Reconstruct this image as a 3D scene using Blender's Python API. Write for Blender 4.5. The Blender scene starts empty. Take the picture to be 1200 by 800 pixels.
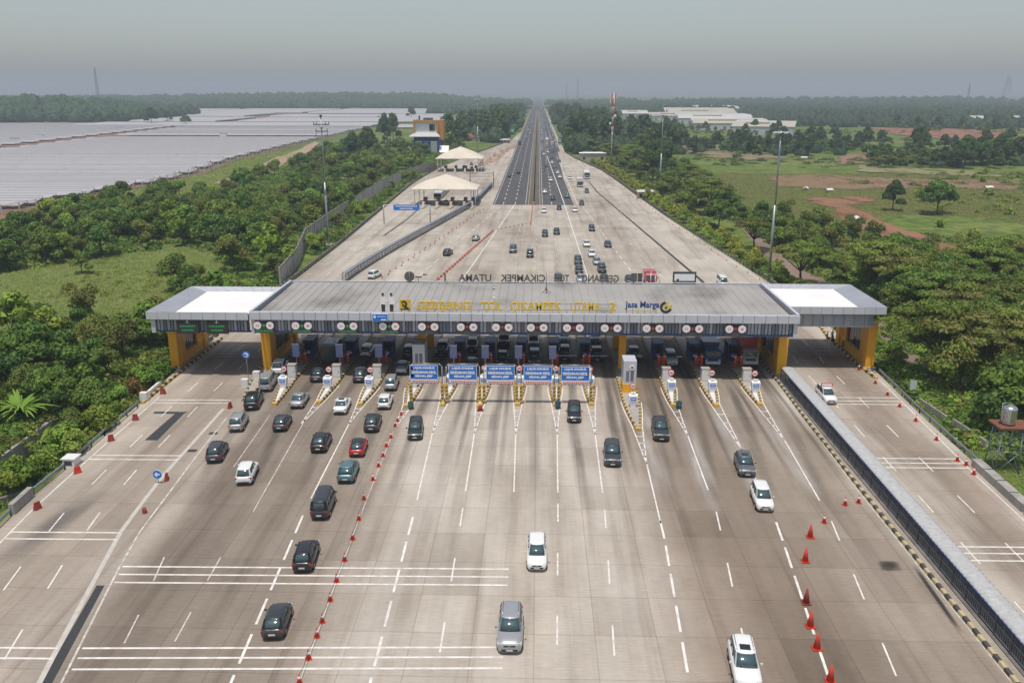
import bpy, bmesh, math, random
import numpy as np
from mathutils import Vector, Matrix
C = bpy.data.collections.new("Scene"); bpy.context.scene.collection.children.link(C)
sc = bpy.context.scene
R = math.radians
PI = math.pi

# ------------------------------------------------------------------ camera, world, sun, exposure
PITCH = math.atan(.292); CH = 38.0
YAW = math.atan(31*math.cos(PITCH)/1000)
cam = bpy.data.cameras.new("camera"); camo = bpy.data.objects.new("camera", cam); C.objects.link(camo)
cam.sensor_fit = 'HORIZONTAL'; cam.sensor_width = 36; cam.lens = 30.0
cam.clip_start = 1; cam.clip_end = 30000
camo.location = (0, 0, CH); camo.rotation_euler = (PI/2-PITCH, 0, YAW)
sc.camera = camo
sun_dir = Vector((-0.07, -0.25, 1.0)).normalized()
el = math.asin(sun_dir.z); az = math.atan2(sun_dir.x, sun_dir.y)
w = bpy.data.worlds.new("World"); sc.world = w; w.use_nodes = True
nt = w.node_tree; nt.nodes.clear()
sky = nt.nodes.new('ShaderNodeTexSky'); sky.sky_type = 'NISHITA'; sky.sun_disc = False
sky.sun_elevation = el; sky.sun_rotation = az; sky.air_density = 1.2; sky.dust_density = 1.6; sky.ozone_density = 3.0
hs = nt.nodes.new('ShaderNodeHueSaturation'); hs.inputs['Saturation'].default_value = 0.6
bg = nt.nodes.new('ShaderNodeBackground'); bg.inputs['Strength'].default_value = 0.10
wo = nt.nodes.new('ShaderNodeOutputWorld')
nt.links.new(sky.outputs[0], hs.inputs['Color']); nt.links.new(hs.outputs[0], bg.inputs[0]); nt.links.new(bg.outputs[0], wo.inputs[0])
sl = bpy.data.lights.new("sun", 'SUN'); sl.energy = 2.95; sl.angle = R(1.2); sl.color = (1, .93, .84)
so = bpy.data.objects.new("sun", sl); C.objects.link(so)
so.rotation_euler = sun_dir.to_track_quat('Z', 'Y').to_euler()
sc.view_settings.view_transform = 'Standard'; sc.view_settings.look = 'None'
sc.view_settings.exposure = 0.26; sc.view_settings.gamma = 1; sc.view_settings.use_curve_mapping = False
sc.cycles.use_denoising = True; sc.cycles.max_bounces = 6; sc.cycles.transparent_max_bounces = 12
sc.cycles.volume_bounces = 0; sc.cycles.caustics_reflective = False; sc.cycles.caustics_refractive = False

HAZE = 0.00028

# ------------------------------------------------------------------ helpers
def G(x, y, z=0.0):
    """survey helper: the world point at height z seen at photo pixel (x, y) of 1200x800"""
    u = (x-600)/1000; v = (y-400)/1000
    dx = u; dy = math.cos(PITCH)-v*math.sin(PITCH); dz = -math.sin(PITCH)-v*math.cos(PITCH)
    c, s = math.cos(YAW), math.sin(YAW); t = (z-CH)/dz
    return ((c*dx-s*dy)*t, (s*dx+c*dy)*t)

def mat(name, c1, c2=None, scale=1.0, rough=.7, metal=0.0, bump=0.0, stretch=(1, 1, 1), coat=0.0, detail=4, c3=None, spec=.5, obj_rand=0.0, trans=0.0, contrast=.25):
    m = bpy.data.materials.new(name); m.use_nodes = True; n = m.node_tree; b = n.nodes['Principled BSDF']
    b.inputs['Base Color'].default_value = (*c1, 1); b.inputs['Roughness'].default_value = rough
    b.inputs['Metallic'].default_value = metal; b.inputs['Coat Weight'].default_value = coat
    b.inputs['Specular IOR Level'].default_value = spec
    if c2 is not None:
        tc = n.nodes.new('ShaderNodeTexCoord'); mp = n.nodes.new('ShaderNodeMapping'); nz = n.nodes.new('ShaderNodeTexNoise')
        mp.inputs['Scale'].default_value = stretch; nz.inputs['Scale'].default_value = scale; nz.inputs['Detail'].default_value = detail
        rp = n.nodes.new('ShaderNodeValToRGB')
        rp.color_ramp.elements[0].position = .5-contrast; rp.color_ramp.elements[1].position = .5+contrast
        rp.color_ramp.elements[0].color = (*c1, 1); rp.color_ramp.elements[1].color = (*c2, 1)
        if c3 is not None:
            e = rp.color_ramp.elements.new(.5); e.color = (*c3, 1)
        n.links.new(tc.outputs['Object'], mp.inputs[0]); n.links.new(mp.outputs[0], nz.inputs['Vector']); n.links.new(nz.outputs['Fac'], rp.inputs[0])
        src = rp.outputs[0]
        if obj_rand > 0:
            oi = n.nodes.new('ShaderNodeObjectInfo'); mr = n.nodes.new('ShaderNodeMapRange')
            mr.inputs['To Min'].default_value = 1-obj_rand; mr.inputs['To Max'].default_value = 1+obj_rand
            h = n.nodes.new('ShaderNodeHueSaturation'); n.links.new(oi.outputs['Random'], mr.inputs[0]); n.links.new(mr.outputs[0], h.inputs['Value'])
            mh = n.nodes.new('ShaderNodeMath'); mh.operation = 'MULTIPLY'; mh.inputs[1].default_value = 7.31
            mf = n.nodes.new('ShaderNodeMath'); mf.operation = 'FRACT'
            mr2 = n.nodes.new('ShaderNodeMapRange'); mr2.inputs['To Min'].default_value = .475; mr2.inputs['To Max'].default_value = .52
            n.links.new(oi.outputs['Random'], mh.inputs[0]); n.links.new(mh.outputs[0], mf.inputs[0]); n.links.new(mf.outputs[0], mr2.inputs[0]); n.links.new(mr2.outputs[0], h.inputs['Hue'])
            n.links.new(src, h.inputs['Color']); src = h.outputs[0]
        n.links.new(src, b.inputs['Base Color'])
        if bump > 0:
            bp = n.nodes.new('ShaderNodeBump'); bp.inputs['Strength'].default_value = bump; bp.inputs['Distance'].default_value = .05
            n.links.new(nz.outputs['Fac'], bp.inputs['Height']); n.links.new(bp.outputs[0], b.inputs['Normal'])
        if trans > 0:
            td = n.nodes.new('ShaderNodeBsdfTranslucent'); mx = n.nodes.new('ShaderNodeMixShader'); mx.inputs[0].default_value = trans
            n.links.new(src, td.inputs[0]); n.links.new(b.outputs[0], mx.inputs[1]); n.links.new(td.outputs[0], mx.inputs[2])
            n.links.new(mx.outputs[0], n.nodes['Material Output'].inputs[0])
    return m

class MB:
    """collects faces of several materials into one mesh object"""
    def __init__(s): s.v = []; s.f = []; s.m = []; s.mats = []; s.sm = []
    def mi(s, m):
        if m not in s.mats: s.mats.append(m)
        return s.mats.index(m)
    def face(s, pts, m, smooth=False):
        k = len(s.v); s.v += [tuple(p) for p in pts]; s.f.append(tuple(range(k, k+len(pts)))); s.m.append(s.mi(m)); s.sm.append(smooth)
    def box(s, x0, x1, y0, y1, z0, z1, m, top=None):
        k = len(s.v); s.v += [(x0, y0, z0), (x1, y0, z0), (x1, y1, z0), (x0, y1, z0), (x0, y0, z1), (x1, y0, z1), (x1, y1, z1), (x0, y1, z1)]
        mi = s.mi(m); mt = s.mi(top) if top else mi
        for f, q in (((0, 3, 2, 1), mi), ((4, 5, 6, 7), mt), ((0, 1, 5, 4), mi), ((1, 2, 6, 5), mi), ((2, 3, 7, 6), mi), ((3, 0, 4, 7), mi)):
            s.f.append(tuple(k+i for i in f)); s.m.append(q); s.sm.append(False)
    def loft(s, rings, m, smooth=True, caps=True, closed=True):
        k = len(s.v); n = len(rings[0]); mi = s.mi(m)
        for r in rings: s.v += [tuple(p) for p in r]
        for i in range(len(rings)-1):
            for j in range(n if closed else n-1):
                a = k+i*n+j; b = k+i*n+(j+1) % n
                s.f.append((a, b, b+n, a+n)); s.m.append(mi); s.sm.append(smooth)
        if caps:
            s.f.append(tuple(k+j for j in reversed(range(n)))); s.m.append(mi); s.sm.append(False)
            e = k+(len(rings)-1)*n; s.f.append(tuple(e+j for j in range(n))); s.m.append(mi); s.sm.append(False)
    def tube(s, p0, p1, r0, m, r1=None, n=8, caps=True):
        p0 = Vector(p0); p1 = Vector(p1); d = (p1-p0)
        if d.length < 1e-6: return
        q = d.to_track_quat('Z', 'Y'); r1 = r0 if r1 is None else r1
        ring = lambda p, r: [p+q @ Vector((r*math.cos(2*PI*i/n), r*math.sin(2*PI*i/n), 0)) for i in range(n)]
        s.loft([ring(p0, r0), ring(p1, r1)], m, caps=caps)
    def disc(s, c, r, nrm, m, th=.04, n=20):
        c = Vector(c); d = Vector(nrm).normalized(); s.tube(c-d*th/2, c+d*th/2, r, m, n=n)
    def poly(s, pts, z0, z1, m, top=None):
        n = len(pts); mi = s.mi(m); mt = s.mi(top) if top else mi; k = len(s.v)
        s.v += [(p[0], p[1], z0) for p in pts]+[(p[0], p[1], z1) for p in pts]
        s.f.append(tuple(k+i for i in reversed(range(n)))); s.m.append(mi); s.sm.append(False)
        s.f.append(tuple(k+n+i for i in range(n))); s.m.append(mt); s.sm.append(False)
        for i in range(n):
            j = (i+1) % n; s.f.append((k+i, k+j, k+n+j, k+n+i)); s.m.append(mi); s.sm.append(False)
    def mesh(s, name):
        me = bpy.data.meshes.new(name); me.from_pydata(s.v, [], s.f)
        for m in s.mats: me.materials.append(m)
        me.polygons.foreach_set('material_index', s.m); me.polygons.foreach_set('use_smooth', s.sm); me.update()
        return me
    def build(s, name, parent=None, loc=(0, 0, 0), rz=0):
        o = bpy.data.objects.new(name, s.mesh(name)); C.objects.link(o); o.location = loc; o.rotation_euler.z = rz
        if parent: o.parent = parent
        return o

def tag(o, label=None, cat=None, group=None, kind=None):
    if label: o['label'] = label
    if cat: o['category'] = cat
    if group: o['group'] = group
    if kind: o['kind'] = kind
    return o
def thing(name, label, cat, loc=(0, 0, 0), rz=0, group=None):
    o = bpy.data.objects.new(name, None); C.objects.link(o); o.location = loc; o.rotation_euler.z = rz; o.empty_display_size = .3
    return tag(o, label, cat, group)
def dup(o, loc, rz=None, label=None, group=None, scale=None):
    def cp(x, par):
        c = x.copy(); C.objects.link(c); c.parent = par
        for ch in x.children: cp(ch, c)
        return c
    kids = list(o.children); c = o.copy(); C.objects.link(c)
    for k in kids: cp(k, c)
    c.location = loc
    if rz is not None: c.rotation_euler.z = rz
    if label: c['label'] = label
    if group: c['group'] = group
    if scale is not None: c.scale = scale if isinstance(scale, tuple) else (scale,)*3
    return c
def text_into(mb, s, size_w, size_h, origin, mtl, right=(1, 0, 0), up=(0, 0, 1), depth=.06, bold=.022):
    """raised lettering, fitted into size_w x size_h with its lower left corner at origin"""
    cu = bpy.data.curves.new("lettering", 'FONT'); cu.body = s; cu.size = 1; cu.extrude = .5; cu.resolution_u = 3; cu.offset = bold
    ob = bpy.data.objects.new("lettering", cu); C.objects.link(ob)
    dg = bpy.context.evaluated_depsgraph_get(); me = bpy.data.meshes.new_from_object(ob.evaluated_get(dg))
    xs = [v.co.x for v in me.vertices]; ys = [v.co.y for v in me.vertices]
    x0, x1, y0, y1 = min(xs), max(xs), min(ys), max(ys)
    rt = Vector(right); upv = Vector(up); nn = rt.cross(upv); o = Vector(origin); k = len(mb.v)
    for v in me.vertices:
        mb.v.append(tuple(o+rt*((v.co.x-x0)/(x1-x0)*size_w)+upv*((v.co.y-y0)/(y1-y0)*size_h)+nn*(v.co.z*depth)))
    mi = mb.mi(mtl)
    for p in me.polygons: mb.f.append(tuple(k+i for i in p.vertices)); mb.m.append(mi); mb.sm.append(False)
    bpy.data.objects.remove(ob); bpy.data.meshes.remove(me); bpy.data.curves.remove(cu)

# ------------------------------------------------------------------ materials
M = {}
M['kerb_grey'] = mat('kerb_grey', (.52, .49, .44), (.40, .37, .33), 1.5, .85)
M['white'] = mat('white_paint', (.72, .72, .70), (.62, .62, .60), 3, .5)
M['marking'] = mat('marking_paint', (.80, .78, .74), (.52, .48, .44), 1.3, .7, contrast=.2, detail=10)
M['marking_worn'] = mat('worn_marking', (.62, .58, .53), (.38, .34, .30), 1.8, .8, contrast=.12)
M['black'] = mat('black_paint', (.02, .02, .022), (.045, .04, .04), 4, .6)
M['kerb_yellow'] = mat('kerb_yellow', (.62, .40, .06), (.48, .33, .10), 3, .7)
M['kerb_pale'] = mat('kerb_pale', (.50, .42, .24), (.38, .31, .18), 3, .8)
M['kerb_black'] = mat('kerb_black', (.035, .033, .03), (.09, .08, .07), 3, .8)
M['kconc'] = mat('island_concrete', (.42, .38, .34), (.30, .27, .24), 1.5, .85)
M['conc'] = mat('wall_concrete', (.40, .38, .35), (.22, .21, .19), .8, .9, stretch=(1, 1, .3), bump=.3)
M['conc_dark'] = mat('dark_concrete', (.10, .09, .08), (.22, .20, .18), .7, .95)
M['roof_metal'] = mat('roof_metal', (.345, .33, .31), (.18, .165, .148), .16, .6, metal=.0, stretch=(1.2, .8, 1), detail=10, contrast=.22, c3=(.30, .288, .27))
M['fascia'] = mat('fascia_panel', (.58, .60, .64), (.50, .52, .56), .5, .4, metal=.1)
M['parapet'] = mat('parapet_shaded', (.36, .38, .42), (.30, .31, .35), .5, .5, metal=.2)  # darker than the fascia: shade on the slopes put into the colour
M['fascia_gap'] = mat('fascia_joint', (.16, .165, .18))
M['steel'] = mat('galvanised_steel', (.36, .38, .40), (.26, .28, .30), 2, .4, metal=.6)
M['walk_roof'] = mat('walkway_roof', (.46, .46, .46), (.34, .34, .34), 2, .5)
M['steel_dark'] = mat('dark_steel', (.06, .065, .075), (.10, .10, .11), 2, .5, metal=.3)
M['navy'] = mat('navy_paint', (.02, .045, .13), (.03, .055, .15), 2, .5)
M['louvre'] = mat('louvre_grey', (.22, .24, .29), (.12, .13, .16), 1.5, .45, metal=.3, stretch=(1, 1, .1))
M['louvre_hi'] = mat('louvre_pale', (.45, .47, .53), (.28, .30, .35), 1.2, .4, metal=.3, stretch=(1, 1, .1))
M['membrane'] = mat('roof_membrane', (.80, .78, .77), (.70, .67, .66), .25, .6)
M['yellow'] = mat('column_yellow', (.88, .44, .015), (.78, .37, .015), 1.2, .5)
M['letter_yellow'] = mat('letter_yellow', (.75, .50, .03), (.62, .42, .03), 2, .5)
M['letter_unlit'] = mat('letter_unlit_back', (.12, .11, .10), (.08, .075, .07), 2, .6)  # dark grey paints the unlit side of letters and emblems seen from behind
M['letter_blue'] = mat('letter_blue', (.02, .07, .20), rough=.5)
M['sign_blue'] = mat('sign_blue', (.008, .19, .68), (.01, .17, .60), 3, .4)
M['sign_white'] = mat('sign_white', (.80, .80, .80), rough=.4)
M['sign_red'] = mat('sign_red', (.60, .04, .03), rough=.4)
M['sign_green'] = mat('sign_green', (.01, .50, .25), rough=.4)
M['label_lilac'] = mat('panel_lilac', (.30, .34, .62), (.24, .28, .52), 3, .4)
M['guard'] = mat('guard_orange', (.72, .10, .03), (.60, .08, .025), 2, .5)
M['cone'] = mat('cone_red', (.60, .045, .02), (.48, .04, .02), 3, .55)
M['faded'] = mat('faded_orange', (.55, .13, .075), (.45, .12, .08), 3, .7)
M['cone_old'] = mat('cone_maroon', (.28, .035, .02), (.20, .03, .02), 3, .7)
M['booth'] = mat('booth_blue', (.012, .05, .25), (.018, .06, .28), 2, .4)
M['glass'] = mat('tinted_glass', (.012, .016, .02), rough=.08, spec=.8)
M['wind'] = mat('windscreen_glass', (.03, .065, .075), rough=.05, spec=1.0)
M['tyre'] = mat('tyre_rubber', (.015, .015, .016), rough=.85)
M['rim'] = mat('alloy_rim', (.35, .35, .36), rough=.3, metal=.8)
M['trim'] = mat('black_trim', (.02, .02, .022), rough=.5)
M['lamp'] = mat('headlight_lens', (.65, .68, .70), rough=.1, spec=1)
M['tail'] = mat('tail_lens', (.35, .01, .01), rough=.15, spec=.8)
M['plate'] = mat('number_plate', (.55, .55, .55), rough=.5)
M['bark'] = mat('tree_bark', (.10, .075, .055), (.05, .04, .03), 4, .95, stretch=(1, 1, .3))
M['bark_pale'] = mat('pale_bark', (.20, .17, .14), (.12, .10, .08), 4, .95, stretch=(1, 1, .3))
def leafm(n, a, b, **k): return mat(n, a, b, .35, .65, obj_rand=.22, trans=.25, detail=3, spec=.25, **k)
M['leaf_mid'] = leafm('leaf_mid', (0.095, 0.171, 0.023), (0.187, 0.281, 0.04))
M['leaf_dark'] = leafm('leaf_dark', (0.049, 0.101, 0.023), (0.098, 0.168, 0.034))
M['leaf_light'] = leafm('leaf_light', (0.173, 0.29, 0.034), (0.28, 0.385, 0.057))
M['leaf_yellow'] = leafm('leaf_yellow', (0.26, 0.297, 0.043), (0.412, 0.4, 0.08))
M['leaf_olive'] = leafm('leaf_olive', (0.147, 0.171, 0.04), (0.243, 0.232, 0.063))
M['leaf_rust'] = leafm('leaf_rust', (0.242, 0.104, 0.021), (0.299, 0.16, 0.034))
M['leaf_blue'] = leafm('leaf_bluegreen', (0.038, 0.082, 0.03), (0.065, 0.121, 0.04))
M['grass_m'] = leafm('grass_blades', (.11, .17, .03), (.18, .23, .055))
M['grass_bright'] = leafm('bright_grass', (.19, .27, .045), (.27, .31, .075))
M['grass_dry'] = leafm('dry_grass', (.20, .19, .08), (.26, .22, .11))
M['soil'] = mat('bare_soil', (.19, .095, .055), (.13, .10, .05), .03, .95, bump=.3, detail=10, c3=(.24, .14, .085))
M['red_soil'] = mat('red_soil', (.22, .085, .045), (.27, .13, .08), .04, .95, bump=.3, detail=10)
M['sand'] = mat('sandy_track', (.38, .27, .19), (.28, .20, .14), .1, .95, detail=8)
M['dirt'] = mat('dirt_track', (.24, .17, .13), (.16, .12, .09), .15, .95, detail=8)
M['panel'] = mat('solar_sky_sheen', (.39, .37, .365), (.46, .435, .425), .02, .28, spec=.9, stretch=(1, 1, 1), detail=3)  # pale grey base paints in the sky reflected by dark panels
M['rust'] = mat('rusty_plate', (.20, .07, .035), (.14, .06, .035), 2, .8)
M['tank'] = mat('steel_tank', (.62, .62, .62), (.5, .5, .5), 3, .25, metal=.9)
M['skin'] = mat('skin', (.30, .16, .10), rough=.6)
M['hair'] = mat('hair', (.012, .01, .009), rough=.6)
M['orange_wall'] = mat('orange_wall', (.55, .26, .04), (.46, .22, .04), .5, .6)
M['blue_wall'] = mat('blue_wall', (.02, .08, .40), (.03, .09, .44), .5, .6)
M['tent'] = mat('tent_membrane', (.58, .51, .41), (.66, .60, .50), .3, .7)
M['tile'] = mat('roof_tile', (.26, .08, .045), (.20, .07, .045), 1, .8)
M['shed'] = mat('shed_roof', (.55, .56, .56), (.44, .43, .40), .04, .6)
M['shed_cream'] = mat('shed_cream', (.46, .43, .35), (.36, .34, .28), .05, .7)
M['shed_wall'] = mat('shed_wall', (.42, .38, .30), (.34, .31, .25), .05, .7)

def emis(name, c, s):
    m = bpy.data.materials.new(name); m.use_nodes = True; b = m.node_tree.nodes['Principled BSDF']
    b.inputs['Base Color'].default_value = (*[x*.3 for x in c], 1); b.inputs['Emission Color'].default_value = (*c, 1); b.inputs['Emission Strength'].default_value = s
    return m
M['led_green'] = emis('green_led', (.02, .45, .12), .28); M['led_red'] = emis('red_led', (.9, .04, .03), .5)

def concrete_mat():
    m = bpy.data.materials.new('road_concrete'); m.use_nodes = True; n = m.node_tree; b = n.nodes['Principled BSDF']
    N = n.nodes.new; L = n.links.new
    geo = N('ShaderNodeNewGeometry'); sep = N('ShaderNodeSeparateXYZ'); L(geo.outputs['Position'], sep.inputs[0])
    def noise(scale, st, detail=6, rough=.55):
        mp = N('ShaderNodeMapping'); mp.inputs['Scale'].default_value = st; nz = N('ShaderNodeTexNoise')
        nz.inputs['Scale'].default_value = scale; nz.inputs['Detail'].default_value = detail; nz.inputs['Roughness'].default_value = rough
        L(geo.outputs['Position'], mp.inputs[0]); L(mp.outputs[0], nz.inputs['Vector']); return nz.outputs['Fac']
    def mth(op, a, b_=None):
        x = N('ShaderNodeMath'); x.operation = op
        for i, q in ((0, a), (1, b_)):
            if q is None: continue
            if isinstance(q, (int, float)): x.inputs[i].default_value = q
            else: L(q, x.inputs[i])
        return x.outputs[0]
    def ramp(fac, *els):
        r = N('ShaderNodeValToRGB'); r.color_ramp.elements[0].position = els[0][0]; r.color_ramp.elements[0].color = (*els[0][1], 1)
        r.color_ramp.elements[1].position = els[-1][0]; r.color_ramp.elements[1].color = (*els[-1][1], 1)
        for p_, c_ in els[1:-1]:
            e = r.color_ramp.elements.new(p_); e.color = (*c_, 1)
        L(fac, r.inputs[0]); return r.outputs[0]
    def mul(a, b_, f=1.0):
        x = N('ShaderNodeMix'); x.data_type = 'RGBA'; x.blend_type = 'MULTIPLY'; x.inputs[0].default_value = f
        L(a, x.inputs[6]); L(b_, x.inputs[7]); return x.outputs[2]
    # how worn the paving is, slab field by slab field across the plaza
    wob = noise(.05, (1, .6, 1), 4)
    xx = mth('ADD', sep.outputs['X'], mth('MULTIPLY', mth('SUBTRACT', wob, .5), 11.0))
    fx = mth('DIVIDE', mth('ADD', xx, 60.0), 120.0)
    br2 = (.20, .166, .135); lt = (.43, .385, .335); vl = (.46, .415, .36)
    base = ramp(fx, (.09, (.42, .37, .315)), (.135, (.30, .255, .21)), (.175, (.31, .262, .215)), (.20, (.36, .31, .265)), (.235, br2), (.30, (.235, .196, .16)), (.35, (.26, .218, .178)), (.39, lt), (.50, (.43, .385, .33)), (.56, lt), (.60, (.29, .24, .195)), (.64, (.195, .155, .12)), (.68, (.22, .178, .14)), (.72, (.285, .24, .195)), (.76, (.265, .22, .178)), (.785, (.43, .39, .335)), (.82, (.40, .355, .305)), (.84, (.26, .21, .17)), (.862, (.30, .25, .205)), (.885, vl))
    far = N('ShaderNodeMapRange'); L(sep.outputs['Y'], far.inputs[0]); far.inputs[1].default_value = 130; far.inputs[2].default_value = 165
    mx = N('ShaderNodeMix'); mx.data_type = 'RGBA'; L(far.outputs[0], mx.inputs[0]); L(base, mx.inputs[6])
    fb = ramp(noise(.035, (1, .35, 1), 5), (.3, (.27, .225, .185)), (.5, (.40, .36, .31)), (.65, (.46, .42, .365)))
    L(fb, mx.inputs[7]); col = mx.outputs[2]
    col = mul(col, ramp(noise(.55, (1, .035, 1), 6, .6), (.3, (.74, .71, .68)), (.48, (1, 1, 1)), (.7, (1.12, 1.12, 1.12))))
    col = mul(col, ramp(noise(.12, (1, .6, 1), 8, .62), (.3, (.80, .78, .76)), (.55, (1, 1, 1)), (.8, (1.1, 1.1, 1.1))))
    col = mul(col, ramp(noise(3.0, (.25, 2.2, 1), 5, .7), (.3, (.86, .86, .85)), (.7, (1.10, 1.10, 1.10))))
    col = mul(col, ramp(noise(9.0, (1, 1, 1), 4, .7), (.35, (.93, .93, .93)), (.7, (1.05, 1.05, 1.05))))
    # slabs
    ix = mth('FLOOR', mth('DIVIDE', sep.outputs['X'], 4.45)); iy = mth('FLOOR', mth('DIVIDE', sep.outputs['Y'], 4.9))
    cb = N('ShaderNodeCombineXYZ'); L(ix, cb.inputs[0]); L(iy, cb.inputs[1]); wn = N('ShaderNodeTexWhiteNoise'); wn.noise_dimensions = '3D'; L(cb.outputs[0], wn.inputs[0])
    col = mul(col, ramp(wn.outputs['Value'], (0, (.86, .85, .835)), (.12, (.95, .945, .94)), (1, (1.07, 1.07, 1.07))))
    for s, d, wd in ((sep.outputs['X'], 4.45, .010), (sep.outputs['Y'], 4.9, .009)):
        f = mth('FRACT', mth('DIVIDE', s, d)); lt_ = mth('LESS_THAN', mth('MINIMUM', f, mth('SUBTRACT', 1.0, f)), wd)
        col = mul(col, ramp(lt_, (0, (1, 1, 1)), (1, (.80, .78, .76))))
    L(col, b.inputs['Base Color']); b.inputs['Roughness'].default_value = .85; b.inputs['Specular IOR Level'].default_value = .25
    return m
M['road'] = concrete_mat()
M['asphalt'] = mat('asphalt', (.050, .050, .052), (.078, .073, .070), .5, .8, stretch=(1, .04, 1), detail=6)
M['patch'] = mat('asphalt_patch', (.028, .03, .032), (.04, .04, .042), 1, .8)
M['median'] = mat('median_fill', (.13, .11, .085), (.085, .08, .06), .3, .95, stretch=(1, .1, 1))

def stain_mat(name, col, lo, hi, sc_=(1.2, .12, 1), amax=1.0):
    m = bpy.data.materials.new(name); m.use_nodes = True; n = m.node_tree; b = n.nodes['Principled BSDF']
    b.inputs['Base Color'].default_value = (*col, 1); b.inputs['Roughness'].default_value = .8
    tc = n.nodes.new('ShaderNodeTexCoord'); mp = n.nodes.new('ShaderNodeMapping'); mp.inputs['Scale'].default_value = sc_
    nz = n.nodes.new('ShaderNodeTexNoise'); nz.inputs['Scale'].default_value = .8; nz.inputs['Detail'].default_value = 6
    at = n.nodes.new('ShaderNodeAttribute'); at.attribute_name = 'worn'
    mu = n.nodes.new('ShaderNodeMath'); mu.operation = 'MULTIPLY'
    mr = n.nodes.new('ShaderNodeMapRange'); mr.inputs[1].default_value = lo; mr.inputs[2].default_value = hi
    n.links.new(tc.outputs['Object'], mp.inputs[0]); n.links.new(mp.outputs[0], nz.inputs['Vector']); mr.inputs['To Max'].default_value = amax
    n.links.new(nz.outputs['Fac'], mr.inputs[0])
    n.links.new(mr.outputs[0], mu.inputs[0]); n.links.new(at.outputs['Fac'], mu.inputs[1])
    tr = n.nodes.new('ShaderNodeBsdfTransparent'); mx = n.nodes.new('ShaderNodeMixShader')
    n.links.new(mu.outputs[0], mx.inputs[0]); n.links.new(tr.outputs[0], mx.inputs[1]); n.links.new(b.outputs[0], mx.inputs[2])
    n.links.new(mx.outputs[0], n.nodes['Material Output'].inputs[0])
    return m
M['stain'] = stain_mat('tyre_film', (.06, .052, .045), .25, .8, (.7, .07, 1), .75); M['dust'] = stain_mat('pale_dust', (.60, .56, .52), .3, .8)
M['oil'] = stain_mat('oil_spill', (.03, .028, .026), .2, .5, (.6, .6, 1))

# ------------------------------------------------------------------ terrain
def lerp(a, b, t): return a+(b-a)*t
def smooth(t): t = max(0, min(1, t)); return t*t*(3-2*t)
def pave_left(y):
    P_ = [(-60, -41), (40, -46), (68, -49.0), (100, -50.3), (130, -52.4), (175, -51.0), (215, -51), (373, -54), (462, -51), (561, -40), (712, -22), (900, -16.5), (20000, -16.5)]
    for (a, xa), (b, xb) in zip(P_, P_[1:]):
        if y <= b: return lerp(xa, xb, (y-a)/(b-a))
    return -16.5
def pave_right(y):
    P_ = [(-60, 45.6), (84, 46.9), (118, 48.2), (145, 50.0), (177, 48.2), (271, 41), (343, 37.2), (400, 34.5), (440, 32), (480, 27), (524, 21.5), (563, 18.6), (714, 17.2), (1104, 17.2), (1865, 17.5), (20000, 17.5)]
    for (a, xa), (b, xb) in zip(P_, P_[1:]):
        if y <= b: return lerp(xa, xb, (y-a)/(b-a))
    return 17.5
def hgt(x, y):
    z = -.35
    if -70 < x < pave_left(y)-.5 and y < 128:      # drain beside the slip road
        if x > -58.4: z = lerp(-.35, -2.3, smooth((pave_left(y)-.9-x)/5.0))
        else: z = -.05
        z = lerp(z, -.35, smooth((y-96)/10)) if x < -50 else z
    if x > 60: z += 1.2*math.sin(x*.013+1)*math.sin(y*.011)*smooth((x-60)/150)
    if x < -60 and y < 520: z += 1.0*smooth((-60-x)/60)*math.sin(x*.05)*math.cos(y*.03)
    d = y
    # distant rises of the land
    if y > 1050 and x < -500: z += 14*smooth((-x-560)/200)*smooth((y-1100)/250)*(1-smooth((y-1350)/200))*(.8+.2*math.sin(x*.006))
    if y > 2000: z += (20 if x < 0 else 12)*smooth((y-2000)/800)*smooth((abs(x)-60)/300)*(.75+.25*math.sin(x*.0035+.6)*math.cos(y*.001))
    return z
xs = [-9000, -7000, -5500, -4400, -3600, -3000]+list(range(-2500, -600, 100))+list(range(-600, -180, 30))+list(range(-180, -66, 6))+[-64, -62, -60, -58.6, -58.3, -57, -56, -55, -54, -53, -52, -51, -50, -49, -47, -40, -20, 0, 20, 40, 50, 56]+list(range(64, 200, 8))+list(range(200, 600, 25))+list(range(600, 2500, 100))+[2500, 3000, 3600, 4400, 5500, 7000, 9000]
ys = [-390, -200, -60]+list(range(-20, 140, 5))+list(range(140, 600, 12))+list(range(600, 1400, 40))+list(range(1400, 3200, 120))+[3400, 3800, 4400, 5200, 6400, 8000, 9400]
tm = bpy.data.meshes.new('terrain')
vv = [(x, y, hgt(x, y)) for y in ys for x in xs]; nx = len(xs)
ff = [(j*nx+i, j*nx+i+1, (j+1)*nx+i+1, (j+1)*nx+i) for j in range(len(ys)-1) for i in range(nx-1)]
tm.from_pydata(vv, [], ff); tm.polygons.foreach_set('use_smooth', [True]*len(ff))
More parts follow.
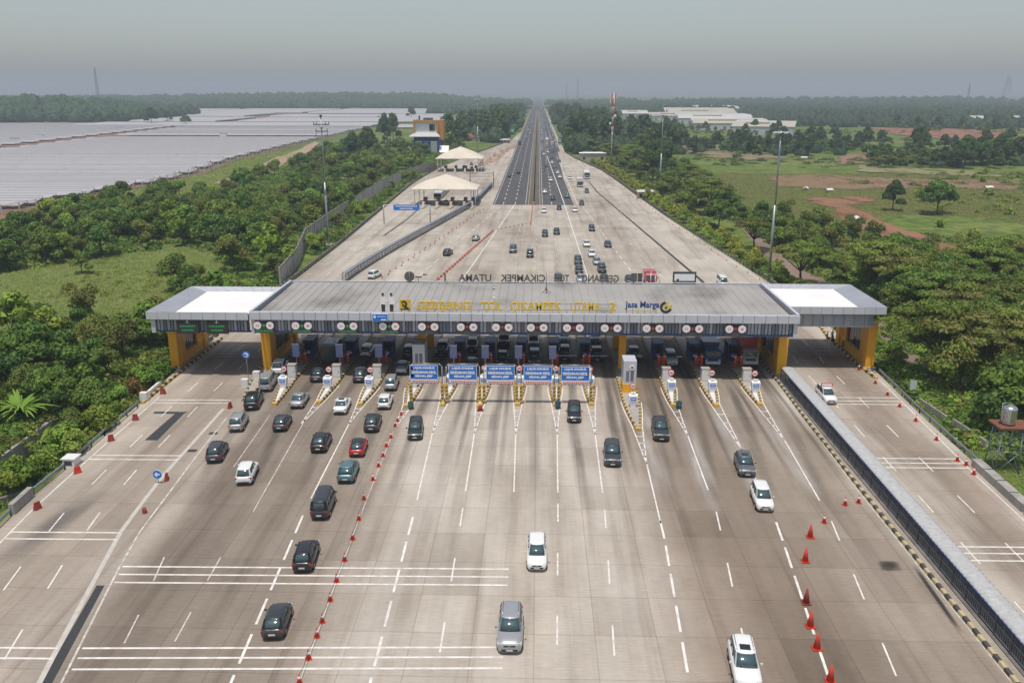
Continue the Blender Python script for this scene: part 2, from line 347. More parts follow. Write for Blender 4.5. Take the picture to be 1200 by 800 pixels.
def terrain_mat():
    m = bpy.data.materials.new('grassland'); m.use_nodes = True; n = m.node_tree; b = n.nodes['Principled BSDF']; N = n.nodes.new; L = n.links.new
    geo = N('ShaderNodeNewGeometry')
    def ns(s, d=8, st=(1, 1, 1)):
        mp = N('ShaderNodeMapping'); mp.inputs['Scale'].default_value = st
        z = N('ShaderNodeTexNoise'); z.inputs['Scale'].default_value = s; z.inputs['Detail'].default_value = d; z.inputs['Roughness'].default_value = .62
        L(geo.outputs['Position'], mp.inputs[0]); L(mp.outputs[0], z.inputs['Vector']); return z
    a = ns(.018, 10, (1, 2.2, 1)); r = N('ShaderNodeValToRGB'); L(a.outputs['Fac'], r.inputs[0])
    r.color_ramp.elements[0].position = .30; r.color_ramp.elements[0].color = (.065, .105, .025, 1)
    r.color_ramp.elements[1].position = .74; r.color_ramp.elements[1].color = (.17, .105, .06, 1)
    for p_, c_ in ((.45, (.10, .15, .035, 1)), (.56, (.14, .18, .05, 1)), (.65, (.16, .16, .065, 1))):
        e = r.color_ramp.elements.new(p_); e.color = c_
    f = ns(.22, 12); r2 = N('ShaderNodeValToRGB'); L(f.outputs['Fac'], r2.inputs[0])
    r2.color_ramp.elements[0].position = .3; r2.color_ramp.elements[0].color = (.45, .48, .42, 1); r2.color_ramp.elements[1].position = .7; r2.color_ramp.elements[1].color = (1.45, 1.4, 1.25, 1)
    x = N('ShaderNodeMix'); x.data_type = 'RGBA'; x.blend_type = 'MULTIPLY'; x.inputs[0].default_value = 1; L(r.outputs[0], x.inputs[6]); L(r2.outputs[0], x.inputs[7])
    L(x.outputs[2], b.inputs['Base Color']); b.inputs['Roughness'].default_value = .95; b.inputs['Specular IOR Level'].default_value = .1
    bp = N('ShaderNodeBump'); bp.inputs['Strength'].default_value = .8; bp.inputs['Distance'].default_value = .6; L(f.outputs['Fac'], bp.inputs['Height']); L(bp.outputs[0], b.inputs['Normal'])
    return m
M['terrain'] = terrain_mat(); tm.materials.append(M['terrain'])
to = bpy.data.objects.new('ground', tm); C.objects.link(to); tag(to, kind='structure')

def sheet(name, pts, z, m, kind='structure'):
    mb = MB(); mb.face([(p[0], p[1], z) for p in pts], m); o = mb.build(name); return tag(o, kind=kind)
# paving as a strip (left/right edge by station) with a real edge down to the ground
mb = MB(); st = list(range(-60, 180, 10))+list(range(180, 920, 20))
for a, b in zip(st, st[1:]):
    mb.face([(pave_left(a), a, 0), (pave_right(a), a, 0), (pave_right(b), b, 0), (pave_left(b), b, 0)], M['road'])
    mb.face([(pave_left(a), a, -.6), (pave_left(a), a, 0), (pave_left(b), b, 0), (pave_left(b), b, -.6)], M['kconc'])
    mb.face([(pave_right(a), a, 0), (pave_right(a), a, -.6), (pave_right(b), b, -.6), (pave_right(b), b, 0)], M['kconc'])
mb.face([(-16.5, 900, 0), (17.4, 900, 0), (17.4, 1200, 0), (17.5, 9000, 0), (-16.5, 9000, 0)], M['road'])
tag(mb.build('plaza_pavement'), kind='structure')
sheet('asphalt_road', [(-15.8, 301, .006), (-3.6, 301, .006), (-3.4, 9000, 0), (-15.6, 9000, 0)], .006, M['asphalt'])
sheet('asphalt_road', [(1.1, 301), (12.7, 301), (11.7, 400), (12.7, 525), (13.5, 713), (15, 1100), (16.5, 9000), (1.1, 9000)], .006, M['asphalt'])
sheet('median_strip', [(-3.6, 301), (1.1, 301), (1.1, 9000), (-3.4, 9000)], .010, M['median'])
# asphalt repairs
sheet('asphalt_patch', [(-47.2, 97.1), (-43.4, 97.1), (-43.0, 97.8), (-47.2, 97.8)], .006, M['patch'])
sheet('asphalt_patch', [(-44.4, 97.1), (-43.3, 97.1), (-43.0, 88.8), (-44.45, 88.8), (-44.45, 93.0)][::-1], .0065, M['patch'])
sheet('asphalt_patch', [(-35.15, 59.3), (-34.5, 59.3), (-31.2, 42), (-32.3, 42), (-33.3, 49)][::-1], .006, M['patch'])
sheet('drain_channel_strip', [(34.3, 130), (34.8, 130), (34.9, 177), (23.9, 342), (22.9, 383), (22.4, 383), (23.3, 342), (34.2, 177)], .006, M['patch'])
for x, y in ((-37.4, 91), (-37.9, 86)):
    sheet('manhole_cover', [(x-.5, y-.3), (x+.5, y-.3), (x+.5, y+.4), (x-.5, y+.4)], .006, M['patch'])

# ------------------------------------------------------------------ painted markings
mk = MB(); ZM = .009
def stripe(x0, y0, x1, y1, wd, m=None, z=ZM):
    d = Vector((x1-x0, y1-y0)); n_ = Vector((-d.y, d.x)).normalized()*wd/2
    if abs(d.x) > abs(d.y): z += .005
    mk.face([(x0-n_.x, y0-n_.y, z), (x0+n_.x, y0+n_.y, z), (x1+n_.x, y1+n_.y, z), (x1-n_.x, y1-n_.y, z)][::-1], m or M['marking'])
def at_y(path, y):
    for (xa, ya), (xb, yb) in zip(path, path[1:]):
        if min(ya, yb) <= y <= max(ya, yb): return lerp(xa, xb, (y-ya)/(yb-ya))
    (xa, ya), (xb, yb) = path[-2:]
    return lerp(xa, xb, (y-ya)/(yb-ya))
def follow(path, y0, y1, wd, m=None, z=ZM):
    yy = y0
    while yy < y1-.01:
        e = min(yy+6, y1); stripe(at_y(path, yy), yy, at_y(path, e), e, wd, m, z); yy = e
def dashes(path, starts, ln, wd, m=None):
    for s in starts: follow(path, s-ln, s, wd, m)
LANE = {'A': [(-22.3, 95), (-21.8, 73), (-20.3, 48), (-18.9, 25)], 'B': [(-12.0, 92), (-11.4, 73), (-10.95, 48), (-10.5, 25)], 'C': [(-7.1, 92), (-6.85, 72), (-6.6, 48), (-6.4, 25)],
        'D': [(-2.3, 92), (-2.1, 77)], 'E': [(2.5, 92), (2.2, 74), (1.6, 50), (1.2, 30)], 'F': [(6.9, 92), (6.6, 73), (5.6, 50), (4.8, 30)], 'G': [(11.86, 84), (11.5, 68), (10.4, 48), (9.5, 30)],
        'H': [(17.55, 92), (17.1, 73), (15.0, 52), (13, 30)], 'I': [(22.86, 88), (22.2, 71), (20.0, 50), (18, 30)], 'J': [(28.33, 91), (27.4, 72), (24.6, 50), (22.5, 30)],
        'K': [(-16.6, 92), (-16.3, 70), (-15.7, 48), (-15.2, 25)]}
thick = [71.5-4.55*i for i in range(10)]
for k in 'ABGI': dashes(LANE[k], thick, 3.35, .20)
for k, s in (('C', 73.5), ('E', 74.6), ('F', 73.5), ('H', 73.4), ('J', 71.9)): dashes(LANE[k], [s-9.15*i for i in range(5)], 3.6, .13)
for k, y0 in (('A', 75), ('B', 75), ('C', 77), ('D', 77), ('E', 77), ('F', 77), ('G', 71), ('H', 78), ('I', 74), ('J', 76)):
    follow(LANE[k], y0, LANE[k][0][1], .14)
follow(LANE['K'], 26, 92, .07, M['marking_worn'])
for a, b in (((192.5, 652.5), (180, 680)), ((258.7, 652.5), (243, 680)), ((223.7, 717), (205, 751)), ((162.5, 720), (145.7, 753))):
    p, q = G(*a), G(*b); stripe(p[0], p[1], q[0], q[1], .12, M['marking_worn'])
follow([(-28, 98), (-26.6, 72)], 72, 98, .10, M['marking_worn'])
follow([(-32.6, 97), (-31.3, 70)], 82, 97, .10, M['marking_worn'])
# left slip road
LL = [(-46.1, 109), (-45.9, 100), (-45.4, 90), (-45.0, 81), (-44.3, 71), (-42.9, 62), (-41, 52), (-39, 42)]
LR = [(-42.7, 109), (-42.6, 100), (-42.2, 90), (-41.8, 81), (-41, 71.5), (-39.5, 62), (-37.7, 53.4), (-35.5, 43)]
dashes(LL, [108.8, 99.6, 90.3, 80.9, 71.3, 61.9, 52.6], 3.5, .13); dashes(LR, [108.9, 99.6, 90.4, 80.9, 71.6, 62.2, 53.4], 3.5, .13)
dashes([(-45.9, 111), (-45.5, 175)], [118, 127, 136.5, 145.6, 155, 164, 173], 3.5, .13); dashes([(-42.6, 111), (-42, 175)], [118, 127, 136.5, 145.6, 155, 164, 173], 3.5, .13)
LKERB = [(-39.3, 112), (-39.1, 100), (-38.57, 84), (-38.4, 78.5), (-37.3, 68), (-35.57, 59.35), (-33.2, 47.75), (-28.4, 26)]
follow(LKERB, 26, 99, .40, M['kerb_grey'])
L2 = [(-37.6, 96.5), (-37.0, 86), (-35.5, 67), (-34.6, 62), (-31.75, 48), (-27.2, 26)]
follow(L2, 26, 96, .16, M['marking_worn'])
LEDGE = [(-48.9, 103), (-48.5, 90.4), (-47.8, 73.5), (-47.2, 67), (-45.4, 56), (-41, 36)]
follow(LEDGE, 36, 103, .13)
for y in (101.9, 100.8, 84.5, 83.4, 67.6, 66.4, 51.1, 49.95): stripe(at_y(LEDGE, y) if y < 103 else -48.7, y, at_y(LKERB, y), y+.15, .20)
for y in (122, 120.7): stripe(-51, y, -39.4, y, .2, M['marking_worn'])
for y in (62.3, 61.1, 59.9): stripe(at_y(L2, y)+.25, y-.15, -2.14, y+.4, .20)
for y in (51.4, 50.3, 49.1): stripe(at_y(L2, y)+.3, y-.1, -2.14, y+.9, .20)
# right slip road
for X in (37.95, 41.8):
    P_ = [(X+.15, 120), (X, 100), (X-.35, 77), (X-.5, 66), (X-.9, 45)]
    dashes(P_, [132.7, 123.5, 114.4, 105.3, 95.9, 86.6, 77.5, 68.3, 59.2, 50.1], 3.6, .13)
RE = [(49.5, 145), (47.6, 119), (46.6, 100), (45.5, 82), (44.9, 60), (44.3, 40)]
follow(RE, 40, 145, .13)
for ys_ in ((105.4, 104.1, 102.9), (86.2, 85.0, 83.85), (67.5, 66.4, 65.2)):
    for y in ys_: stripe(36.0, y, at_y(RE, y)-.1, y+.1, .2)
for y in (126.5, 124.6): stripe(36.0, y, 47.4, y, .15, M['marking_worn'])
follow([(32.1, 20), (32.1, 80), (32.9, 110)], 20, 110, .10, M['marking_worn'])
# beyond the gate
def through(a, b, wd, m=None, dash=None):
    p, q = G(*a), G(*b); L_ = math.hypot(q[0]-p[0], q[1]-p[1])
    if not dash: stripe(p[0], p[1], q[0], q[1], wd, m); return
    t = 0
    while t < L_:
        e = min(t+dash[0], L_); stripe(lerp(p[0], q[0], t/L_), lerp(p[1], q[1], t/L_), lerp(p[0], q[0], e/L_), lerp(p[1], q[1], e/L_), wd, m); t += dash[0]+dash[1]
through((540, 330), (603, 240), .22); through((690, 328), (661, 238), .22); through((478, 334), (589, 240), .16, None, (5, 3))
through((745, 325), (682, 241), .18, None, (4, 3)); through((592, 325), (617, 241), .13, M['marking_worn'], (4, 5))
for a, b in (((625, 325), (632, 245)), ((655, 325), (646, 245)), ((717, 325), (672, 250)), ((775, 325), (700, 245)), ((800, 325), (705, 235)), ((765, 290), (715, 235))):
    through(a, b, .13, M['marking_worn'], (3, 5))
for x0, x1, y0, y1 in ((-12.1, -12.1, 303, 2600), (-7.9, -7.9, 303, 2600), (5.0, 5.0, 303, 2600)):
    y = y0
    while y < 1500: stripe(x0, y, x1, y+6, .22); y += 14
for X in (-15.2, -4.2, 1.7): stripe(X, 303, X, 1800, .13, None, .012)
through((661, 238), (641, 183), .3); through((677, 240), (652, 183), .2)
stripe(-3.2, 302, -3.2, 1800, .14, M['kerb_pale'], .016); stripe(.85, 302, .85, 1800, .16, M['kerb_pale'], .016)
for i in range(16):
    y = 176+i*8.2; stripe(-14+i*.4, y, 30-i*.6, y, .10, M['marking_worn'])
for i in range(12):
    y = 308+i*7; stripe(1.5, y, 12, y, .16, M['marking_worn'], .012)
for i in range(14):
    y = 180+i*9.5; stripe(-45.5-.02*i, y, -45.4, y+3.4, .13); stripe(-42+.1*i, y, -42+.1*i, y+3.4, .13)
for y in (196, 205, 214, 230, 246): stripe(-50, y, -34+(y-196)*.12, y, .14)
follow([(49.7, 145), (47.2, 177), (40.0, 271), (36.4, 343), (33.7, 400)], 145, 400, .13)

# ------------------------------------------------------------------ toll islands
CX = [-33.8, -27.6, -22.0, -16.3, -11.4, -6.9, -2.2, 2.6, 7.2, 12.2, 17.9, 23.2, 28.8]
TIPX = [-33.0, -27.6, -22.2, -16.2, -11.8, -7.1, -2.3, 2.5, 7.0, 12.0, 17.3, 22.7, 28.3]
TIPY = [100.4, 101.2, 100.7, 100.2, 100.8, 100.4, 101.2, 101.1, 101.6, 93.4, 101.5, 101.6, 102.2]
APEX = {2: (-22.3, 94.5), 4: (-12, 92), 5: (-7.1, 92), 6: (-2.3, 92), 7: (2.5, 92), 8: (6.9, 92), 9: (11.86, 84), 10: (17.55, 92), 11: (22.86, 88), 12: (28.33, 91), 1: (-28.0, 94), 3: (-16.6, 93)}
HWd = [.75, .75, .85, .95, .75, .75, .75, .75, .75, 1.05, .8, .9, .9]
def island_outline(i, grow=0.0):
    cx, tx, ty, h = CX[i], TIPX[i], TIPY[i], HWd[i]
    pts = []
    for t in (0, .12, .3, .55, .8, 1.0):
        y = ty+t*(9 if i != 9 else 12); pts.append((lerp(tx, cx, t), y, lerp(.16, h, math.sin(t*PI/2))+grow))
    pts.append((cx, 128, h+grow)); pts.append((cx, 140, h+grow))
    for t in (.3, .7, 1.0): pts.append((cx, 140+t*8, lerp(h, .15, t)+grow))
    left = [(x-hw, y) for x, y, hw in pts]; right = [(x+hw, y) for x, y, hw in pts]
    return left, right
def striped(mb, path, wd, h, seg=.55, a=None, b=None, z0=0.0, phase=0):
    """kerb blocks painted in turn, laid end to end along a path"""
    a = a or M['kerb_yellow']; b = b or M['kerb_black']; k = phase
    for (x0, y0), (x1, y1) in zip(path, path[1:]):
        L_ = math.hypot(x1-x0, y1-y0); n_ = max(1, round(L_/seg)); d = Vector(((x1-x0)/L_, (y1-y0)/L_)); nn = Vector((-d.y, d.x))*wd/2
        for i in range(n_):
            p = Vector((x0, y0))+d*(L_*i/n_); q = Vector((x0, y0))+d*(L_*(i+1)/n_)
            m = a if k % 2 == 0 else b; k += 1
            r0 = [(p.x-nn.x, p.y-nn.y, z0), (p.x+nn.x, p.y+nn.y, z0), (p.x+nn.x*.8, p.y+nn.y*.8, z0+h), (p.x-nn.x*.8, p.y-nn.y*.8, z0+h)]
            r1 = [(q.x-nn.x, q.y-nn.y, z0), (q.x+nn.x, q.y+nn.y, z0), (q.x+nn.x*.8, q.y+nn.y*.8, z0+h), (q.x-nn.x*.8, q.y-nn.y*.8, z0+h)]
            mb.loft([r0, r1], m, smooth=False)
ordn = ['first', 'second', 'third', 'fourth', 'fifth', 'sixth', 'seventh', 'eighth', 'ninth', 'tenth', 'eleventh', 'twelfth', 'thirteenth']
for i in range(13):
    t = thing('toll_island', f'{ordn[i]} toll island from the left slip road', 'toll island', (CX[i], 110, 0), group='toll islands under the gate')
    l, r = island_outline(i, -.12); mb = MB()
    mb.poly([(x-CX[i], y-110) for x, y in l[::-1]][::-1][::-1]+[(x-CX[i], y-110) for x, y in r], .0, .24, M['kconc'])
    # pale painted nose plate
    mb.poly([(TIPX[i]-CX[i]-.12, TIPY[i]-109.2), (TIPX[i]-CX[i]+.12, TIPY[i]-109.2), (HWd[i]*.45, TIPY[i]-103.5), (-HWd[i]*.45, TIPY[i]-103.5)], .24, .30, M['white'] if i != 9 else M['kconc'])
    mb.build('deck', t)
    for path in island_outline(i):
        mb = MB(); striped(mb, [(x-CX[i], y-110) for x, y in path], .24, .30, .62, phase=i)
        mb.build('kerb', t)
    mb = MB(); x, y = TIPX[i]-CX[i], TIPY[i]-110; mb.poly([(x-.28, y-.25), (x+.28, y-.25), (x+.34, y+.35), (x-.34, y+.35)], 0, .36, M['kerb_yellow'])
    mb.build('nose_block', t)
    if i in APEX:
        ax, ay = APEX[i]; tx, ty = TIPX[i], TIPY[i]; lo, ro = island_outline(i, .30)
        L0 = [(ax, ay)]+[(p[0], p[1]) for p in lo if p[1] > ty][:4]; R0 = [(ax, ay)]+[(p[0], p[1]) for p in ro if p[1] > ty][:4]
        for P_ in (L0, R0):
            for a, b in zip(P_, P_[1:]): stripe(a[0], a[1], b[0], b[1], .13)
        for k in range(1, 5):
            f = k/5; y = lerp(ay, ty, f); xa = lerp(ax, L0[1][0], f); xb = lerp(ax, R0[1][0], f); mdx = (xa+xb)/2
            stripe(xa, y+.3, mdx, y-.1, .16); stripe(mdx, y-.1, xb, y+.3, .16)
tag(mk.build('road_markings'), kind='structure')

# tyre film in the lanes and pale dust beside the noses
def film(name, path, wd, z, m, curve=0):
    mbv = []; mbf = []; wv = []; K = 24; J = 6
    for k in range(K+1):
        t = k/K; y = lerp(path[0][1], path[-1][1], t); x = at_y(path, y)
        for j in range(J+1):
            s = j/J; mbv.append((x+(s-.5)*wd, y, z)); wv.append((math.sin(PI*s)**1.0)*(math.sin(PI*min(1, t*1.0)))**.7)
    for k in range(K):
        for j in range(J):
            a = k*(J+1)+j; mbf.append((a, a+1, a+J+2, a+J+1))
    me = bpy.data.meshes.new(name); me.from_pydata(mbv, [], mbf); at_ = me.attributes.new('worn', 'FLOAT', 'POINT'); at_.data.foreach_set('value', wv)
    me.materials.append(m); o = bpy.data.objects.new(name, me); C.objects.link(o); tag(o, kind='structure')
lanes_x = [((-38)+(-33.8))/2]+[(a+b)/2 for a, b in zip(CX, CX[1:])]+[(28.8+32.9)/2]
for i, x in enumerate(lanes_x):
    tx = (TIPX[i-1]+TIPX[i])/2 if 0 < i < 13 else (-35.6 if i == 0 else 30.6)
    e = tx+(-1.3 if i > 10 else 0)+(2.0 if i < 4 else 0)
    film('tyre_marks', [(e-(1.2 if i > 9 else 0), 74), (tx-.3, 96), (x, 108), (x, 146)], 1.5, .005, M['stain'])
    if i > 8 or i in (5, 6): film('tyre_marks', [(tx+(.9 if i > 8 else 1.0), 80), (x+.9, 106), (x+.9, 140)], .8, .0055, M['stain'])
for tx, ty in ((22.4, 88), (28.0, 88), (17.6, 84), (13.2, 88)): film('dust_patch', [(tx-.6, ty-12), (tx+.2, ty+14)], 2.6, .0075, M['dust'])
film('oil_stain', [(29.6, 63.3), (29.8, 65.0)], 1.9, .007, M['oil'])
film('oil_stain', [(31.3, 55), (31.75, 64.5)], .5, .0078, M['oil'])
film('oil_stain', [(-45, 62), (-43.0, 76)], 3.2, .0078, stain_mat('grey_smudge', (.10, .11, .11), .3, .7, (.5, .15, 1), .5))

# ------------------------------------------------------------------ the toll gate
gate = thing('toll_gate', 'long grey canopy of the toll gate on yellow columns across the motorway', 'toll gate', (0, 120, 0))
GX0, GX1, GF, GB = -38.9, 35.0, 110.6, 130.6   # main roof
def yy(v): return v-120
mb = MB()
RX0, RX1 = GX0+.9, GX1-.9
N_ = 60
for i in range(N_):      # standing-seam sheets
    a, b = lerp(RX0, RX1, i/N_), lerp(RX0, RX1, (i+1)/N_)
    mb.face([(a+.04, yy(GF+.7), 9.15), (b-.02, yy(GF+.7), 9.15), (b-.02, yy(GB-.5), 9.42), (a+.04, yy(GB-.5), 9.42)], M['roof_metal'])
    mb.loft([[(b-.02, yy(y_), z_-.1), (b+.02, yy(y_), z_-.1), (b+.02, yy(y_), z_+.035), (b-.02, yy(y_), z_+.035)] for y_, z_ in ((GF+.7, 9.15), (GB-.5, 9.42))], M['roof_metal'], smooth=False) if i < N_-1 else None
mb.box(RX0, RX1, yy(GF+.7), yy(GB-.5), 8.75, 9.1, M['roof_metal'])
mb.build('roof', gate)
def fascia_run(mb, x0, x1, y0, y1, z0, z1, seg=1.5, m=None):
    m = m or M['fascia']; L_ = math.hypot(x1-x0, y1-y0); n_ = max(1, round(L_/seg))
    for i in range(n_):
        a = i/n_; b = (i+1)/n_; g = .03/L_
        xa, ya, xb, yb = lerp(x0, x1, a+g), lerp(y0, y1, a+g), lerp(x0, x1, b-g), lerp(y0, y1, b-g)
        d = Vector((x1-x0, y1-y0)).normalized(); nn = Vector((-d.y, d.x))*.35
        mb.poly([(xa, ya), (xb, yb), (xb+nn.x, yb+nn.y), (xa+nn.x, ya+nn.y)], z0, z1, m)
mb = MB()
fascia_run(mb, GX0, GX1, yy(GF), yy(GF), 8.45, 9.5)
mb.box(GX0+.02, GX1-.02, yy(GF)+.36, yy(GF)+.62, 8.5, 9.46, M['fascia_gap'])
mb.box(GX0, GX1, yy(GF)+.64, yy(GF)+.9, 9.3, 9.44, M['fascia'])
mb.build('fascia', gate)
mb = MB(); fascia_run(mb, GX0+.36, GX0+.36, yy(GF)+.4, yy(GB), 8.6, 9.62); fascia_run(mb, GX1, GX1, yy(GF)+.4, yy(GB), 8.6, 9.62)
fascia_run(mb, GX1, GX0, yy(GB)+.36, yy(GB)+.36, 8.45, 9.5); mb.build('edge_trim', gate)
# louvre band under the fascia
mb = MB(); rnd = random.Random(3); x = GX0+.5
mb.box(GX0+.3, GX1-.3, yy(GF)+.72, yy(GF)+.95, 6.75, 8.42, M['louvre'])
while x < GX1-.5:
    mb.box(x, x+.34, yy(GF)+.5, yy(GF)+.71, 6.8, 8.38, rnd.choice([M['louvre'], M['louvre'], M['louvre_hi']])); x += .46
mb.box(GX0+.2, GX1-.2, yy(GF)+.44, yy(GF)+.98, 6.5, 6.78, M['navy']); mb.box(GX0+.2, GX1-.2, yy(GF)+.44, yy(GF)+.98, 8.36, 8.47, M['navy'])
for x in (GX0+.15, GX1-.65): mb.poly([(x, yy(GF)+.38), (x+.5, yy(GF)+.38), (x+.5, yy(GF)+1.2), (x, yy(GF)+1.2)], 6.4, 8.46, M['fascia'])
mb.build('louvre_band', gate)
# soffit and trusses
mb = MB(); mb.box(GX0+.6, GX1-.6, yy(GF)+1.3, yy(GB)-.3, 8.3, 8.45, M['steel_dark']); mb.build('soffit', gate)
mb = MB()
for i in range(14):
    x = lerp(GX0+1.5, GX1-1.5, i/13)
    mb.tube((x, yy(GF)+1.2, 6.9), (x, yy(GB)-.6, 6.9), .09, M['steel']); mb.tube((x, yy(GF)+1.2, 8.1), (x, yy(GB)-.6, 8.1), .09, M['steel'])
    for k in range(9):
        a, b = lerp(GF+1.2, GB-.6, k/9), lerp(GF+1.2, GB-.6, (k+1)/9)
        mb.tube((x, yy(a), 6.9), (x, yy((a+b)/2), 8.1), .05, M['steel'], n=5); mb.tube((x, yy((a+b)/2), 8.1), (x, yy(b), 6.9), .05, M['steel'], n=5)
mb.build('roof_truss', gate)
# side wings with white membrane roofs
def wing(x0, x1, f, b, dip):
    mb = MB(); wl, wr = (x0, x1)
    mb.face([(x0+2.9, yy(f)+.6, 8.75), (x1-.2, yy(f)+.6, 8.75), (x1-.2, yy(b)-1.0, 8.95), (x0+2.9, yy(b)-1.0, 8.95)] if dip < 0 else
            [(x0+.2, yy(f)+.6, 8.75), (x1-2.9, yy(f)+.6, 8.75), (x1-2.9, yy(b)-1.0, 8.95), (x0+.2, yy(b)-1.0, 8.95)], M['membrane'])
    mb.box(x0+.4, x1-.4, yy(f)+.4, yy(b)-.4, 8.3, 8.6, M['steel_dark']); mb.build('side_roof', gate)
    mb = MB(); z0, z1, zi = 8.45, 9.5, 8.72
    # sloping parapet
    o = [(x0, yy(f)), (x1, yy(f)), (x1, yy(b)), (x0, yy(b))]
    if dip < 0: inn = [(x0+3.1, yy(f)+.9), (x1, yy(f)+.9), (x1, yy(b)-1.1), (x0+3.1, yy(b)-1.1)]; edges = [(0, 1), (2, 3), (3, 0)]
    else: inn = [(x0, yy(f)+.9), (x1-3.1, yy(f)+.9), (x1-3.1, yy(b)-1.1), (x0, yy(b)-1.1)]; edges = [(0, 1), (1, 2), (2, 3)]
    for a, c in edges:
        L_ = math.hypot(o[c][0]-o[a][0], o[c][1]-o[a][1]); n_ = max(1, round(L_/1.5))
        for i in range(n_):
            t0, t1 = i/n_+.02/L_, (i+1)/n_-.02/L_
            P0 = [lerp(o[a][k], o[c][k], t0) for k in (0, 1)]; P1 = [lerp(o[a][k], o[c][k], t1) for k in (0, 1)]
            Q0 = [lerp(inn[a][k], inn[c][k], t0) for k in (0, 1)]; Q1 = [lerp(inn[a][k], inn[c][k], t1) for k in (0, 1)]
            mb.face([(*P0, z0), (*P1, z0), (*P1, z1), (*P0, z1)], M['fascia']); mb.face([(*P0, z1), (*P1, z1), (*Q1, zi), (*Q0, zi)], M['parapet'])
    mb.box(x0+.1, x1-.1, yy(f)+.1, yy(f)+.3, 8.5, 8.88, M['fascia_gap']); mb.build('parapet', gate)
WLX0, WLX1, WLF, WLB = -52.9, GX0-.01, 110.35, 126.2
WRX0, WRX1, WRF, WRB = GX1+.01, 48.4, 115.9, 130.6
wing(WLX0, WLX1, WLF, WLB, -1); wing(WRX0, WRX1, WRF, WRB, 1)
mb = MB(); x = WLX0+1.2
mb.box(WLX0+.9, WLX1-.2, yy(WLF)+.75, yy(WLF)+.95, 6.75, 8.44, M['steel_dark'])
while x < WLX1-.4:
    mb.box(x, x+.34, yy(WLF)+.55, yy(WLF)+.74, 6.8, 8.38, rnd.choice([M['louvre'], M['louvre_hi'], M['louvre']])); x += .46
mb.box(WLX0+.8, WLX1, yy(WLF)+.5, yy(WLF)+.98, 6.6, 6.78, M['navy'])
mb.poly([(WLX0+.45, yy(WLF)+.3), (WLX0+1.0, yy(WLF)+.3), (WLX0+1.0, yy(WLF)+1.0), (WLX0+.45, yy(WLF)+1.0)], 6.5, 8.44, M['fascia'])
mb.build('louvre_band', gate)
mb = MB(); fascia_run(mb, WRX0-.6, WRX1-1.1, yy(WRF)+.9, yy(WRF)+.9, 6.55, 8.44, 1.4, M['louvre_hi'])
mb.box(WRX0, WRX1-1.2, yy(WRF)+1.3, yy(WRF)+1.5, 6.6, 8.4, M['steel_dark']); mb.box(WRX0-.6, WRX1-1.0, yy(WRF)+.85, yy(WRF)+1.3, 6.42, 6.545, M['fascia']); mb.build('front_panel', gate)
mb = MB(); mb.box(GX0+.3, GX1-.3, yy(GB)-.9, yy(GB)-.7, 6.8, 8.44, M['louvre']); mb.box(WLX0+1, WLX1, yy(WLB)-.9, yy(WLB)-.7, 6.8, 8.44, M['louvre'])
mb.box(WRX0, WRX1-1, yy(WRB)-.9, yy(WRB)-.7, 6.8, 8.44, M['louvre']); mb.build('rear_band', gate)
# yellow portal columns
def portal(x, y0, y1, top, wide=1.15, right=False):
    mb = MB(); a, b = x-wide/2, x+wide/2
    mb.poly([(a, yy(y0)), (b, yy(y0)), (b, yy(y0)+1.3), (a, yy(y0)+1.3)], 0, top, M['yellow'])
    mb.poly([(a, yy(y1)-1.3), (b, yy(y1)-1.3), (b, yy(y1)), (a, yy(y1))], 0, top, M['yellow'])
    c, d = x-wide*.3, x+wide*.3
    mb.box(c, d, yy(y0)+1.3, yy(y1)-1.3, 0, 1.5, M['yellow']); mb.box(c, d, yy(y0)+1.3, yy(y1)-1.3, top-1.0, top, M['yellow'])
    mb.box(c, d, yy(y0)+1.3, yy(y0)+3.4, 1.5, top-1, M['yellow']); mb.box(c+.01, d-.01, yy(y1)-3.6, yy(y1)-2.9, 1.5, top-1, M['yellow'])
    for k in range(6):
        yk = lerp(yy(y0)+3.9, yy(y1)-3.9, k/5); mb.box(x-.06, x+.06, yk-.05, yk+.05, 1.5, top-1, M['steel_dark'])
    mb.box(x-.04, x+.04, yy(y0)+3.4, yy(y1)-3.6, 1.6, top-1.1, M['glass'])
    mb.box(a-.25, b+.25, yy(y0)-.3, yy(y1)+.3, 0, .25, M['kconc'])
    mb.build('portal_column', gate)
portal(-51.6, 114.7, 126.0, 8.3); portal(-38.1, 114.2, 128, 8.3, 1.25); portal(34.2, 114.3, 128, 8.3, 1.3); portal(47.6, 117.6, 130.4, 8.3, 1.2)
for i in (3, 9):
    for y in (116.6, 126):
        mb = MB(); mb.box(CX[i]-.5, CX[i]+.5, yy(y)-.5, yy(y)+.5, .24, 8.3, M['yellow']); mb.build('column', gate)

# lettering and marks on the roof
def sign_thing(name, mb, label, cat, group=None): o = mb.build(name); tag(o, label, cat, group); return o
mb = MB(); s = "GERBANG TOL CIKAMPEK UTAMA 2"
words_ = [("GERBANG", -16.2, -8.9), ("TOL", -7.6, -4.6), ("CIKAMPEK", -3.6, 3.4), ("UTAMA", 4.6, 8.6), ("2", 9.7, 10.7)]
for wd, a, b in words_: text_into(mb, wd, b-a, 1.25, (a, 112.1, 9.62), M['letter_yellow'], depth=.28)
for k in range(27): mb.box(-15.9+k, -15.85+k, 112.15, 112.22, 9.1, 9.7, M['steel'])
mb.tube((-16.2, 112.3, 9.65), (10.7, 112.3, 9.65), .05, M['steel'], n=5); mb.tube((-16.2, 112.3, 10.5), (10.7, 112.3, 10.5), .04, M['steel'], n=5)
sign_thing('roof_lettering', mb, 'big yellow standing letters reading GERBANG TOL CIKAMPEK UTAMA on the roof', 'roof sign')
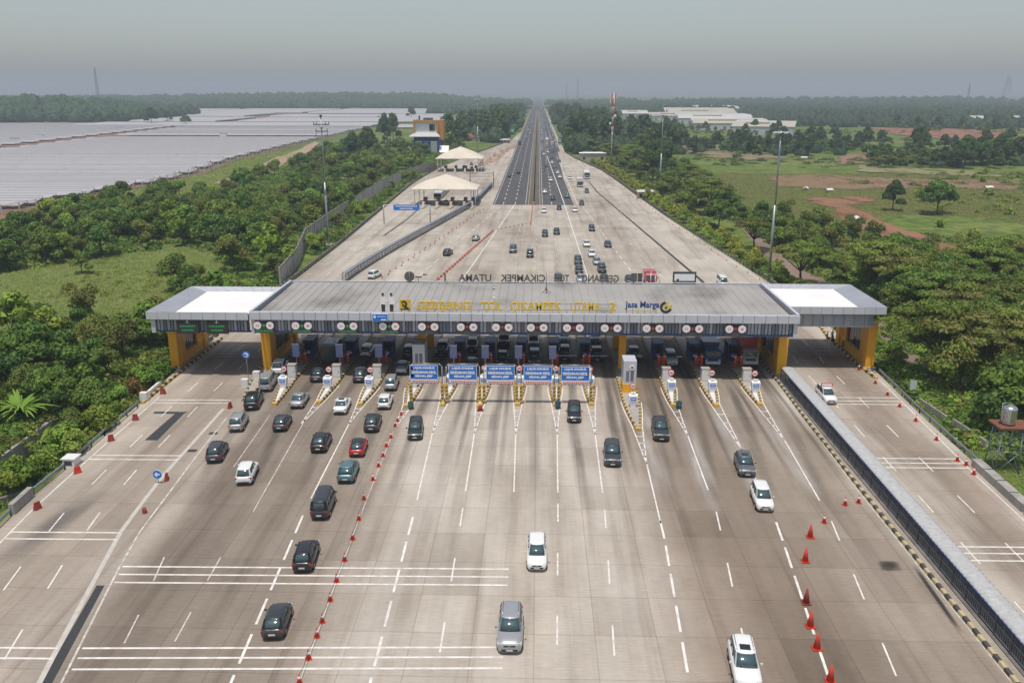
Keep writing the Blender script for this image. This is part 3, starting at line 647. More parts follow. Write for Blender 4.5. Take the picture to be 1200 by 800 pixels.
mb = MB(); text_into(mb, "Jasa Marga", 4.6, 1.15, (11.9, 112.1, 9.85), M['letter_blue'], depth=.2); mb.box(12.0, 16.2, 112.08, 112.2, 9.6, 9.68, M['letter_yellow'])
for k in range(6): mb.box(12.1+k*.8, 12.16+k*.8, 112.2, 112.26, 9.1, 9.9, M['steel'])
sign_thing('roof_lettering', mb, 'blue standing words Jasa Marga with a thin yellow underline on the roof', 'roof sign')
mb = MB(); c = (17.4, 112.1, 10.2)
mb.tube((17.4, 112.2, 9.1), (17.4, 112.2, 9.7), .05, M['steel'])
for k in range(22):     # broken ring
    if k in (2, 3): continue
    a0, a1 = 2*PI*k/22, 2*PI*(k+1)/22
    pr = lambda r, a: (c[0]+r*math.cos(a), c[2]+r*math.sin(a))
    m_ = M['black'] if 5 < k < 21 else M['letter_yellow']
    q = [pr(.48, a0), pr(.82, a0), pr(.82, a1), pr(.48, a1)]
    r0 = [(x, 112.0, z) for x, z in q]; r1 = [(x, 112.2, z) for x, z in q]; mb.loft([r0, r1], m_, smooth=False)
mb.disc(c, .34, (0, 1, 0), M['letter_yellow'], .2); mb.disc((c[0], 111.98, c[2]), .14, (0, 1, 0), M['black'], .06)
sign_thing('round_emblem', mb, 'round black and yellow ring emblem standing on the front of the roof', 'emblem')
mb = MB(); mb.box(-18.6, -17.1, 112.05, 112.2, 9.55, 11.05, M['letter_yellow'])
def arc(cx, cz, r, a0, a1, wdt):
    for k in range(8):
        t0, t1 = lerp(a0, a1, k/8), lerp(a0, a1, (k+1)/8)
        q = [(cx+rr*math.cos(t), cz+rr*math.sin(t)) for rr, t in ((r-wdt, t0), (r+wdt, t0), (r+wdt, t1), (r-wdt, t1))]
        mb.loft([[(x, 111.98, z) for x, z in q], [(x, 112.04, z) for x, z in q]], M['black'], smooth=False)
arc(-18.0, 10.45, .34, -.4, 2.6, .11); arc(-18.25, 9.85, .42, .0, 1.6, .1); arc(-17.35, 10.25, .42, 2.8, 4.6, .09)
mb.box(-18.5, -17.2, 111.98, 112.04, 9.62, 9.76, M['black'])
for x in (-18.4, -17.3): mb.box(x-.04, x+.04, 112.22, 112.28, 9.1, 10.2, M['steel'])
sign_thing('square_emblem', mb, 'square yellow and black emblem standing on the roof beside the letters', 'emblem')
for x, nm in ((-20.85, 'left'), (-19.7, 'right')):      # flat cut-out figures that stand on the roof as a sign
    mb = MB(); sgn = 1 if nm == 'left' else -1
    def pl(pts, m, y0=112.05, th=.08): mb.loft([[(x+px*sgn, y0, z) for px, z in pts], [(x+px*sgn, y0+th, z) for px, z in pts]], m, smooth=False)
    pl([(-.22, 9.35), (-.03, 9.35), (.0, 10.35), (-.26, 10.35)], M['black']); pl([(.04, 9.35), (.24, 9.35), (.27, 10.35), (.01, 10.35)], M['black'])
    pl([(-.30, 10.36), (.30, 10.36), (.36, 11.3), (.14, 11.42), (-.14, 11.42), (-.36, 11.3)], M['sign_white'])
    pl([(-.42, 10.45), (-.31, 10.45), (-.34, 11.25), (-.44, 11.2)], M['sign_white']); pl([(.31, 10.7), (.55, 10.95), (.5, 11.08), (.34, 11.2)], M['sign_white'])
    pl([(-.10, 11.43), (.10, 11.43), (.15, 11.62), (.12, 11.75), (-.12, 11.75), (-.15, 11.62)], M['skin']); pl([(-.17, 11.7), (.17, 11.7), (.16, 11.88), (0, 11.95), (-.16, 11.88)], M['black'], 112.03)
    mb.box(x-.03, x+.03, 112.14, 112.2, 9.1, 10.8, M['steel'])
    sign_thing('cutout_figure', mb, f'cut-out figure in white shirt on the roof, {"next to" if sgn < 0 else "farther from"} the square emblem', 'cut-out')
# back lettering faces the other way, so it reads mirrored from here
mb = MB(); zb = 9.66
for wd, a, b in (("GERBANG", 12.7, 7.0), ("TOL", 5.0, 2.9), ("CIKAMPEK", 1.3, -5.7), ("UTAMA", -7.1, -12.2), ("1", -14.2, -14.45)):
    text_into(mb, wd, abs(b-a), 1.15, (a, 130.2, zb), M['letter_unlit'], right=(-1, 0, 0), depth=.16)
for k in range(27): mb.box(-14+k, -13.96+k, 130.1, 130.16, 9.4, 9.75, M['steel_dark'])
sign_thing('roof_lettering', mb, 'dark standing letters seen mirrored from behind along the rear roof edge', 'roof sign')
mb = MB(); mb.disc((-19.9, 130.2, 10.4), .8, (0, 1, 0), M['letter_unlit'], .14); mb.tube((-19.9, 130.1, 9.4), (-19.9, 130.1, 11.2), .05, M['steel'])
sign_thing('round_emblem', mb, 'round dark emblem seen from behind at the rear roof edge', 'emblem')
mb = MB(); mb.box(-19, -18, 130.15, 130.25, 10.2, 10.42, M['letter_unlit']); mb.box(-17.8, -17.2, 130.15, 130.25, 10.6, 10.8, M['letter_unlit']); mb.tube((-18.5, 130.2, 9.4), (-18.5, 130.2, 10.2), .04, M['steel_dark'])
sign_thing('name_plate', mb, 'short dark strip sign beside the round emblem at the rear roof edge', 'sign')
mb = MB(); mb.box(14.6, 15.5, 130.15, 130.25, 9.75, 11.1, M['letter_unlit']); mb.box(15.6, 16.3, 130.15, 130.25, 9.75, 11.1, M['steel_dark']); mb.tube((15, 130.2, 9.3), (15, 130.2, 9.8), .04, M['steel_dark'])
sign_thing('square_emblem', mb, 'square dark emblem seen from behind at the rear roof edge', 'emblem')
for x in (17.6, 18.3, 19.0):
    mb = MB(); mb.tube((x, 130, 9.4), (x, 130, 11.5 if x != 18.3 else 10.9), .06, M['sign_white']); mb.box(x-.12, x+.12, 129.95, 130.05, 11.2 if x != 18.3 else 10.7, 11.5 if x != 18.3 else 10.9, M['steel'])
    sign_thing('roof_pole', mb, 'short white pole on the rear roof edge beside the framed board', 'pole', 'short poles on the rear roof edge')
mb = MB(); mb.box(21.0, 24.6, 130.1, 130.25, 9.75, 11.4, M['steel_dark']); mb.box(21.25, 24.35, 130.04, 130.1, 10.0, 11.05, M['sign_white']); mb.box(21.6, 21.95, 130.0, 130.04, 10.0, 10.3, M['steel_dark'])
for x in (21.3, 24.3): mb.box(x, x+.1, 130.12, 130.22, 9.3, 9.75, M['steel'])
sign_thing('framed_board', mb, 'white board in a dark frame standing on the rear roof edge', 'board')
for (px, py, h, lb) in ((640, 343, 3.2, 'tall thin mast with four arms in the middle of the canopy roof'), (579, 353, 2.2, 'short lightning rod with a white ball on the canopy roof')):
    x, y = G(px, py, 9.4); mb = MB(); mb.tube((x, y, 9.25), (x, y, 9.25+h), .06, M['steel_dark'] if h > 3 else M['sign_white'], r1=.03)
    if h > 3:
        for a in range(4): mb.tube((x, y, 9.9), (x+1.0*math.cos(a*PI/2+.6), y+1.0*math.sin(a*PI/2+.6), 9.28), .025, M['steel_dark'], n=4)
        mb.disc((x, y, 10), .15, (0, 0, 1), M['rust'], .3)
    else: mb.disc((x, y, 9.9), .14, (0, 0, 1), M['sign_white'], .25); mb.disc((x, y, 11.2), .12, (0, 0, 1), M['steel_dark'], .15)
    sign_thing('lightning_mast', mb, lb, 'mast')
# small blue sign on the fascia
mb = MB(); mb.box(-22.1, -20.0, 110.42, 110.56, 8.4, 9.45, M['sign_white']); mb.box(-22.05, -20.05, 110.37, 110.415, 8.44, 9.41, M['sign_blue'])
mb.box(-20.9, -20.2, 110.34, 110.368, 8.55, 8.72, M['sign_white']); mb.box(-21.9, -21.6, 110.34, 110.368, 8.85, 9.25, M['sign_white']); mb.box(-21.4, -20.2, 110.34, 110.368, 9.05, 9.12, M['sign_white'])
sign_thing('small_sign', mb, 'small blue sign with white marks on the grey roof fascia', 'sign')

# lane displays under the fascia
DX = [-37.0, -31.8, -25.6, -19.9, -14.6, -9.35, -4.6, .1, 4.95, 10.0, 15.6, 20.9, 26.6]
for i, x in enumerate(DX):
    green = i < 4; t = thing('lane_display', f'lane display with two white discs over the {ordn[i]} lane from the left', 'display', (x, 110.75, 7.5), group='lane displays on the gate front')
    mb = MB(); mb.box(-1.35, 1.35, 0, .28, -.95, -.36, M['steel_dark']); mb.box(-.45, .45, .0, .25, -.34, .5, M['black']); mb.box(-1.2, 1.2, .1, .28, -.34, .55, M['navy']); mb.build('housing', t)
    for s in (-1, 1):
        mb = MB(); mb.disc((s*.85, -.01, .12), .55, (0, 1, 0), M['sign_red'], .08); mb.disc((s*.85, -.06, .12), .525, (0, 1, 0), M['sign_white'], .06)
        if s < 0:
            for q in (-.16, .1): mb.box(s*.85+q, s*.85+q+.07, -.11, -.09, -.04, .28, M['cone'])
        else: mb.box(s*.85-.17, s*.85+.17, -.11, -.09, .05, .12, M['sign_red']); mb.box(s*.85-.17, s*.85+.17, -.11, -.09, .2, .25, M['sign_red'])
        mb.build('sign_disc', t)
    mb = MB(); m_ = M['led_green'] if green else M['led_red']
    if green: mb.box(-.16, .16, -.03, -.005, .02, .28, m_); mb.box(-.06, .06, -.03, -.005, -.16, .02, m_)
    else: mb.tube((-.13, -.02, -.05), (.13, -.02, .25), .03, m_, n=4); mb.tube((.13, -.02, -.05), (-.13, -.02, .25), .03, m_, n=4)
    if green:
        for k in range(10):
            if k not in (4,): mb.box(-1.15+k*.235, -.99+k*.235, -.03, -.005, -.75, -.55, m_)
    mb.build('led_symbol', t)
for x, nm in ((G(217, 384, 7.5)[0], 'nearer the outer edge'), (G(252, 384, 7.5)[0], 'nearer the main roof')):
    t = thing('slip_road_display', 'green text display over the left slip road, '+nm, 'display', (x, 110.5, 7.6), group='green displays over the left slip road')
    mb = MB(); mb.box(-1.45, 1.45, 0, .3, -1.15, .95, M['black']); mb.build('housing', t)
    mb = MB()
    for r_, n_ in ((-.1, 9), (-.65, 7)):
        for k in range(n_): mb.box(-n_*.12+k*.24, -n_*.12+k*.24+.15, -.03, -.005, r_-.12, r_+.12, M['led_green'])
    mb.build('led_text', t)
    mb = MB(); mb.face([(-.05, -.02, .3), (.05, -.02, .3), (.05, -.02, .75), (-.05, -.02, .75)], M['sign_white']); mb.face([(-.3, -.02, .5), (0, -.02, .28), (.3, -.02, .5), (0, -.02, .42)], M['sign_white']); mb.build('arrow', t)

# ------------------------------------------------------------------ island equipment
def deg(i): return 'on the %s toll island from the left' % ordn[i]
def make_machine():
    t = thing('ticket_machine', 'm', 'ticket machine', (0, 0, 0), group='white ticket machines')
    mb = MB(); mb.loft([[(-.34, -.3, 0), (.34, -.3, 0), (.34, .3, 0), (-.34, .3, 0)], [(-.5, -.4, .75), (.5, -.4, .75), (.5, .35, .75), (-.5, .35, .75)], [(-.55, -.42, 1.5), (.55, -.42, 1.5), (.55, .3, 1.6), (-.55, .3, 1.6)]], M['sign_white'], smooth=False); mb.build('cabinet', t)
    mb = MB(); mb.box(-.36, .36, -.48, -.43, .95, 1.3, M['sign_blue']); mb.box(-.26, .26, -.495, -.481, 1.08, 1.17, M['sign_white']); mb.build('label_panel', t)
    mb = MB(); mb.box(-.12, .12, -.1, .2, 1.6, 1.8, M['sign_white']); mb.box(-.3, .3, -.15, .1, 1.78, 1.86, M['sign_white']); mb.build('cap', t)
    return t
def make_noentry():
    t = thing('no_entry_sign', 'n', 'road sign', (0, 0, 0), group='round red and white signs over the ticket machines')
    mb = MB(); mb.tube((0, 0, 0), (0, 0, 2.2), .04, M['steel']); mb.build('pole', t)
    mb = MB(); mb.disc((0, -.06, 2.35), .42, (0, 1, 0), M['sign_red'], .05); mb.disc((0, -.1, 2.35), .33, (0, 1, 0), M['sign_white'], .03); mb.box(-.22, .22, -.14, -.118, 2.28, 2.42, M['sign_red']); mb.build('sign_disc', t)
    return t
def make_box():
    t = thing('service_cabinet', 'c', 'cabinet', (0, 0, 0), group='pale cabinets on the toll islands')
    mb = MB(); mb.box(-.55, .55, -.45, .45, 0, 1.75, M['white']); mb.box(-.6, .6, -.5, .5, 1.75, 1.85, M['kconc']); mb.build('housing', t)
    mb = MB(); mb.box(-.45, .45, -.48, -.452, .2, 1.55, M['white']); mb.box(.3, .36, -.51, -.481, .8, 1.0, M['trim']); mb.build('door', t)
    return t
def make_booth():
    t = thing('toll_booth', 'b', 'toll booth', (0, 0, 0), group='dark blue toll booths')
    mb = MB(); mb.box(-.72, .72, -1.5, 1.5, 0, 1.1, M['booth']); mb.box(-.78, .78, -1.6, 1.6, 2.3, 2.55, M['booth'])
    for x in (-.7, .62):
        for y in (-1.48, -.1, 1.4): mb.box(x, x+.08, y, y+.08, 1.1, 2.3, M['booth'])
    mb.build('cabin', t)
    mb = MB(); mb.box(-.6, .6, -1.38, 1.38, 1.1, 2.3, M['glass']); mb.build('window', t)
    mb = MB(); mb.disc((0, -1.53, .7), .22, (0, 1, 0), M['sign_white'], .04); mb.build('emblem', t)
    return t
def make_guard():
    t = thing('impact_guard', 'g', 'guard post', (0, 0, 0), group='orange guard posts in front of the booths')
    for x in (-.42, .42):
        mb = MB(); mb.tube((x, 0, 0), (x, 0, 1.95), .17, M['guard'], n=10); mb.tube((x, 0, 1.5), (x, 0, 1.65), .18, M['sign_white'], n=10); mb.build('post', t)
    mb = MB(); mb.tube((-.42, 0, 1.2), (.42, 0, 1.2), .1, M['guard']); mb.build('rail', t)
    return t
def make_lilac():
    t = thing('info_board', 'i', 'sign board', (0, 0, 0), group='upright lilac panels on the islands')
    mb = MB(); mb.box(-.09, .09, -.06, .06, 0, 2.0, M['steel']); mb.build('pole', t)
    mb = MB(); mb.box(-.5, .5, -.2, -.06, 1.7, 3.5, M['label_lilac']); mb.box(-.54, .54, -.22, .0, 3.5, 3.62, M['sign_white']); mb.build('board', t)
    return t
def make_arm(length):
    t = thing('barrier_gate', 'a', 'barrier', (0, 0, 0), group='lane barriers with white arms')
    mb = MB(); mb.box(-.2, .2, -.2, .2, 0, 1.05, M['guard']); mb.build('housing', t)
    mb = MB()
    for k in range(8): mb.box(.2+k*length/8, .2+(k+1)*length/8-.01, -.05, .03, .88, .98, M['sign_white'] if k % 2 else M['sign_white'] if k > 5 else M['fascia'])
    mb.build('arm', t)
    return t
P0 = {'m': make_machine(), 'n': make_noentry(), 'c': make_box(), 'b': make_booth(), 'g': make_guard(), 'i': make_lilac(), 'a': make_arm(2.8)}
used = set()
def put(k, x, y, label, rz=0, z=.24):
    if k not in used:
        used.add(k); o = P0[k]; o.location = (x, y, z); o.rotation_euler.z = rz; o['label'] = label; return o
    return dup(P0[k], (x, y, z), rz, label)
for i in range(13):
    x = CX[i]; t9 = -5.5 if i == 9 else 0
    if i not in (4, 5, 6, 7, 8, 3):
        put('m', lerp(TIPX[i], CX[i], .7), 106.3+t9, 'white ticket machine '+deg(i))
        put('n', lerp(TIPX[i], CX[i], .8), 107.3+t9, 'round no-entry sign '+deg(i))
        if i != 9: put('c', CX[i]-.2+(0 if i > 8 else .35), 111.0, 'pale service cabinet '+deg(i))
    else:
        put('m', lerp(TIPX[i], CX[i], .8), 107.5, 'white ticket machine '+deg(i))
        put('n', lerp(TIPX[i], CX[i], .85), 108.6, 'round no-entry sign '+deg(i))
    if i not in (3, 9):
        put('g', x, 117.0, 'pair of orange guard posts '+deg(i)); put('b', x, 121.8, 'dark blue toll booth '+deg(i))
    if i < 3 or 3 < i < 8: put('i', x-.3, 115.0, 'upright lilac panel on a post '+deg(i))
    if i > 6: put('a', x+.3, 119.0, 'white barrier arm '+deg(i), 0)
    if i in (3, 9):
        yb = 112.6 if i == 3 else 105.8
        t = thing('equipment_tower', 'tall grey cabinet tower with orange foot '+deg(i), 'cabinet', (x, yb+1.2, .24), group='tall grey cabinet towers')
        mb = MB(); mb.box(-.85, .85, -1.2, 1.6, 1.2, 4.3, M['fascia']); mb.box(-.5, -.1, -1.24, -1.201, 1.6, 3.0, M['louvre']); mb.box(.1, .5, -1.24, -1.201, 1.6, 3.0, M['louvre']); mb.build('housing', t)
        mb = MB(); mb.box(-.9, .9, -1.25, 1.65, 0, 1.2, M['yellow']); mb.build('foot', t)
        if i == 9: mb = MB(); mb.disc((.25, -1.26, 3.5), .35, (0, 1, 0), M['sign_white'], .06); mb.box(.1, .4, -1.32, -1.3, 3.4, 3.6, M['black']); mb.build('sign_disc', t)

# height gantries with the blue lane signs
def striped_post(mb, x, y, z0, z1, w_):
    k = 0; z = z0
    while z < z1-.01:
        e = min(z+.35, z1); mb.box(x-w_, x+w_, y-w_, y+w_, z, e, M['kerb_yellow'] if k % 2 == 0 else M['kerb_black']); z = e; k += 1
gy = 101.9
GXP = [-16.3, -11.75, -7.0, -2.3, 2.45, 7.05]
for k in range(5):
    x0, x1 = GXP[k]+.42, GXP[k+1]-.12; xm = (x0+x1)/2
    t = thing('height_gantry', f'height gantry with blue LAJUR KHUSUS sign, {ordn[k]} of the five from the left', 'gantry', (xm, gy, 0), group='height gantries with blue signs')
    hw = (x1-x0)/2
    for s in (-1, 1):
        mb = MB(); mb.tube((s*hw, 0, 2.2), (s*hw, 0, 4.9), .07, M['steel']); mb.tube((s*hw, 0, 4.9), (s*(hw-.35), 0, 5.22), .07, M['steel'])
        mb.box(s*hw-.2, s*hw+.2, -.18, .18, .24, 2.6, M['kerb_yellow'])
        for q in range(4): mb.face([(s*hw-.12, -.185, .5+q*.5), (s*hw+.12, -.185, .65+q*.5), (s*hw+.12, -.185, .85+q*.5), (s*hw-.12, -.185, .7+q*.5)], M['black'])
        mb.build('post', t)
    mb = MB(); mb.tube((-hw+.35, 0, 5.22), (hw-.35, 0, 5.22), .07, M['steel']); mb.tube((-hw, 0, 2.85), (hw, 0, 2.85), .05, M['steel'])
    mb.box(-hw, hw, -.04, .04, 2.6, 2.7, M['sign_red']); 
    for q in range(9): mb.box(-hw+q*hw*2/9+.03, -hw+q*hw*2/9+.24, -.06, -.041, 2.61, 2.69, M['sign_white'])
    mb.build('cross_beam', t)
    sgw = 1.72; sx = -.25 if k == 0 else 0
    mb = MB(); mb.box(sx-sgw-.06, sx+sgw+.06, -.16, -.1, 3.22, 5.08, M['sign_white']); mb.box(sx-sgw, sx+sgw, -.2, -.162, 3.27, 5.03, M['sign_blue'])
    for s_, z_, w_ in (("LAJUR KHUSUS", 4.52, 2.7), ("KENDARAAN KECIL", 3.98, 3.1), ("SEDAN, JEEP", 3.44, 2.2)):
        text_into(mb, s_, w_, .36, (sx-w_/2, -.225, z_), M['sign_white'], depth=.03, bold=.045)
    mb.build('sign_board', t)
    mb = MB(); mb.box(sx-sgw, sx+sgw, -.2, -.12, 2.78, 3.19, M['sign_white'])
    for q in range(12): mb.box(sx-sgw+.2+q*.27, sx-sgw+.38+q*.27, -.23, -.205, 2.9, 3.06, M['sign_red'])
    mb.build('warning_strip', t)
    for s in ((-1,) if k in (0, 2) else (1,) if k == 4 else ()):
        mb = MB()
        for q in range(3): mb.box(s*(hw-.25)-.2, s*(hw-.25)+.2, -.2, -.12, 3.5+q*.5, 3.85+q*.5, M['sign_white'])
        mb.build('side_plate', t)
# bins and blue drums at the noses
for (x, y, m_, nm) in ((-15.6, 99.6, 'green_bin', 'dark green'), (2.75, 100.3, 'green_bin', 'dark blue'), (17.9, 100.8, 'green_bin', 'deep green')):
    mm = mat('drum_'+nm.replace(' ', '_'), (.02, .09, .08) if 'green' in nm else (.02, .06, .12), rough=.5)
    mb = MB(); mb.tube((x, y, .0), (x, y, .85), .33, mm, r1=.36, n=14); mb.tube((x, y, .85), (x, y, .93), .38, mm, n=14); mb.tube((x, y, .93), (x, y, .99), .1, M['black'])
    sign_thing('waste_drum', mb, f'{nm} drum standing by the island nose ' + {-15.6: 'left of the blue signs', 2.75: 'under the right-hand blue signs', 17.9: 'right of the grey cabinet tower'}[x], 'drum')
mb = MB(); mb.tube((-6.9, 99.3, 0), (-6.9, 99.3, .7), .3, M['cone_old'], r1=.2, n=10); mb.box(-7.3, -6.5, 98.95, 99.7, 0, .12, M['cone_old']); sign_thing('waste_drum', mb, 'maroon drum at the nose of an island under the blue signs', 'drum')

# ------------------------------------------------------------------ kerbs, guardrails, walkways
mb = MB(); striped(mb, [(33.0, 131), (33.0, 110), (32.65, 98), (32.4, 80), (32.3, 50), (32.2, 20)], .34, .28, .75, M['kerb_pale'], M['kerb_black'])
mb.box(33.18, 35.3, 20, 112.5, 0, .10, M['conc_dark']); sign_thing('striped_kerb', mb, 'long black and pale yellow kerb below the covered walkway', 'kerb')
mb = MB(); striped(mb, [(-49.9, 100.4), (-50.1, 108), (-50.4, 130)], .35, .3, .8); sign_thing('striped_kerb', mb, 'black and yellow kerb at the foot of the outer left column', 'kerb')
mb = MB(); striped(mb, [(-39.4, 131), (-39.3, 112), (-37.5, 101.5)], .35, .3, .8, M['kerb_pale']); striped(mb, [(-37.5, 101.5), (-36.9, 107), (-36.8, 131)], .3, .3, .8, M['kerb_pale'])
mb.poly([(-37.5, 101.8), (-37.05, 107), (-37, 131), (-39.2, 131), (-39.1, 112)], 0, .22, M['kconc']); sign_thing('striped_kerb', mb, 'pointed kerbed island at the foot of the inner left column', 'kerb')
mb = MB(); striped(mb, [(46.9, 112.8), (46.6, 118), (47.0, 134), (48, 142)], .4, .32, .85); sign_thing('striped_kerb', mb, 'yellow and black kerb at the foot of the outer right column', 'kerb')

def walkway(name, label, pts, h, rad, two=True, m_top=None):
    t = thing(name, label, 'covered walkway', (pts[0][0], pts[0][1], 0)); m_top = m_top or M['steel']
    ox, oy = pts[0]; full = []
    for (a, b) in zip(pts, pts[1:]):
        L_ = math.hypot(b[0]-a[0], b[1]-a[1]); n_ = max(1, round(L_/.55))
        full += [(lerp(a[0], b[0], i/n_)-ox, lerp(a[1], b[1], i/n_)-oy) for i in range(n_)]
    full.append((pts[-1][0]-ox, pts[-1][1]-oy)); mb = MB(); rings = []
    for i, p in enumerate(full):
        q = full[min(i+1, len(full)-1)]; r_ = full[max(i-1, 0)]; d = Vector((q[0]-r_[0], q[1]-r_[1])).normalized(); nn = Vector((-d.y, d.x))
        for s in ((0, .97), (.5, .97), (.56, 1.05), (.94, 1.05)):
            if i == len(full)-1 and s[0] > 0: continue
            f = s[0]*.55; rings.append([(p[0]+d.x*f+nn.x*rad*s[1]*math.cos(PI*k/8), p[1]+d.y*f+nn.y*rad*s[1]*math.cos(PI*k/8), h+rad*.34*s[1]*math.sin(PI*k/8)) for k in range(9)])
    mb.loft(rings, m_top, smooth=False, caps=False, closed=False); mb.build('arched_roof', t)
    rail = MB(); bars = MB(); acc = 0
    for i in range(len(full)-1):
        p, q = full[i], full[i+1]; d = Vector((q[0]-p[0], q[1]-p[1])).normalized(); nn = Vector((-d.y, d.x))
        for s in (-1, 1):
            a = Vector((p[0]+nn.x*rad*s, p[1]+nn.y*rad*s)); b = Vector((q[0]+nn.x*rad*s, q[1]+nn.y*rad*s))
            for z in (h, h-.12): rail.tube((a.x, a.y, z), (b.x, b.y, z), .06, M['navy'], n=4, caps=False)
            for z in (1.1, .3): rail.tube((a.x, a.y, z), (b.x, b.y, z), .03, M['steel'], n=4, caps=False)
            if i % 4 == 0: bars.box(a.x-.05, a.x+.05, a.y-.05, a.y+.05, .1, h, M['steel_dark'])
            elif i % 2 == 0: bars.box(a.x-.02, a.x+.02, a.y-.02, a.y+.02, .1, h, M['louvre'])
            for ff_ in (0, .5): bars.box(lerp(a.x, b.x, ff_)-.012, lerp(a.x, b.x, ff_)+.012, lerp(a.y, b.y, ff_)-.012, lerp(a.y, b.y, ff_)+.012, .3, 1.1, M['steel'])
    rail.build('rail', t); bars.build('fence_bars', t)
    return t
walkway('covered_walkway', 'long grey arched walkway roof on dark blue rails beside the right slip road', [(34.35, 112.0), (34.35, 80), (34.2, 20)], 1.75, .82, m_top=M['walk_roof'])
W2 = [G(*p) for p in ((404, 330), (418, 320), (440, 306), (465, 291), (490, 277), (515, 263), (540, 249), (556, 240))]
walkway('covered_walkway', 'curving fenced walkway with grey roof leading to the tented toll booths', W2+[(-20.5, 335), (-19.4, 360)], 1.7, .5)

def guardrail(name, label, pts, cat='guardrail', m_=None, h=.75):
    t = thing(name, label, cat, (pts[0][0], pts[0][1], 0)); ox, oy = pts[0]
    mb = MB(); ps = MB()
    for a, b in zip(pts, pts[1:]):
        a = (a[0]-ox, a[1]-oy); b = (b[0]-ox, b[1]-oy); L_ = math.hypot(b[0]-a[0], b[1]-a[1]); d = Vector(((b[0]-a[0])/L_, (b[1]-a[1])/L_)); nn = Vector((-d.y, d.x))
        prof = [(0, h-.32), (.07, h-.26), (.02, h-.16), (.07, h-.06), (0, h), (-.08, h), (-.08, h-.32)]
        mb.loft([[(p[0]+nn.x*u, p[1]+nn.y*u, z) for u, z in prof] for p in (a, b)], m_ or M['steel'], smooth=False)
        n_ = max(1, int(L_/3))
        for i in range(n_+1): x, y = lerp(a[0], b[0], i/n_), lerp(a[1], b[1], i/n_); ps.box(x-.06, x+.06, y-.06, y+.06, -.5, h-.02, M['steel_dark'])
    mb.build('rail', t); ps.build('posts', t); 
    return t
guardrail('guardrail', 'grey steel guardrail beside the right slip road', [(46.9, 84.8), (47.3, 100), (48.2, 115.5)])
guardrail('guardrail', 'grey steel guardrail beside the left slip road above the cabinet', [(-49.95, 99), (-49.7, 90), (-49.4, 83.5)])
guardrail('guardrail', 'short grey guardrail between the pale cabinet and the concrete barrier', [(-49.35, 80.8), (-49.3, 75)])
guardrail('guardrail', 'grey guardrail at the lower left corner of the slip road', [(-48.95, 70.6), (-48.2, 64), (-46.5, 54)])
def block_wall(name, label, cat, pts, z0, z1, th, m_, cap=None):
    t = thing(name, label, cat, (pts[0][0], pts[0][1], 0)); ox, oy = pts[0]; mb = MB(); cp = MB()
    for a, b in zip(pts, pts[1:]):
        L_ = math.hypot(b[0]-a[0], b[1]-a[1]); d = Vector(((b[0]-a[0])/L_, (b[1]-a[1])/L_)); nn = Vector((-d.y, d.x))*th/2; n_ = max(1, round(L_/2.4))
        for i in range(n_):
            p = (lerp(a[0], b[0], i/n_+.012)-ox, lerp(a[1], b[1], i/n_+.012)-oy); q = (lerp(a[0], b[0], (i+1)/n_-.012)-ox, lerp(a[1], b[1], (i+1)/n_-.012)-oy)
            mb.poly([(p[0]-nn.x, p[1]-nn.y), (q[0]-nn.x, q[1]-nn.y), (q[0]+nn.x, q[1]+nn.y), (p[0]+nn.x, p[1]+nn.y)], z0, z1, m_)
            if cap:
                nn2 = nn*1.5; cp.poly([(p[0]-nn2.x, p[1]-nn2.y), (q[0]-nn2.x, q[1]-nn2.y), (q[0]+nn2.x, q[1]+nn2.y), (p[0]+nn2.x, p[1]+nn2.y)], z1, z1+.3, cap)
                if i % 2 == 0: cp.box(p[0]-.16, p[0]+.16, p[1]-.16, p[1]+.16, z0, z1+.32, m_)
    mb.build('wall_panels', t)
    if cap: cp.build('coping', t)
    return t
block_wall('concrete_barrier', 'pale concrete barrier at the left edge of the left slip road', 'barrier', [(-49.3, 74.6), (-49.0, 70.8)], -.3, 1.05, .5, M['conc'])
t = block_wall('concrete_barrier', 'long low pale concrete barrier at the right edge of the slip road', 'barrier', [(46.6, 84.6), (46.3, 74), (45.4, 50), (44.6, 30)], -.5, .85, .95, M['conc'])
block_wall('concrete_barrier', 'short concrete barrier before the outer left column', 'barrier', [(-50.3, 103), (-50.5, 107.3)], -.3, .8, .35, M['white'])
for x, y, nm in ((-50.2, 101.6, 'by the outer left column, nearer the camera'), (-50.9, 107.8, 'against the foot of the outer left column'), (-38.5, 110.5, 'by the foot of the inner left column'), (-39.0, 107.2, 'under the round blue mirror post')):
    mb = MB(); mb.poly([(x-.45, y-.35), (x+.45, y-.35), (x+.45, y+.35), (x-.45, y+.35)], 0, 1.15, M['white']); sign_thing('concrete_block', mb, 'white concrete block '+nm, 'block')
t = thing('roadside_cabinet', 'pale box cabinet at the gap in the left guardrail', 'cabinet', (-49.3, 82.1, 0)); mb = MB(); mb.box(-.8, .8, -.9, .9, .0, 1.0, M['white']); mb.poly([(-.95, -1), (.95, -1), (.95, 1), (-.95, 1)], 1.0, 1.15, M['white']); mb.build('housing', t); mb = MB(); mb.box(-.5, .5, -.93, -.901, .2, .8, M['steel_dark']); mb.build('hatch', t); t.scale = (.8, .75, .8)
block_wall('drain_wall', 'dark stained concrete wall of the drain below the slip road', 'wall', [(-58.5, 97), (-58.2, 88), (-57.8, 78), (-57.2, 60)], -2.6, .15, .5, M['conc'])
block_wall('drain_wall', 'low broken concrete wall by the lower left picture corner', 'wall', [(-51.0, 76), (-54.5, 72), (-57, 69)], -1.9, -.1, .5, M['conc_dark'])
sheet('drain_water', [(-58.2, 98), (-58.0, 60), (-55.8, 60), (-56.0, 98)], -2.2, M['conc_dark'])
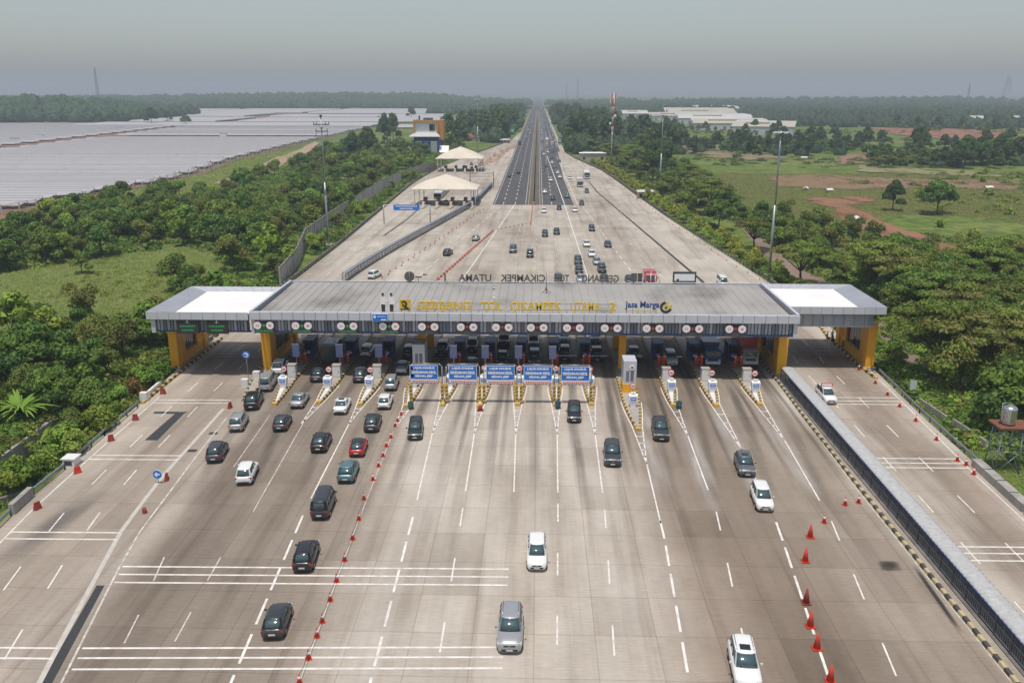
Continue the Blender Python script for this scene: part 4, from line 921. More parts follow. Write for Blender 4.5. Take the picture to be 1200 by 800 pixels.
block_wall('boundary_wall', 'broken grey panel wall among the bushes right of the slip road', 'wall', [(48.9, 104), (49.5, 97.5)], -.5, .6, .22, M['conc'])
block_wall('boundary_wall', 'pale leaning pieces of wall nearer the water tower', 'wall', [(49.6, 96.3), (50.0, 92.4)], -.5, .8, .22, M['conc'])
block_wall('boundary_wall', 'single pale wall panel standing alone in the bushes', 'wall', [(49.9, 90.6), (50.0, 89.3)], -.5, .9, .22, M['conc'])
WL = [(-52.2, 168.5), (-55.0, 192), (-60.3, 219), (-61.6, 250), (-62.2, 286), (-63.2, 350), (-60.5, 395), (-58, 420), (-52, 440)]
block_wall('long_wall', 'long grey concrete wall bending along the slip road behind the gate', 'wall', WL, -.5, 3.6, .3, M['conc'], M['conc_dark'])
RWALL = [(48.7, 140), (48.9, 177), (41.7, 271), (37.9, 343), (35.2, 400), (32.7, 440), (27.7, 480), (22.2, 524), (19.3, 563), (17.9, 714)]
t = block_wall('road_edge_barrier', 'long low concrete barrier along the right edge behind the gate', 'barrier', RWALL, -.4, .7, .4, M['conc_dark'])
LWALL = [(-51.9, 128), (-51.6, 176), (-51.6, 215), (-54.6, 373), (-51.6, 462), (-40.6, 561), (-22.6, 712)]
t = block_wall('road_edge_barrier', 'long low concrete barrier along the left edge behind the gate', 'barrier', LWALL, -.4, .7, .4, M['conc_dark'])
block_wall('median_barrier', 'pale concrete barrier along the middle of the motorway', 'barrier', [(-1.3, 304), (-1.3, 700), (-1.3, 1300)], 0, .8, .3, M['kconc'])

# water tower
t = thing('water_tower', 'rusty platform on steel legs in the bushes by the right slip road', 'tower', (49.25, 84.4, -.5))
for sx in (-1, 1):
    for sy in (-1, 1):
        mb = MB(); mb.tube((sx*1.25, sy*1.1, 0), (sx*1.0, sy*.9, 5.2), .07, M['steel'], n=6); mb.build('leg', t)
mb = MB()
for z0, z1 in ((.3, 2.6), (2.7, 5.0)):
    for a, b in (((-1, -1), (1, -1)), ((1, -1), (1, 1)), ((1, 1), (-1, 1)), ((-1, 1), (-1, -1))):
        f0 = 1.22-.04*z0; f1 = 1.22-.04*z1
        mb.tube((a[0]*f0, a[1]*f0*.9, z0), (b[0]*f1, b[1]*f1*.9, z1), .035, M['steel'], n=4); mb.tube((b[0]*f0, b[1]*f0*.9, z0), (a[0]*f1, a[1]*f1*.9, z1), .035, M['steel'], n=4)
        mb.tube((a[0]*f1, a[1]*f1*.9, z1), (b[0]*f1, b[1]*f1*.9, z1), .04, M['steel'], n=4)
mb.build('bracing', t); mb = MB(); mb.box(-1.5, 2.1, -1.3, 1.3, 5.2, 5.35, M['rust']); mb.build('platform', t)
t = thing('water_tank', 'shiny ribbed steel water tank standing on the rusty platform', 'water tank', (49.15, 84.4, 4.85))
mb = MB(); rg = []
for k in range(15):
    z = .1+k*.12; r_ = .72 if k % 2 else .68; rg.append([(r_*math.cos(2*PI*j/20), r_*math.sin(2*PI*j/20), z) for j in range(20)])
for r_, z in ((.6, 1.9), (.4, 2.02), (.15, 2.08)): rg.append([(r_*math.cos(2*PI*j/20), r_*math.sin(2*PI*j/20), z) for j in range(20)])
mb.loft(rg, M['tank']); mb.build('tank_body', t)
mb = MB(); mb.tube((-.85, 0, 0), (-.85, 0, 2.3), .05, M['steel'], n=6); mb.tube((-.85, 0, 2.3), (-.3, 0, 2.3), .05, M['steel'], n=6); mb.tube((-.3, 0, 2.3), (-.3, 0, 2.0), .05, M['steel'], n=6); mb.build('pipe', t)

# road signs on posts
def sign_post(x, y, h, label, kind):
    t = thing('road_sign', label, 'road sign', (x, y, 0)); mb = MB(); mb.tube((0, 0, 0), (0, 0, h), .045, M['steel'], n=6); mb.build('pole', t); mb = MB()
    if kind == 'arrow':
        mb.disc((0, -.06, h), .5, (0, 1, 0), M['sign_white'], .04, 24); mb.disc((0, -.1, h), .45, (0, 1, 0), M['sign_blue'], .03, 24)
        q = [(-.3, 0), (-.02, .26), (.05, .17), (-.06, .07), (.28, .07), (.28, -.07), (-.06, -.07), (.05, -.17), (-.02, -.26)]
        mb.loft([[(a, -.145, h+b) for a, b in q], [(a, -.12, h+b) for a, b in q]], M['sign_white'], smooth=False)
    elif kind == 'mirror':
        mb.disc((0, -.06, h), .55, (0, 1, .1), M['sign_blue'], .05, 24); mb.disc((0, -.11, h), .35, (0, 1, .1), M['sign_white'], .04, 20); mb.box(-.3, .1, -.17, -.135, h-.1, h+.12, M['sign_blue'])
    elif kind == 'plate':
        mb.box(-.4, .4, -.05, .02, h-1.2, h, M['fascia'])
    mb.build('sign_disc' if kind != 'plate' else 'board', t); return t
sign_post(-38.15, 77.9, 1.0, 'round blue sign with a white arrow beside the left slip road', 'arrow')
sign_post(-39.6, 110.2, 3.6, 'round blue and white sign on a pole by the inner left column', 'mirror')
sign_post(48.6, 105.5, 2.4, 'pale blank board on a post in the bushes right of the slip road', 'plate')

# ------------------------------------------------------------------ masts, towers, tented plaza, buildings
def mast(px, py, h, label, kind, lean=0):
    x, y = G(px, py); t = thing('light_mast' if kind != 'tower' else 'telecom_tower', label, 'light mast' if kind != 'tower' else 'telecom tower', (x, y, -.3)); mb = MB()
    mb.box(-.9, .9, -.9, .9, 0, .5, M['kconc']); mb.tube((0, 0, 0), (0, 0, h*.5), .32, M['steel'], r1=.24, n=10); mb.tube((0, 0, h*.5), (0, 0, h), .23, M['steel'], r1=.13, n=10); mb.build('pole', t)
    if kind == 'ring':
        mb = MB(); mb.tube((0, 0, h-.6), (0, 0, h-.2), .5, M['steel'], n=10)
        for k in range(6):
            a = k*PI/3; mb.tube((0, 0, h-.4), (1.3*math.cos(a), 1.3*math.sin(a), h-.3), .05, M['steel'], n=4); mb.box(1.3*math.cos(a)-.35, 1.3*math.cos(a)+.35, 1.3*math.sin(a)-.3, 1.3*math.sin(a)+.3, h-.45, h-.2, M['sign_white'])
        mb.build('lamp_ring', t)
    elif kind == 'flood':
        mb = MB()
        for k, (dx, dy) in enumerate(((-1.6, -.5), (-.8, .2), (.2, -.4), (.9, .2))): mb.tube((0, 0, h-.3), (dx, dy, h-.1), .05, M['steel'], n=4); mb.box(dx-.45, dx+.45, dy-.3, dy+.3, h-.2, h+.05, M['sign_white'])
        mb.build('floodlight', t)
    elif kind == 'cross':
        mb = MB(); mb.box(-2.0, 2.0, -.12, .12, h-2.2, h-1.95, M['steel_dark']); mb.box(-1.5, 1.5, -.1, .1, h-3.8, h-3.6, M['steel_dark']); mb.box(-.1, .1, -1.2, 1.2, h-3.0, h-2.8, M['steel_dark'])
        for dx in (-1.9, -1.1, 1.1, 1.9): mb.tube((dx, 0, h-2.0), (dx, 0, h-1.3), .09, M['steel_dark'], n=6)
        for dx in (-1.4, 1.4): mb.tube((dx, 0, h-3.6), (dx, 0, h-3.0), .09, M['steel_dark'], n=6); mb.tube((dx, 0, h-5), (dx, 0, h-3.8), .07, M['steel_dark'], n=6)
        mb.box(-.25, .25, -.25, .25, h-.3, h+.3, M['steel_dark']); mb.build('cross_arm', t)
        mb = MB(); mb.box(-.3, .3, -.4, -.2, h*.42, h*.42+.9, M['steel']); mb.build('junction_box', t)
    elif kind == 'arm':
        mb = MB(); mb.tube((0, 0, h-.2), (-5.6, -1.5, h+.5), .1, M['steel'], n=6); mb.box(-5.9, -3.3, -1.9, -1.0, h+.3, h+.55, M['sign_white']); mb.box(-.6, .6, -.4, .4, h-.3, h, M['steel']); mb.build('lamp_arm', t)
    elif kind == 'tower':
        mb = MB()
        for k in range(8):
            z0, z1 = lerp(h*.42, h*.95, k/8), lerp(h*.42, h*.95, (k+1)/8); m_ = M['sign_red'] if k % 2 == 0 else M['sign_white']
            for a in range(3):
                c0 = (.5*math.cos(a*2.094), .5*math.sin(a*2.094)); c1 = (.5*math.cos((a+1)*2.094), .5*math.sin((a+1)*2.094))
                mb.tube((*c0, z0), (*c0, z1), .09, m_, n=5); mb.tube((*c0, z0), (*c1, z1), .05, m_, n=4)
        mb.build('lattice', t); mb = MB()
        for z, n_ in ((h*.90, 6), (h*.97, 6), (h*.78, 3)):
            for k in range(n_): a = k*2*PI/n_; mb.box(1.25*math.cos(a)-.2, 1.25*math.cos(a)+.2, 1.25*math.sin(a)-.15, 1.25*math.sin(a)+.15, z-1.4, z+1.0, M['sign_white'] if k % 2 else M['cone'])
        mb.disc((1.2, -.6, h*.7), .7, (.2, 1, 0), M['sign_white'], .3); mb.disc((-1.2, -.6, h*.6), .6, (.2, 1, 0), M['sign_white'], .3); mb.build('antenna', t)
    return t
mast(385, 287, 32.6, 'tall grey pole with dark cross arms beside the long wall', 'cross')
mast(901, 322, 30.6, 'tall tapering light mast with a lamp ring right behind the gate', 'ring')
mast(773, 223, 29.6, 'tall light mast with one long lamp arm above the trees', 'arm')
mast(560, 180, 34, 'slender light mast rising behind the tented toll booths', 'flood')
mast(716, 196, 38, 'red and white telecom tower with antennas above the roadside trees', 'tower')
mast(662+3, 165, 11, 'short lamp post far along the right side of the motorway', 'flood')
for (px, py, d, h, lb, wd) in ((121, 127, 2100, 88, 'thin lattice tower on the horizon above the solar field', 3.2), (663, 118, 2600, 64, 'faint thin tower beyond the trees, shorter of the two beside the motorway', 2.6), (676, 118, 2600, 78, 'faint thin tower beyond the trees, taller of the two beside the motorway', 2.6), (1172, 123, 2300, 72, 'wide faint lattice tower over the far woods', 10), (1128, 123, 2500, 54, 'small faint tower over the far woods', 2.5)):
    x0, y0 = G(px, 160); k = d/math.hypot(x0, y0); x, y = x0*k, y0*k; t = thing('lattice_tower', lb, 'tower', (x, y, hgt(x, y))); mb = MB(); n_ = 9
    for k in range(n_):
        z0, z1 = h*k/n_, h*(k+1)/n_; w0, w1 = wd*(1-.75*k/n_), wd*(1-.75*(k+1)/n_)
        for a, b in (((-1, -1), (1, -1)), ((1, -1), (1, 1)), ((1, 1), (-1, 1)), ((-1, 1), (-1, -1))):
            mb.tube((a[0]*w0, a[1]*w0, z0), (a[0]*w1, a[1]*w1, z1), .35, M['steel'], n=4, caps=False); mb.tube((a[0]*w0, a[1]*w0, z0), (b[0]*w1, b[1]*w1, z1), .25, M['steel'], n=3, caps=False)
    mb.build('lattice', t); mb = MB(); mb.tube((0, 0, h), (0, 0, h+4), .3, M['steel'], n=5); mb.build('antenna', t)

# tented booths
def tent(x0, x1, y0, y1, eave, peak, label):
    xm, ym = (x0+x1)/2, (y0+y1)/2; t = thing('tented_canopy', label, 'canopy', (xm, ym, 0)); hx, hy = (x1-x0)/2, (y1-y0)/2
    NX, NY = 28, 12; vs = []; mb = MB()
    def zz(u, v):
        # ridge sagging from the peak to the corners, scalloped eaves
        a = max(0, 1-abs(u)); b = max(0, 1-abs(v)); return eave+(peak-eave)*(a**.85)*(b**.6)*.9+.55*(1-abs(u)**6)*b**.4-.25*math.cos(PI*u*4)*(abs(v)**6)*.3
    mi = mb.mi(M['tent'])
    for dz in (0, -.08):
        for j in range(NY+1):
            for i in range(NX+1):
                u, v = -1+2*i/NX, -1+2*j/NY; mb.v.append((u*hx, v*hy, zz(u, v)+dz))
    o_ = (NX+1)*(NY+1)
    for j in range(NY):
        for i in range(NX):
            a = j*(NX+1)+i; mb.f.append((a, a+1, a+NX+2, a+NX+1)); mb.f.append((o_+a, o_+a+NX+1, o_+a+NX+2, o_+a+1)); mb.m += [mi, mi]; mb.sm += [True, True]
    # hanging hem
    for i in range(NX):
        for vy in (-hy, hy):
            x_a, x_b = -hx+2*hx*i/NX, -hx+2*hx*(i+1)/NX; v = -1 if vy < 0 else 1
            mb.face([(x_a, vy, zz(-1+2*i/NX, v)), (x_b, vy, zz(-1+2*(i+1)/NX, v)), (x_b, vy, zz(-1+2*(i+1)/NX, v)-.35), (x_a, vy, zz(-1+2*i/NX, v)-.35-.12*(i % 2))], M['tent'])
    mb.build('membrane', t)
    for sx in (-.93, -.78, .80, .93):
        for sy in (-.75, .75):
            mb = MB(); mb.tube((sx*hx, sy*hy, 0), (sx*hx, sy*hy, eave+.25), .18, M['sign_white'], n=8); mb.build('pole', t)
    mb = MB()
    for sy in (-.8, .8): mb.tube((-hx*.95, sy*hy, eave-.1), (hx*.95, sy*hy, eave-.1), .1, M['sign_white'], n=6)
    for i in range(9):
        x = lerp(-hx*.95, hx*.95, i/8); mb.tube((x, -hy*.8, eave-.1), (x, hy*.8, eave-.1), .07, M['steel'], n=5); mb.tube((x, 0, eave-.1), (x*.2, 0, peak-.6), .06, M['steel'], n=4)
    mb.build('truss', t); return t
tent(-43.6, -20.8, 296, 312, 5.9, 10.2, 'cream tensile roof over the nearer tented toll booths')
tent(-50.5, -27.2, 428, 446, 6.6, 11.8, 'cream tensile roof over the farther tented toll booths')
for nm, y, xs_ in (('nearer', 300, (-39.3, -34.6, -29.8, -25.2, -22.5)), ('farther', 434, (-46, -41, -36, -31))):
    for i, x in enumerate(xs_):
        t = thing('small_island', f'kerbed booth island under the {nm} tent, {ordn[i]} from its left', 'toll island', (x, y, 0), group='islands under the tents')
        mb = MB(); mb.poly([(-.15, -12), (.15, -12), (.8, -7), (.8, 10), (-.8, 10), (-.8, -7)], 0, .22, M['kconc']); mb.build('deck', t)
        mb = MB(); striped(mb, [(-.15, -12.1), (-.85, -7), (-.85, 10)], .2, .28, .8); striped(mb, [(.15, -12.1), (.85, -7), (.85, 10)], .2, .28, .8); mb.build('kerb', t)
        mb = MB(); mb.box(-.4, .4, -6.2, -5.4, .22, 1.8, M['white']); mb.build('cabinet', t)
        mb = MB(); mb.tube((-.3, -2.6, .22), (-.3, -2.6, 2), .15, M['guard']); mb.tube((.3, -2.6, .22), (.3, -2.6, 2), .15, M['guard']); mb.build('guard', t)
        mb = MB(); mb.box(-.6, .6, -1, 2, .22, 2.6, M['steel_dark']); mb.box(-.62, .62, -.8, 1.8, 1.2, 2.1, M['glass']); mb.build('booth', t)
# blue gantry sign before the tents
p0, p1 = G(447, 265), G(508, 258); t = thing('sign_gantry', 'white truss gantry with a blue sign before the tented toll booths', 'sign gantry', ((p0[0]+p1[0])/2, 255, 0)); hw = (p1[0]-p0[0])/2
for s in (-1, 1): mb = MB(); mb.tube((s*hw, 0, 0), (s*hw, 0, 5.6), .16, M['steel']); mb.build('post', t)
mb = MB(); mb.tube((-hw, 0, 5.6), (hw, 0, 5.6), .09, M['sign_white']); mb.tube((-hw, 0, 4.2), (hw, 0, 4.2), .09, M['sign_white'])
for k in range(10): a, b = lerp(-hw, hw, k/10), lerp(-hw, hw, (k+1)/10); mb.tube((a, 0, 4.2 if k % 2 else 5.6), (b, 0, 5.6 if k % 2 else 4.2), .05, M['sign_white'], n=4)
mb.build('cross_beam', t); mb = MB(); mb.box(-3.9, 3.9, -.3, -.15, 4.1, 5.75, M['sign_blue'])
for r_, n_ in ((5.15, 13), (4.45, 8)):
    for k in range(n_): mb.box(-n_*.25+k*.5, -n_*.25+k*.5+.36, -.34, -.305, r_, r_+.32, M['sign_white'])
mb.build('sign_board', t)
p0, p1 = G(570, 222), G(579, 219); x, y = p1; t = thing('sign_gantry', 'bare steel gantry frame right of the nearer tent', 'sign gantry', (x-5, y, 0))
for dx in (-5, 4.8): mb = MB(); mb.tube((dx, 0, 0), (dx, 0, 6.4), .16, M['steel_dark']); mb.build('post', t)
mb = MB(); mb.tube((-5, 0, 5.4), (4.8, 0, 5.4), .1, M['steel']); mb.tube((-5, 0, 4.4), (4.8, 0, 4.4), .1, M['steel']); mb.build('cross_beam', t)
# median inside the slip plaza and its dividing kerb
mb = MB(); striped(mb, [(-42.2, 232), (-40.6, 262), (-40.2, 288)], .5, .35, 1.5, M['kconc'], M['conc_dark']); sign_thing('striped_kerb', mb, 'thin dividing kerb behind the blue sign gantry', 'kerb')
mb = MB(); mb.box(-38.2, -35.6, 316, 350, 0, 2.2, M['steel']); mb.box(-38.3, -35.5, 315.8, 350.2, 2.2, 2.45, M['fascia']); mb.box(-38.25, -35.55, 315.6, 315.79, 1.0, 1.9, M['glass']); sign_thing('covered_passage', mb, 'low grey covered passage running back from the nearer tent', 'shelter')

# office building
BX, BY = -71.5, 572
t = thing('office_building', 'orange and blue office building left of the tented toll booths', 'building', (BX, BY, -.3))
mb = MB(); mb.box(-10, 6.5, 0, 16, 0, 10.2, M['blue_wall'], M['conc']); mb.box(-9.6, 6.1, .6, 15.8, 10.2, 20.2, M['sign_white'], M['conc']); mb.build('wall', t)
mb = MB(); mb.box(-10.1, -9.0, -.8, 16.2, 12.9, 20.8, M['orange_wall']); mb.box(-9.0, 6.4, -.8, 1.2, 19.3, 20.8, M['orange_wall']); mb.box(6.4, 9.4, 2.5, 16.2, 8.2, 20.8, M['orange_wall']); mb.box(5.2, 6.39, -.8, 16.2, 12.9, 18.79, M['orange_wall']); mb.build('orange_frame', t)
mb = MB(); mb.poly([(-12.6, -4.2), (7.8, -4.2), (7.8, -.9), (-12.6, -.9)], 10.3, 10.7, M['sign_white']); mb.face([(-12.6, -4.2, 10.72), (7.8, -4.2, 10.72), (5.5, .55, 13.0), (-9, .55, 13.0)], M['shed']); mb.build('canopy', t)
for x0, x1 in ((-8.8, -4.9), (-2.8, -.9), (1.2, 5.2)):
    mb = MB(); mb.box(x0, x1, -.25, -.02, .6, 7.4, M['sign_white'] if x0 != -2.8 else M['label_lilac'])
    for k in range(1, 4): mb.box(x0, x1, -.3, -.26, k*1.8, k*1.8+.15, M['steel'])
    mb.build('window_panel', t)
mb = MB(); mb.box(-9.5, 6, -.1, -.02, 8.0, 9.8, M['glass']); mb.build('window', t)
for x0, x1, z0, z1 in ((.4, 3.0, 14, 18.2), (3.0, 3.9, 14, 18)):
    mb = MB(); mb.box(x0, x1, .4, .58, z0, z1, M['glass']); mb.box(x0-.1, x0, .3, .59, z0, z1, M['sign_white']); mb.build('window', t)
mb = MB(); mb.box(-4, 2, 5, 9, 20.2, 22, M['steel_dark']); mb.box(-7, -6, 4, 5, 20.2, 23.4, M['steel_dark']); mb.build('rooftop_unit', t)
mb = MB(); mb.face([(7, -4, .2), (13, -4, .2), (13, 1, 4.5), (7, 1, 4.5)], M['sign_white']); mb.box(7, 13, -4.2, -3.9, 0, .5, M['steel']); mb.build('stair', t)
x, y = G(484, 185); mb = MB(); mb.box(x-3, x+3.5, y-3, y+3, 1.9, 2.4, M['fascia']); 
for dx, dy in ((-2.6, -2.6), (3.1, -2.6), (-2.6, 2.6), (3.1, 2.6)): mb.tube((x+dx, y+dy, -.3), (x+dx, y+dy, 1.9), .12, M['steel'], n=6)
sign_thing('carport', mb, 'small flat-roofed carport in front of the office building', 'shelter')
def house(px, py, w_, d, h, label, mr=None, name='house', cat='house', mwall=None, rise=2.2, win=True):
    x, y = G(px, py); t = thing(name, label, cat, (x, y, hgt(x, y)-.1)); mb = MB(); mb.box(-w_/2, w_/2, 0, d, 0, h, mwall or M['shed_wall']); mb.build('wall', t)
    mb = MB(); o = .6; A = [(-w_/2-o, -o, h), (w_/2+o, -o, h), (w_/2+o, d+o, h), (-w_/2-o, d+o, h)]; r0 = (-w_/2+d*.35, d/2, h+rise); r1 = (w_/2-d*.35, d/2, h+rise)
    if w_ < d: r0 = (0, d*.3, h+rise); r1 = (0, d*.7, h+rise)
    for f in ([A[0], A[1], r1, r0] if w_ >= d else [A[0], A[1], r0], [A[1], A[2], r1] if w_ >= d else [A[1], A[2], r1, r0], [A[2], A[3], r0, r1] if w_ >= d else [A[2], A[3], r1], [A[3], A[0], r0] if w_ >= d else [A[3], A[0], r0, r1]): mb.face(f, mr or M['tile'])
    mb.face(A[::-1], M['steel']); mb.build('roof', t)
    if win:
        for k in range(3): mb = MB(); xx_ = lerp(-w_*.35, w_*.35, k/2); mb.box(xx_-.7, xx_+.7, -.06, -.005, 1, 2.2, M['glass']); mb.build('window', t)
    return t
house(552, 166, 14, 12, 4, 'red tiled house behind the tents, nearer the office building')
house(575, 158, 13, 12, 4, 'red tiled house in the trees nearer the motorway')
house(592, 168, 7, 6, 3, 'tiny pale kiosk beside the orange barriers', M['shed'], 'kiosk', 'kiosk', rise=.8)
house(695, 188, 15, 7, 4.5, 'small shelter with a long white roof by the telecom tower', M['sign_white'], 'shelter', 'shelter', rise=.5)
house(758, 233, 6, 5, 3, 'tiny grey roofed hut hidden among roadside trees', M['shed'], 'hut', 'hut', rise=.6)
# factories
def shed(px, py, w_, d, h, label, rz=0, n=3, gap=0):
    x, y = G(px, py); t = thing('factory_shed', label, 'factory', (x, y, hgt(x, y)-.2), rz); mb = MB()
    mb.poly([(-w_/2, 0), (w_/2, 0), (w_/2, d), (-w_/2, d)], 0, h*.6, M['shed']); mb.build('wall', t)
    for k in range(n):
        mb = MB(); y0, y1 = d*k/n, d*(k+1)/n-.5; z0 = h*.62; z1 = h*.62+(y1-y0)*.16
        mb.face([(-w_/2-1, y0-.6, z0), (w_/2+1, y0-.6, z0), (w_/2+1, y1, z1), (-w_/2-1, y1, z1)], M['shed' if (k+len(label)) % 2 else 'shed_cream']); mb.face([(-w_/2-1, y1, z1), (w_/2+1, y1, z1), (w_/2+1, y1+.4, z0), (-w_/2-1, y1+.4, z0)], M['shed_wall'])
        for s_ in (-1, 1): mb.face([(s_*w_/2, y0, z0), (s_*w_/2, y1, z1), (s_*w_/2, y1, h*.6), (s_*w_/2, y0, h*.6)], M['shed_wall'])
        mb.box(-w_*.3, w_*.1, (y0+y1)/2, (y0+y1)/2+2, (z0+z1)/2, (z0+z1)/2+1.5, M['shed_wall']); mb.build('roof', t)
    mb = MB()
    for k in range(int(w_/9)): mb.box(-w_/2+3+k*9, -w_/2+6+k*9, -.15, -.02, .3, h*.35, M['louvre'])
    mb.build('shutter', t); return t
shed(856, 153, 75, 50, 12, 'long pale factory hall nearest the dark pine row', -.12, 2)
shed(893, 158, 55, 50, 13, 'white factory hall at the right end of the works', -.3, 2)
shed(838, 146, 88, 80, 12, 'wide factory hall with brown gaps in its roof', -.1, 3)
shed(824, 139, 100, 95, 13, 'large white factory hall farthest up the works', -.05, 2)
shed(790, 141, 60, 50, 11, 'low pale hall at the left end of the works', 0, 2)
shed(842, 132, 80, 60, 14, 'faint white hall behind the works', 0, 2)
shed(745, 137, 40, 30, 9, 'tiny white shed far left of the works', 0, 1)
shed(920, 141, 60, 20, 6, 'thin long white building in the far fields', 0, 2)
shed(1182, 146, 60, 40, 12, 'pale hall before the woods at the right horizon', 0, 2)
shed(584, 129, 110, 60, 9, 'flat pale building left of the motorway near the horizon', 0, 2)
# overpass far away
mb = MB(); mb.box(-90, 110, 1990, 2004, 6.5, 9.5, M['conc'])
for x in (-60, -22, -1, 22, 60, 90): mb.box(x-1.2, x+1.2, 1992, 2002, 0, 6.5, M['conc'])
sign_thing('overpass', mb, 'faint road bridge crossing the motorway near the horizon', 'bridge')
# green direction sign over the left carriageway edge
x, y = G(598, 160); t = thing('direction_sign', 'green direction sign at the left edge of the motorway', 'road sign', (x-3, y, 0)); mb = MB(); mb.tube((-2, 0, 0), (-2, 0, 8), .2, M['steel']); mb.tube((3, 0, 0), (3, 0, 8), .2, M['steel']); mb.build('post', t)
mb = MB(); mb.box(-4.6, 2.6, -.4, -.2, 4.4, 9.8, M['sign_green']); mb.box(-3.6, -1, -.44, -.405, 8.2, 9.2, M['sign_white']); mb.box(-3.8, 1.6, -.44, -.405, 6.6, 7.0, M['sign_white']); mb.box(-3.8, .4, -.44, -.405, 5.4, 5.8, M['sign_white']); mb.build('sign_board', t)
mb = MB(); mb.box(1.4, 6.5, .2, .4, 3.4, 6.6, M['sign_green']); mb.box(2, 6, .16, .195, 5.2, 5.6, M['sign_white']); mb.build('sign_board', t)
x, y = G(616, 137); t = thing('direction_sign', 'pale green sign farther along the left edge of the motorway', 'road sign', (x-3, y, 0)); mb = MB(); mb.tube((0, 0, 0), (0, 0, 9), .3, M['steel']); mb.build('post', t); mb = MB(); mb.box(-5, 5, -.4, -.2, 6, 11, M['sign_green']); mb.box(-4, 4, -.45, -.405, 8, 9, M['sign_white']); mb.build('sign_board', t)

# ------------------------------------------------------------------ vehicles
PAINT = {}
def paint(n):
    cols = {'black': (.012, .012, .014), 'charcoal': (.028, .030, .034), 'dark grey': (.055, .06, .068), 'grey': (.13, .14, .155), 'silver': (.36, .37, .38), 'white': (.72, .72, .71), 'red': (.42, .012, .014), 'teal': (.10, .20, .22), 'dark blue': (.015, .025, .07), 'dark green': (.012, .022, .018), 'brown': (.09, .07, .055), 'blue': (.03, .08, .25)}
    if n not in PAINT:
        c = cols[n]; PAINT[n] = mat('paint_'+n.replace(' ', '_'), c, rough=.32, metal=.35 if n in ('silver', 'grey', 'teal', 'dark grey') else 0.0, coat=.6)
    return PAINT[n]
# kind: length, width, height, belt, bonnet z, bonnet end y, screen top y, roof end y, rear glass base y, boot?
KIND = {'mpv': (4.35, 1.70, 1.68, 1.02, .98, .95, 1.80, 3.85, 4.18), 'suv': (4.6, 1.84, 1.80, 1.12, 1.10, 1.15, 1.95, 4.0, 4.40), 'hatch': (3.95, 1.68, 1.50, .95, .92, .95, 1.75, 3.25, 3.78),
        'sedan': (4.5, 1.76, 1.45, .92, .90, 1.15, 1.95, 3.05, 3.75), 'van': (4.6, 1.72, 1.95, 1.10, 1.05, .35, .95, 4.35, 4.52), 'crossover': (4.3, 1.78, 1.62, 1.02, 1.02, 1.05, 1.85, 3.55, 4.1)}
def smooth_ring(y, hw, z0, z1, tuck=.0, crown=.03):
    h = z1-z0
    half = [(0, z0), (hw*.72, z0), (hw*.93, z0+h*.10), (hw*.995, z0+h*.35), (hw, z0+h*.58), (hw*.965, z0+h*.84), (hw*(.88-tuck), z0+h*.985), (hw*.45, z1+crown*.7), (0, z1+crown)]
    full = half+[(-a, b) for a, b in half[-2:0:-1]]
    return [(a, y, b) for a, b in full]
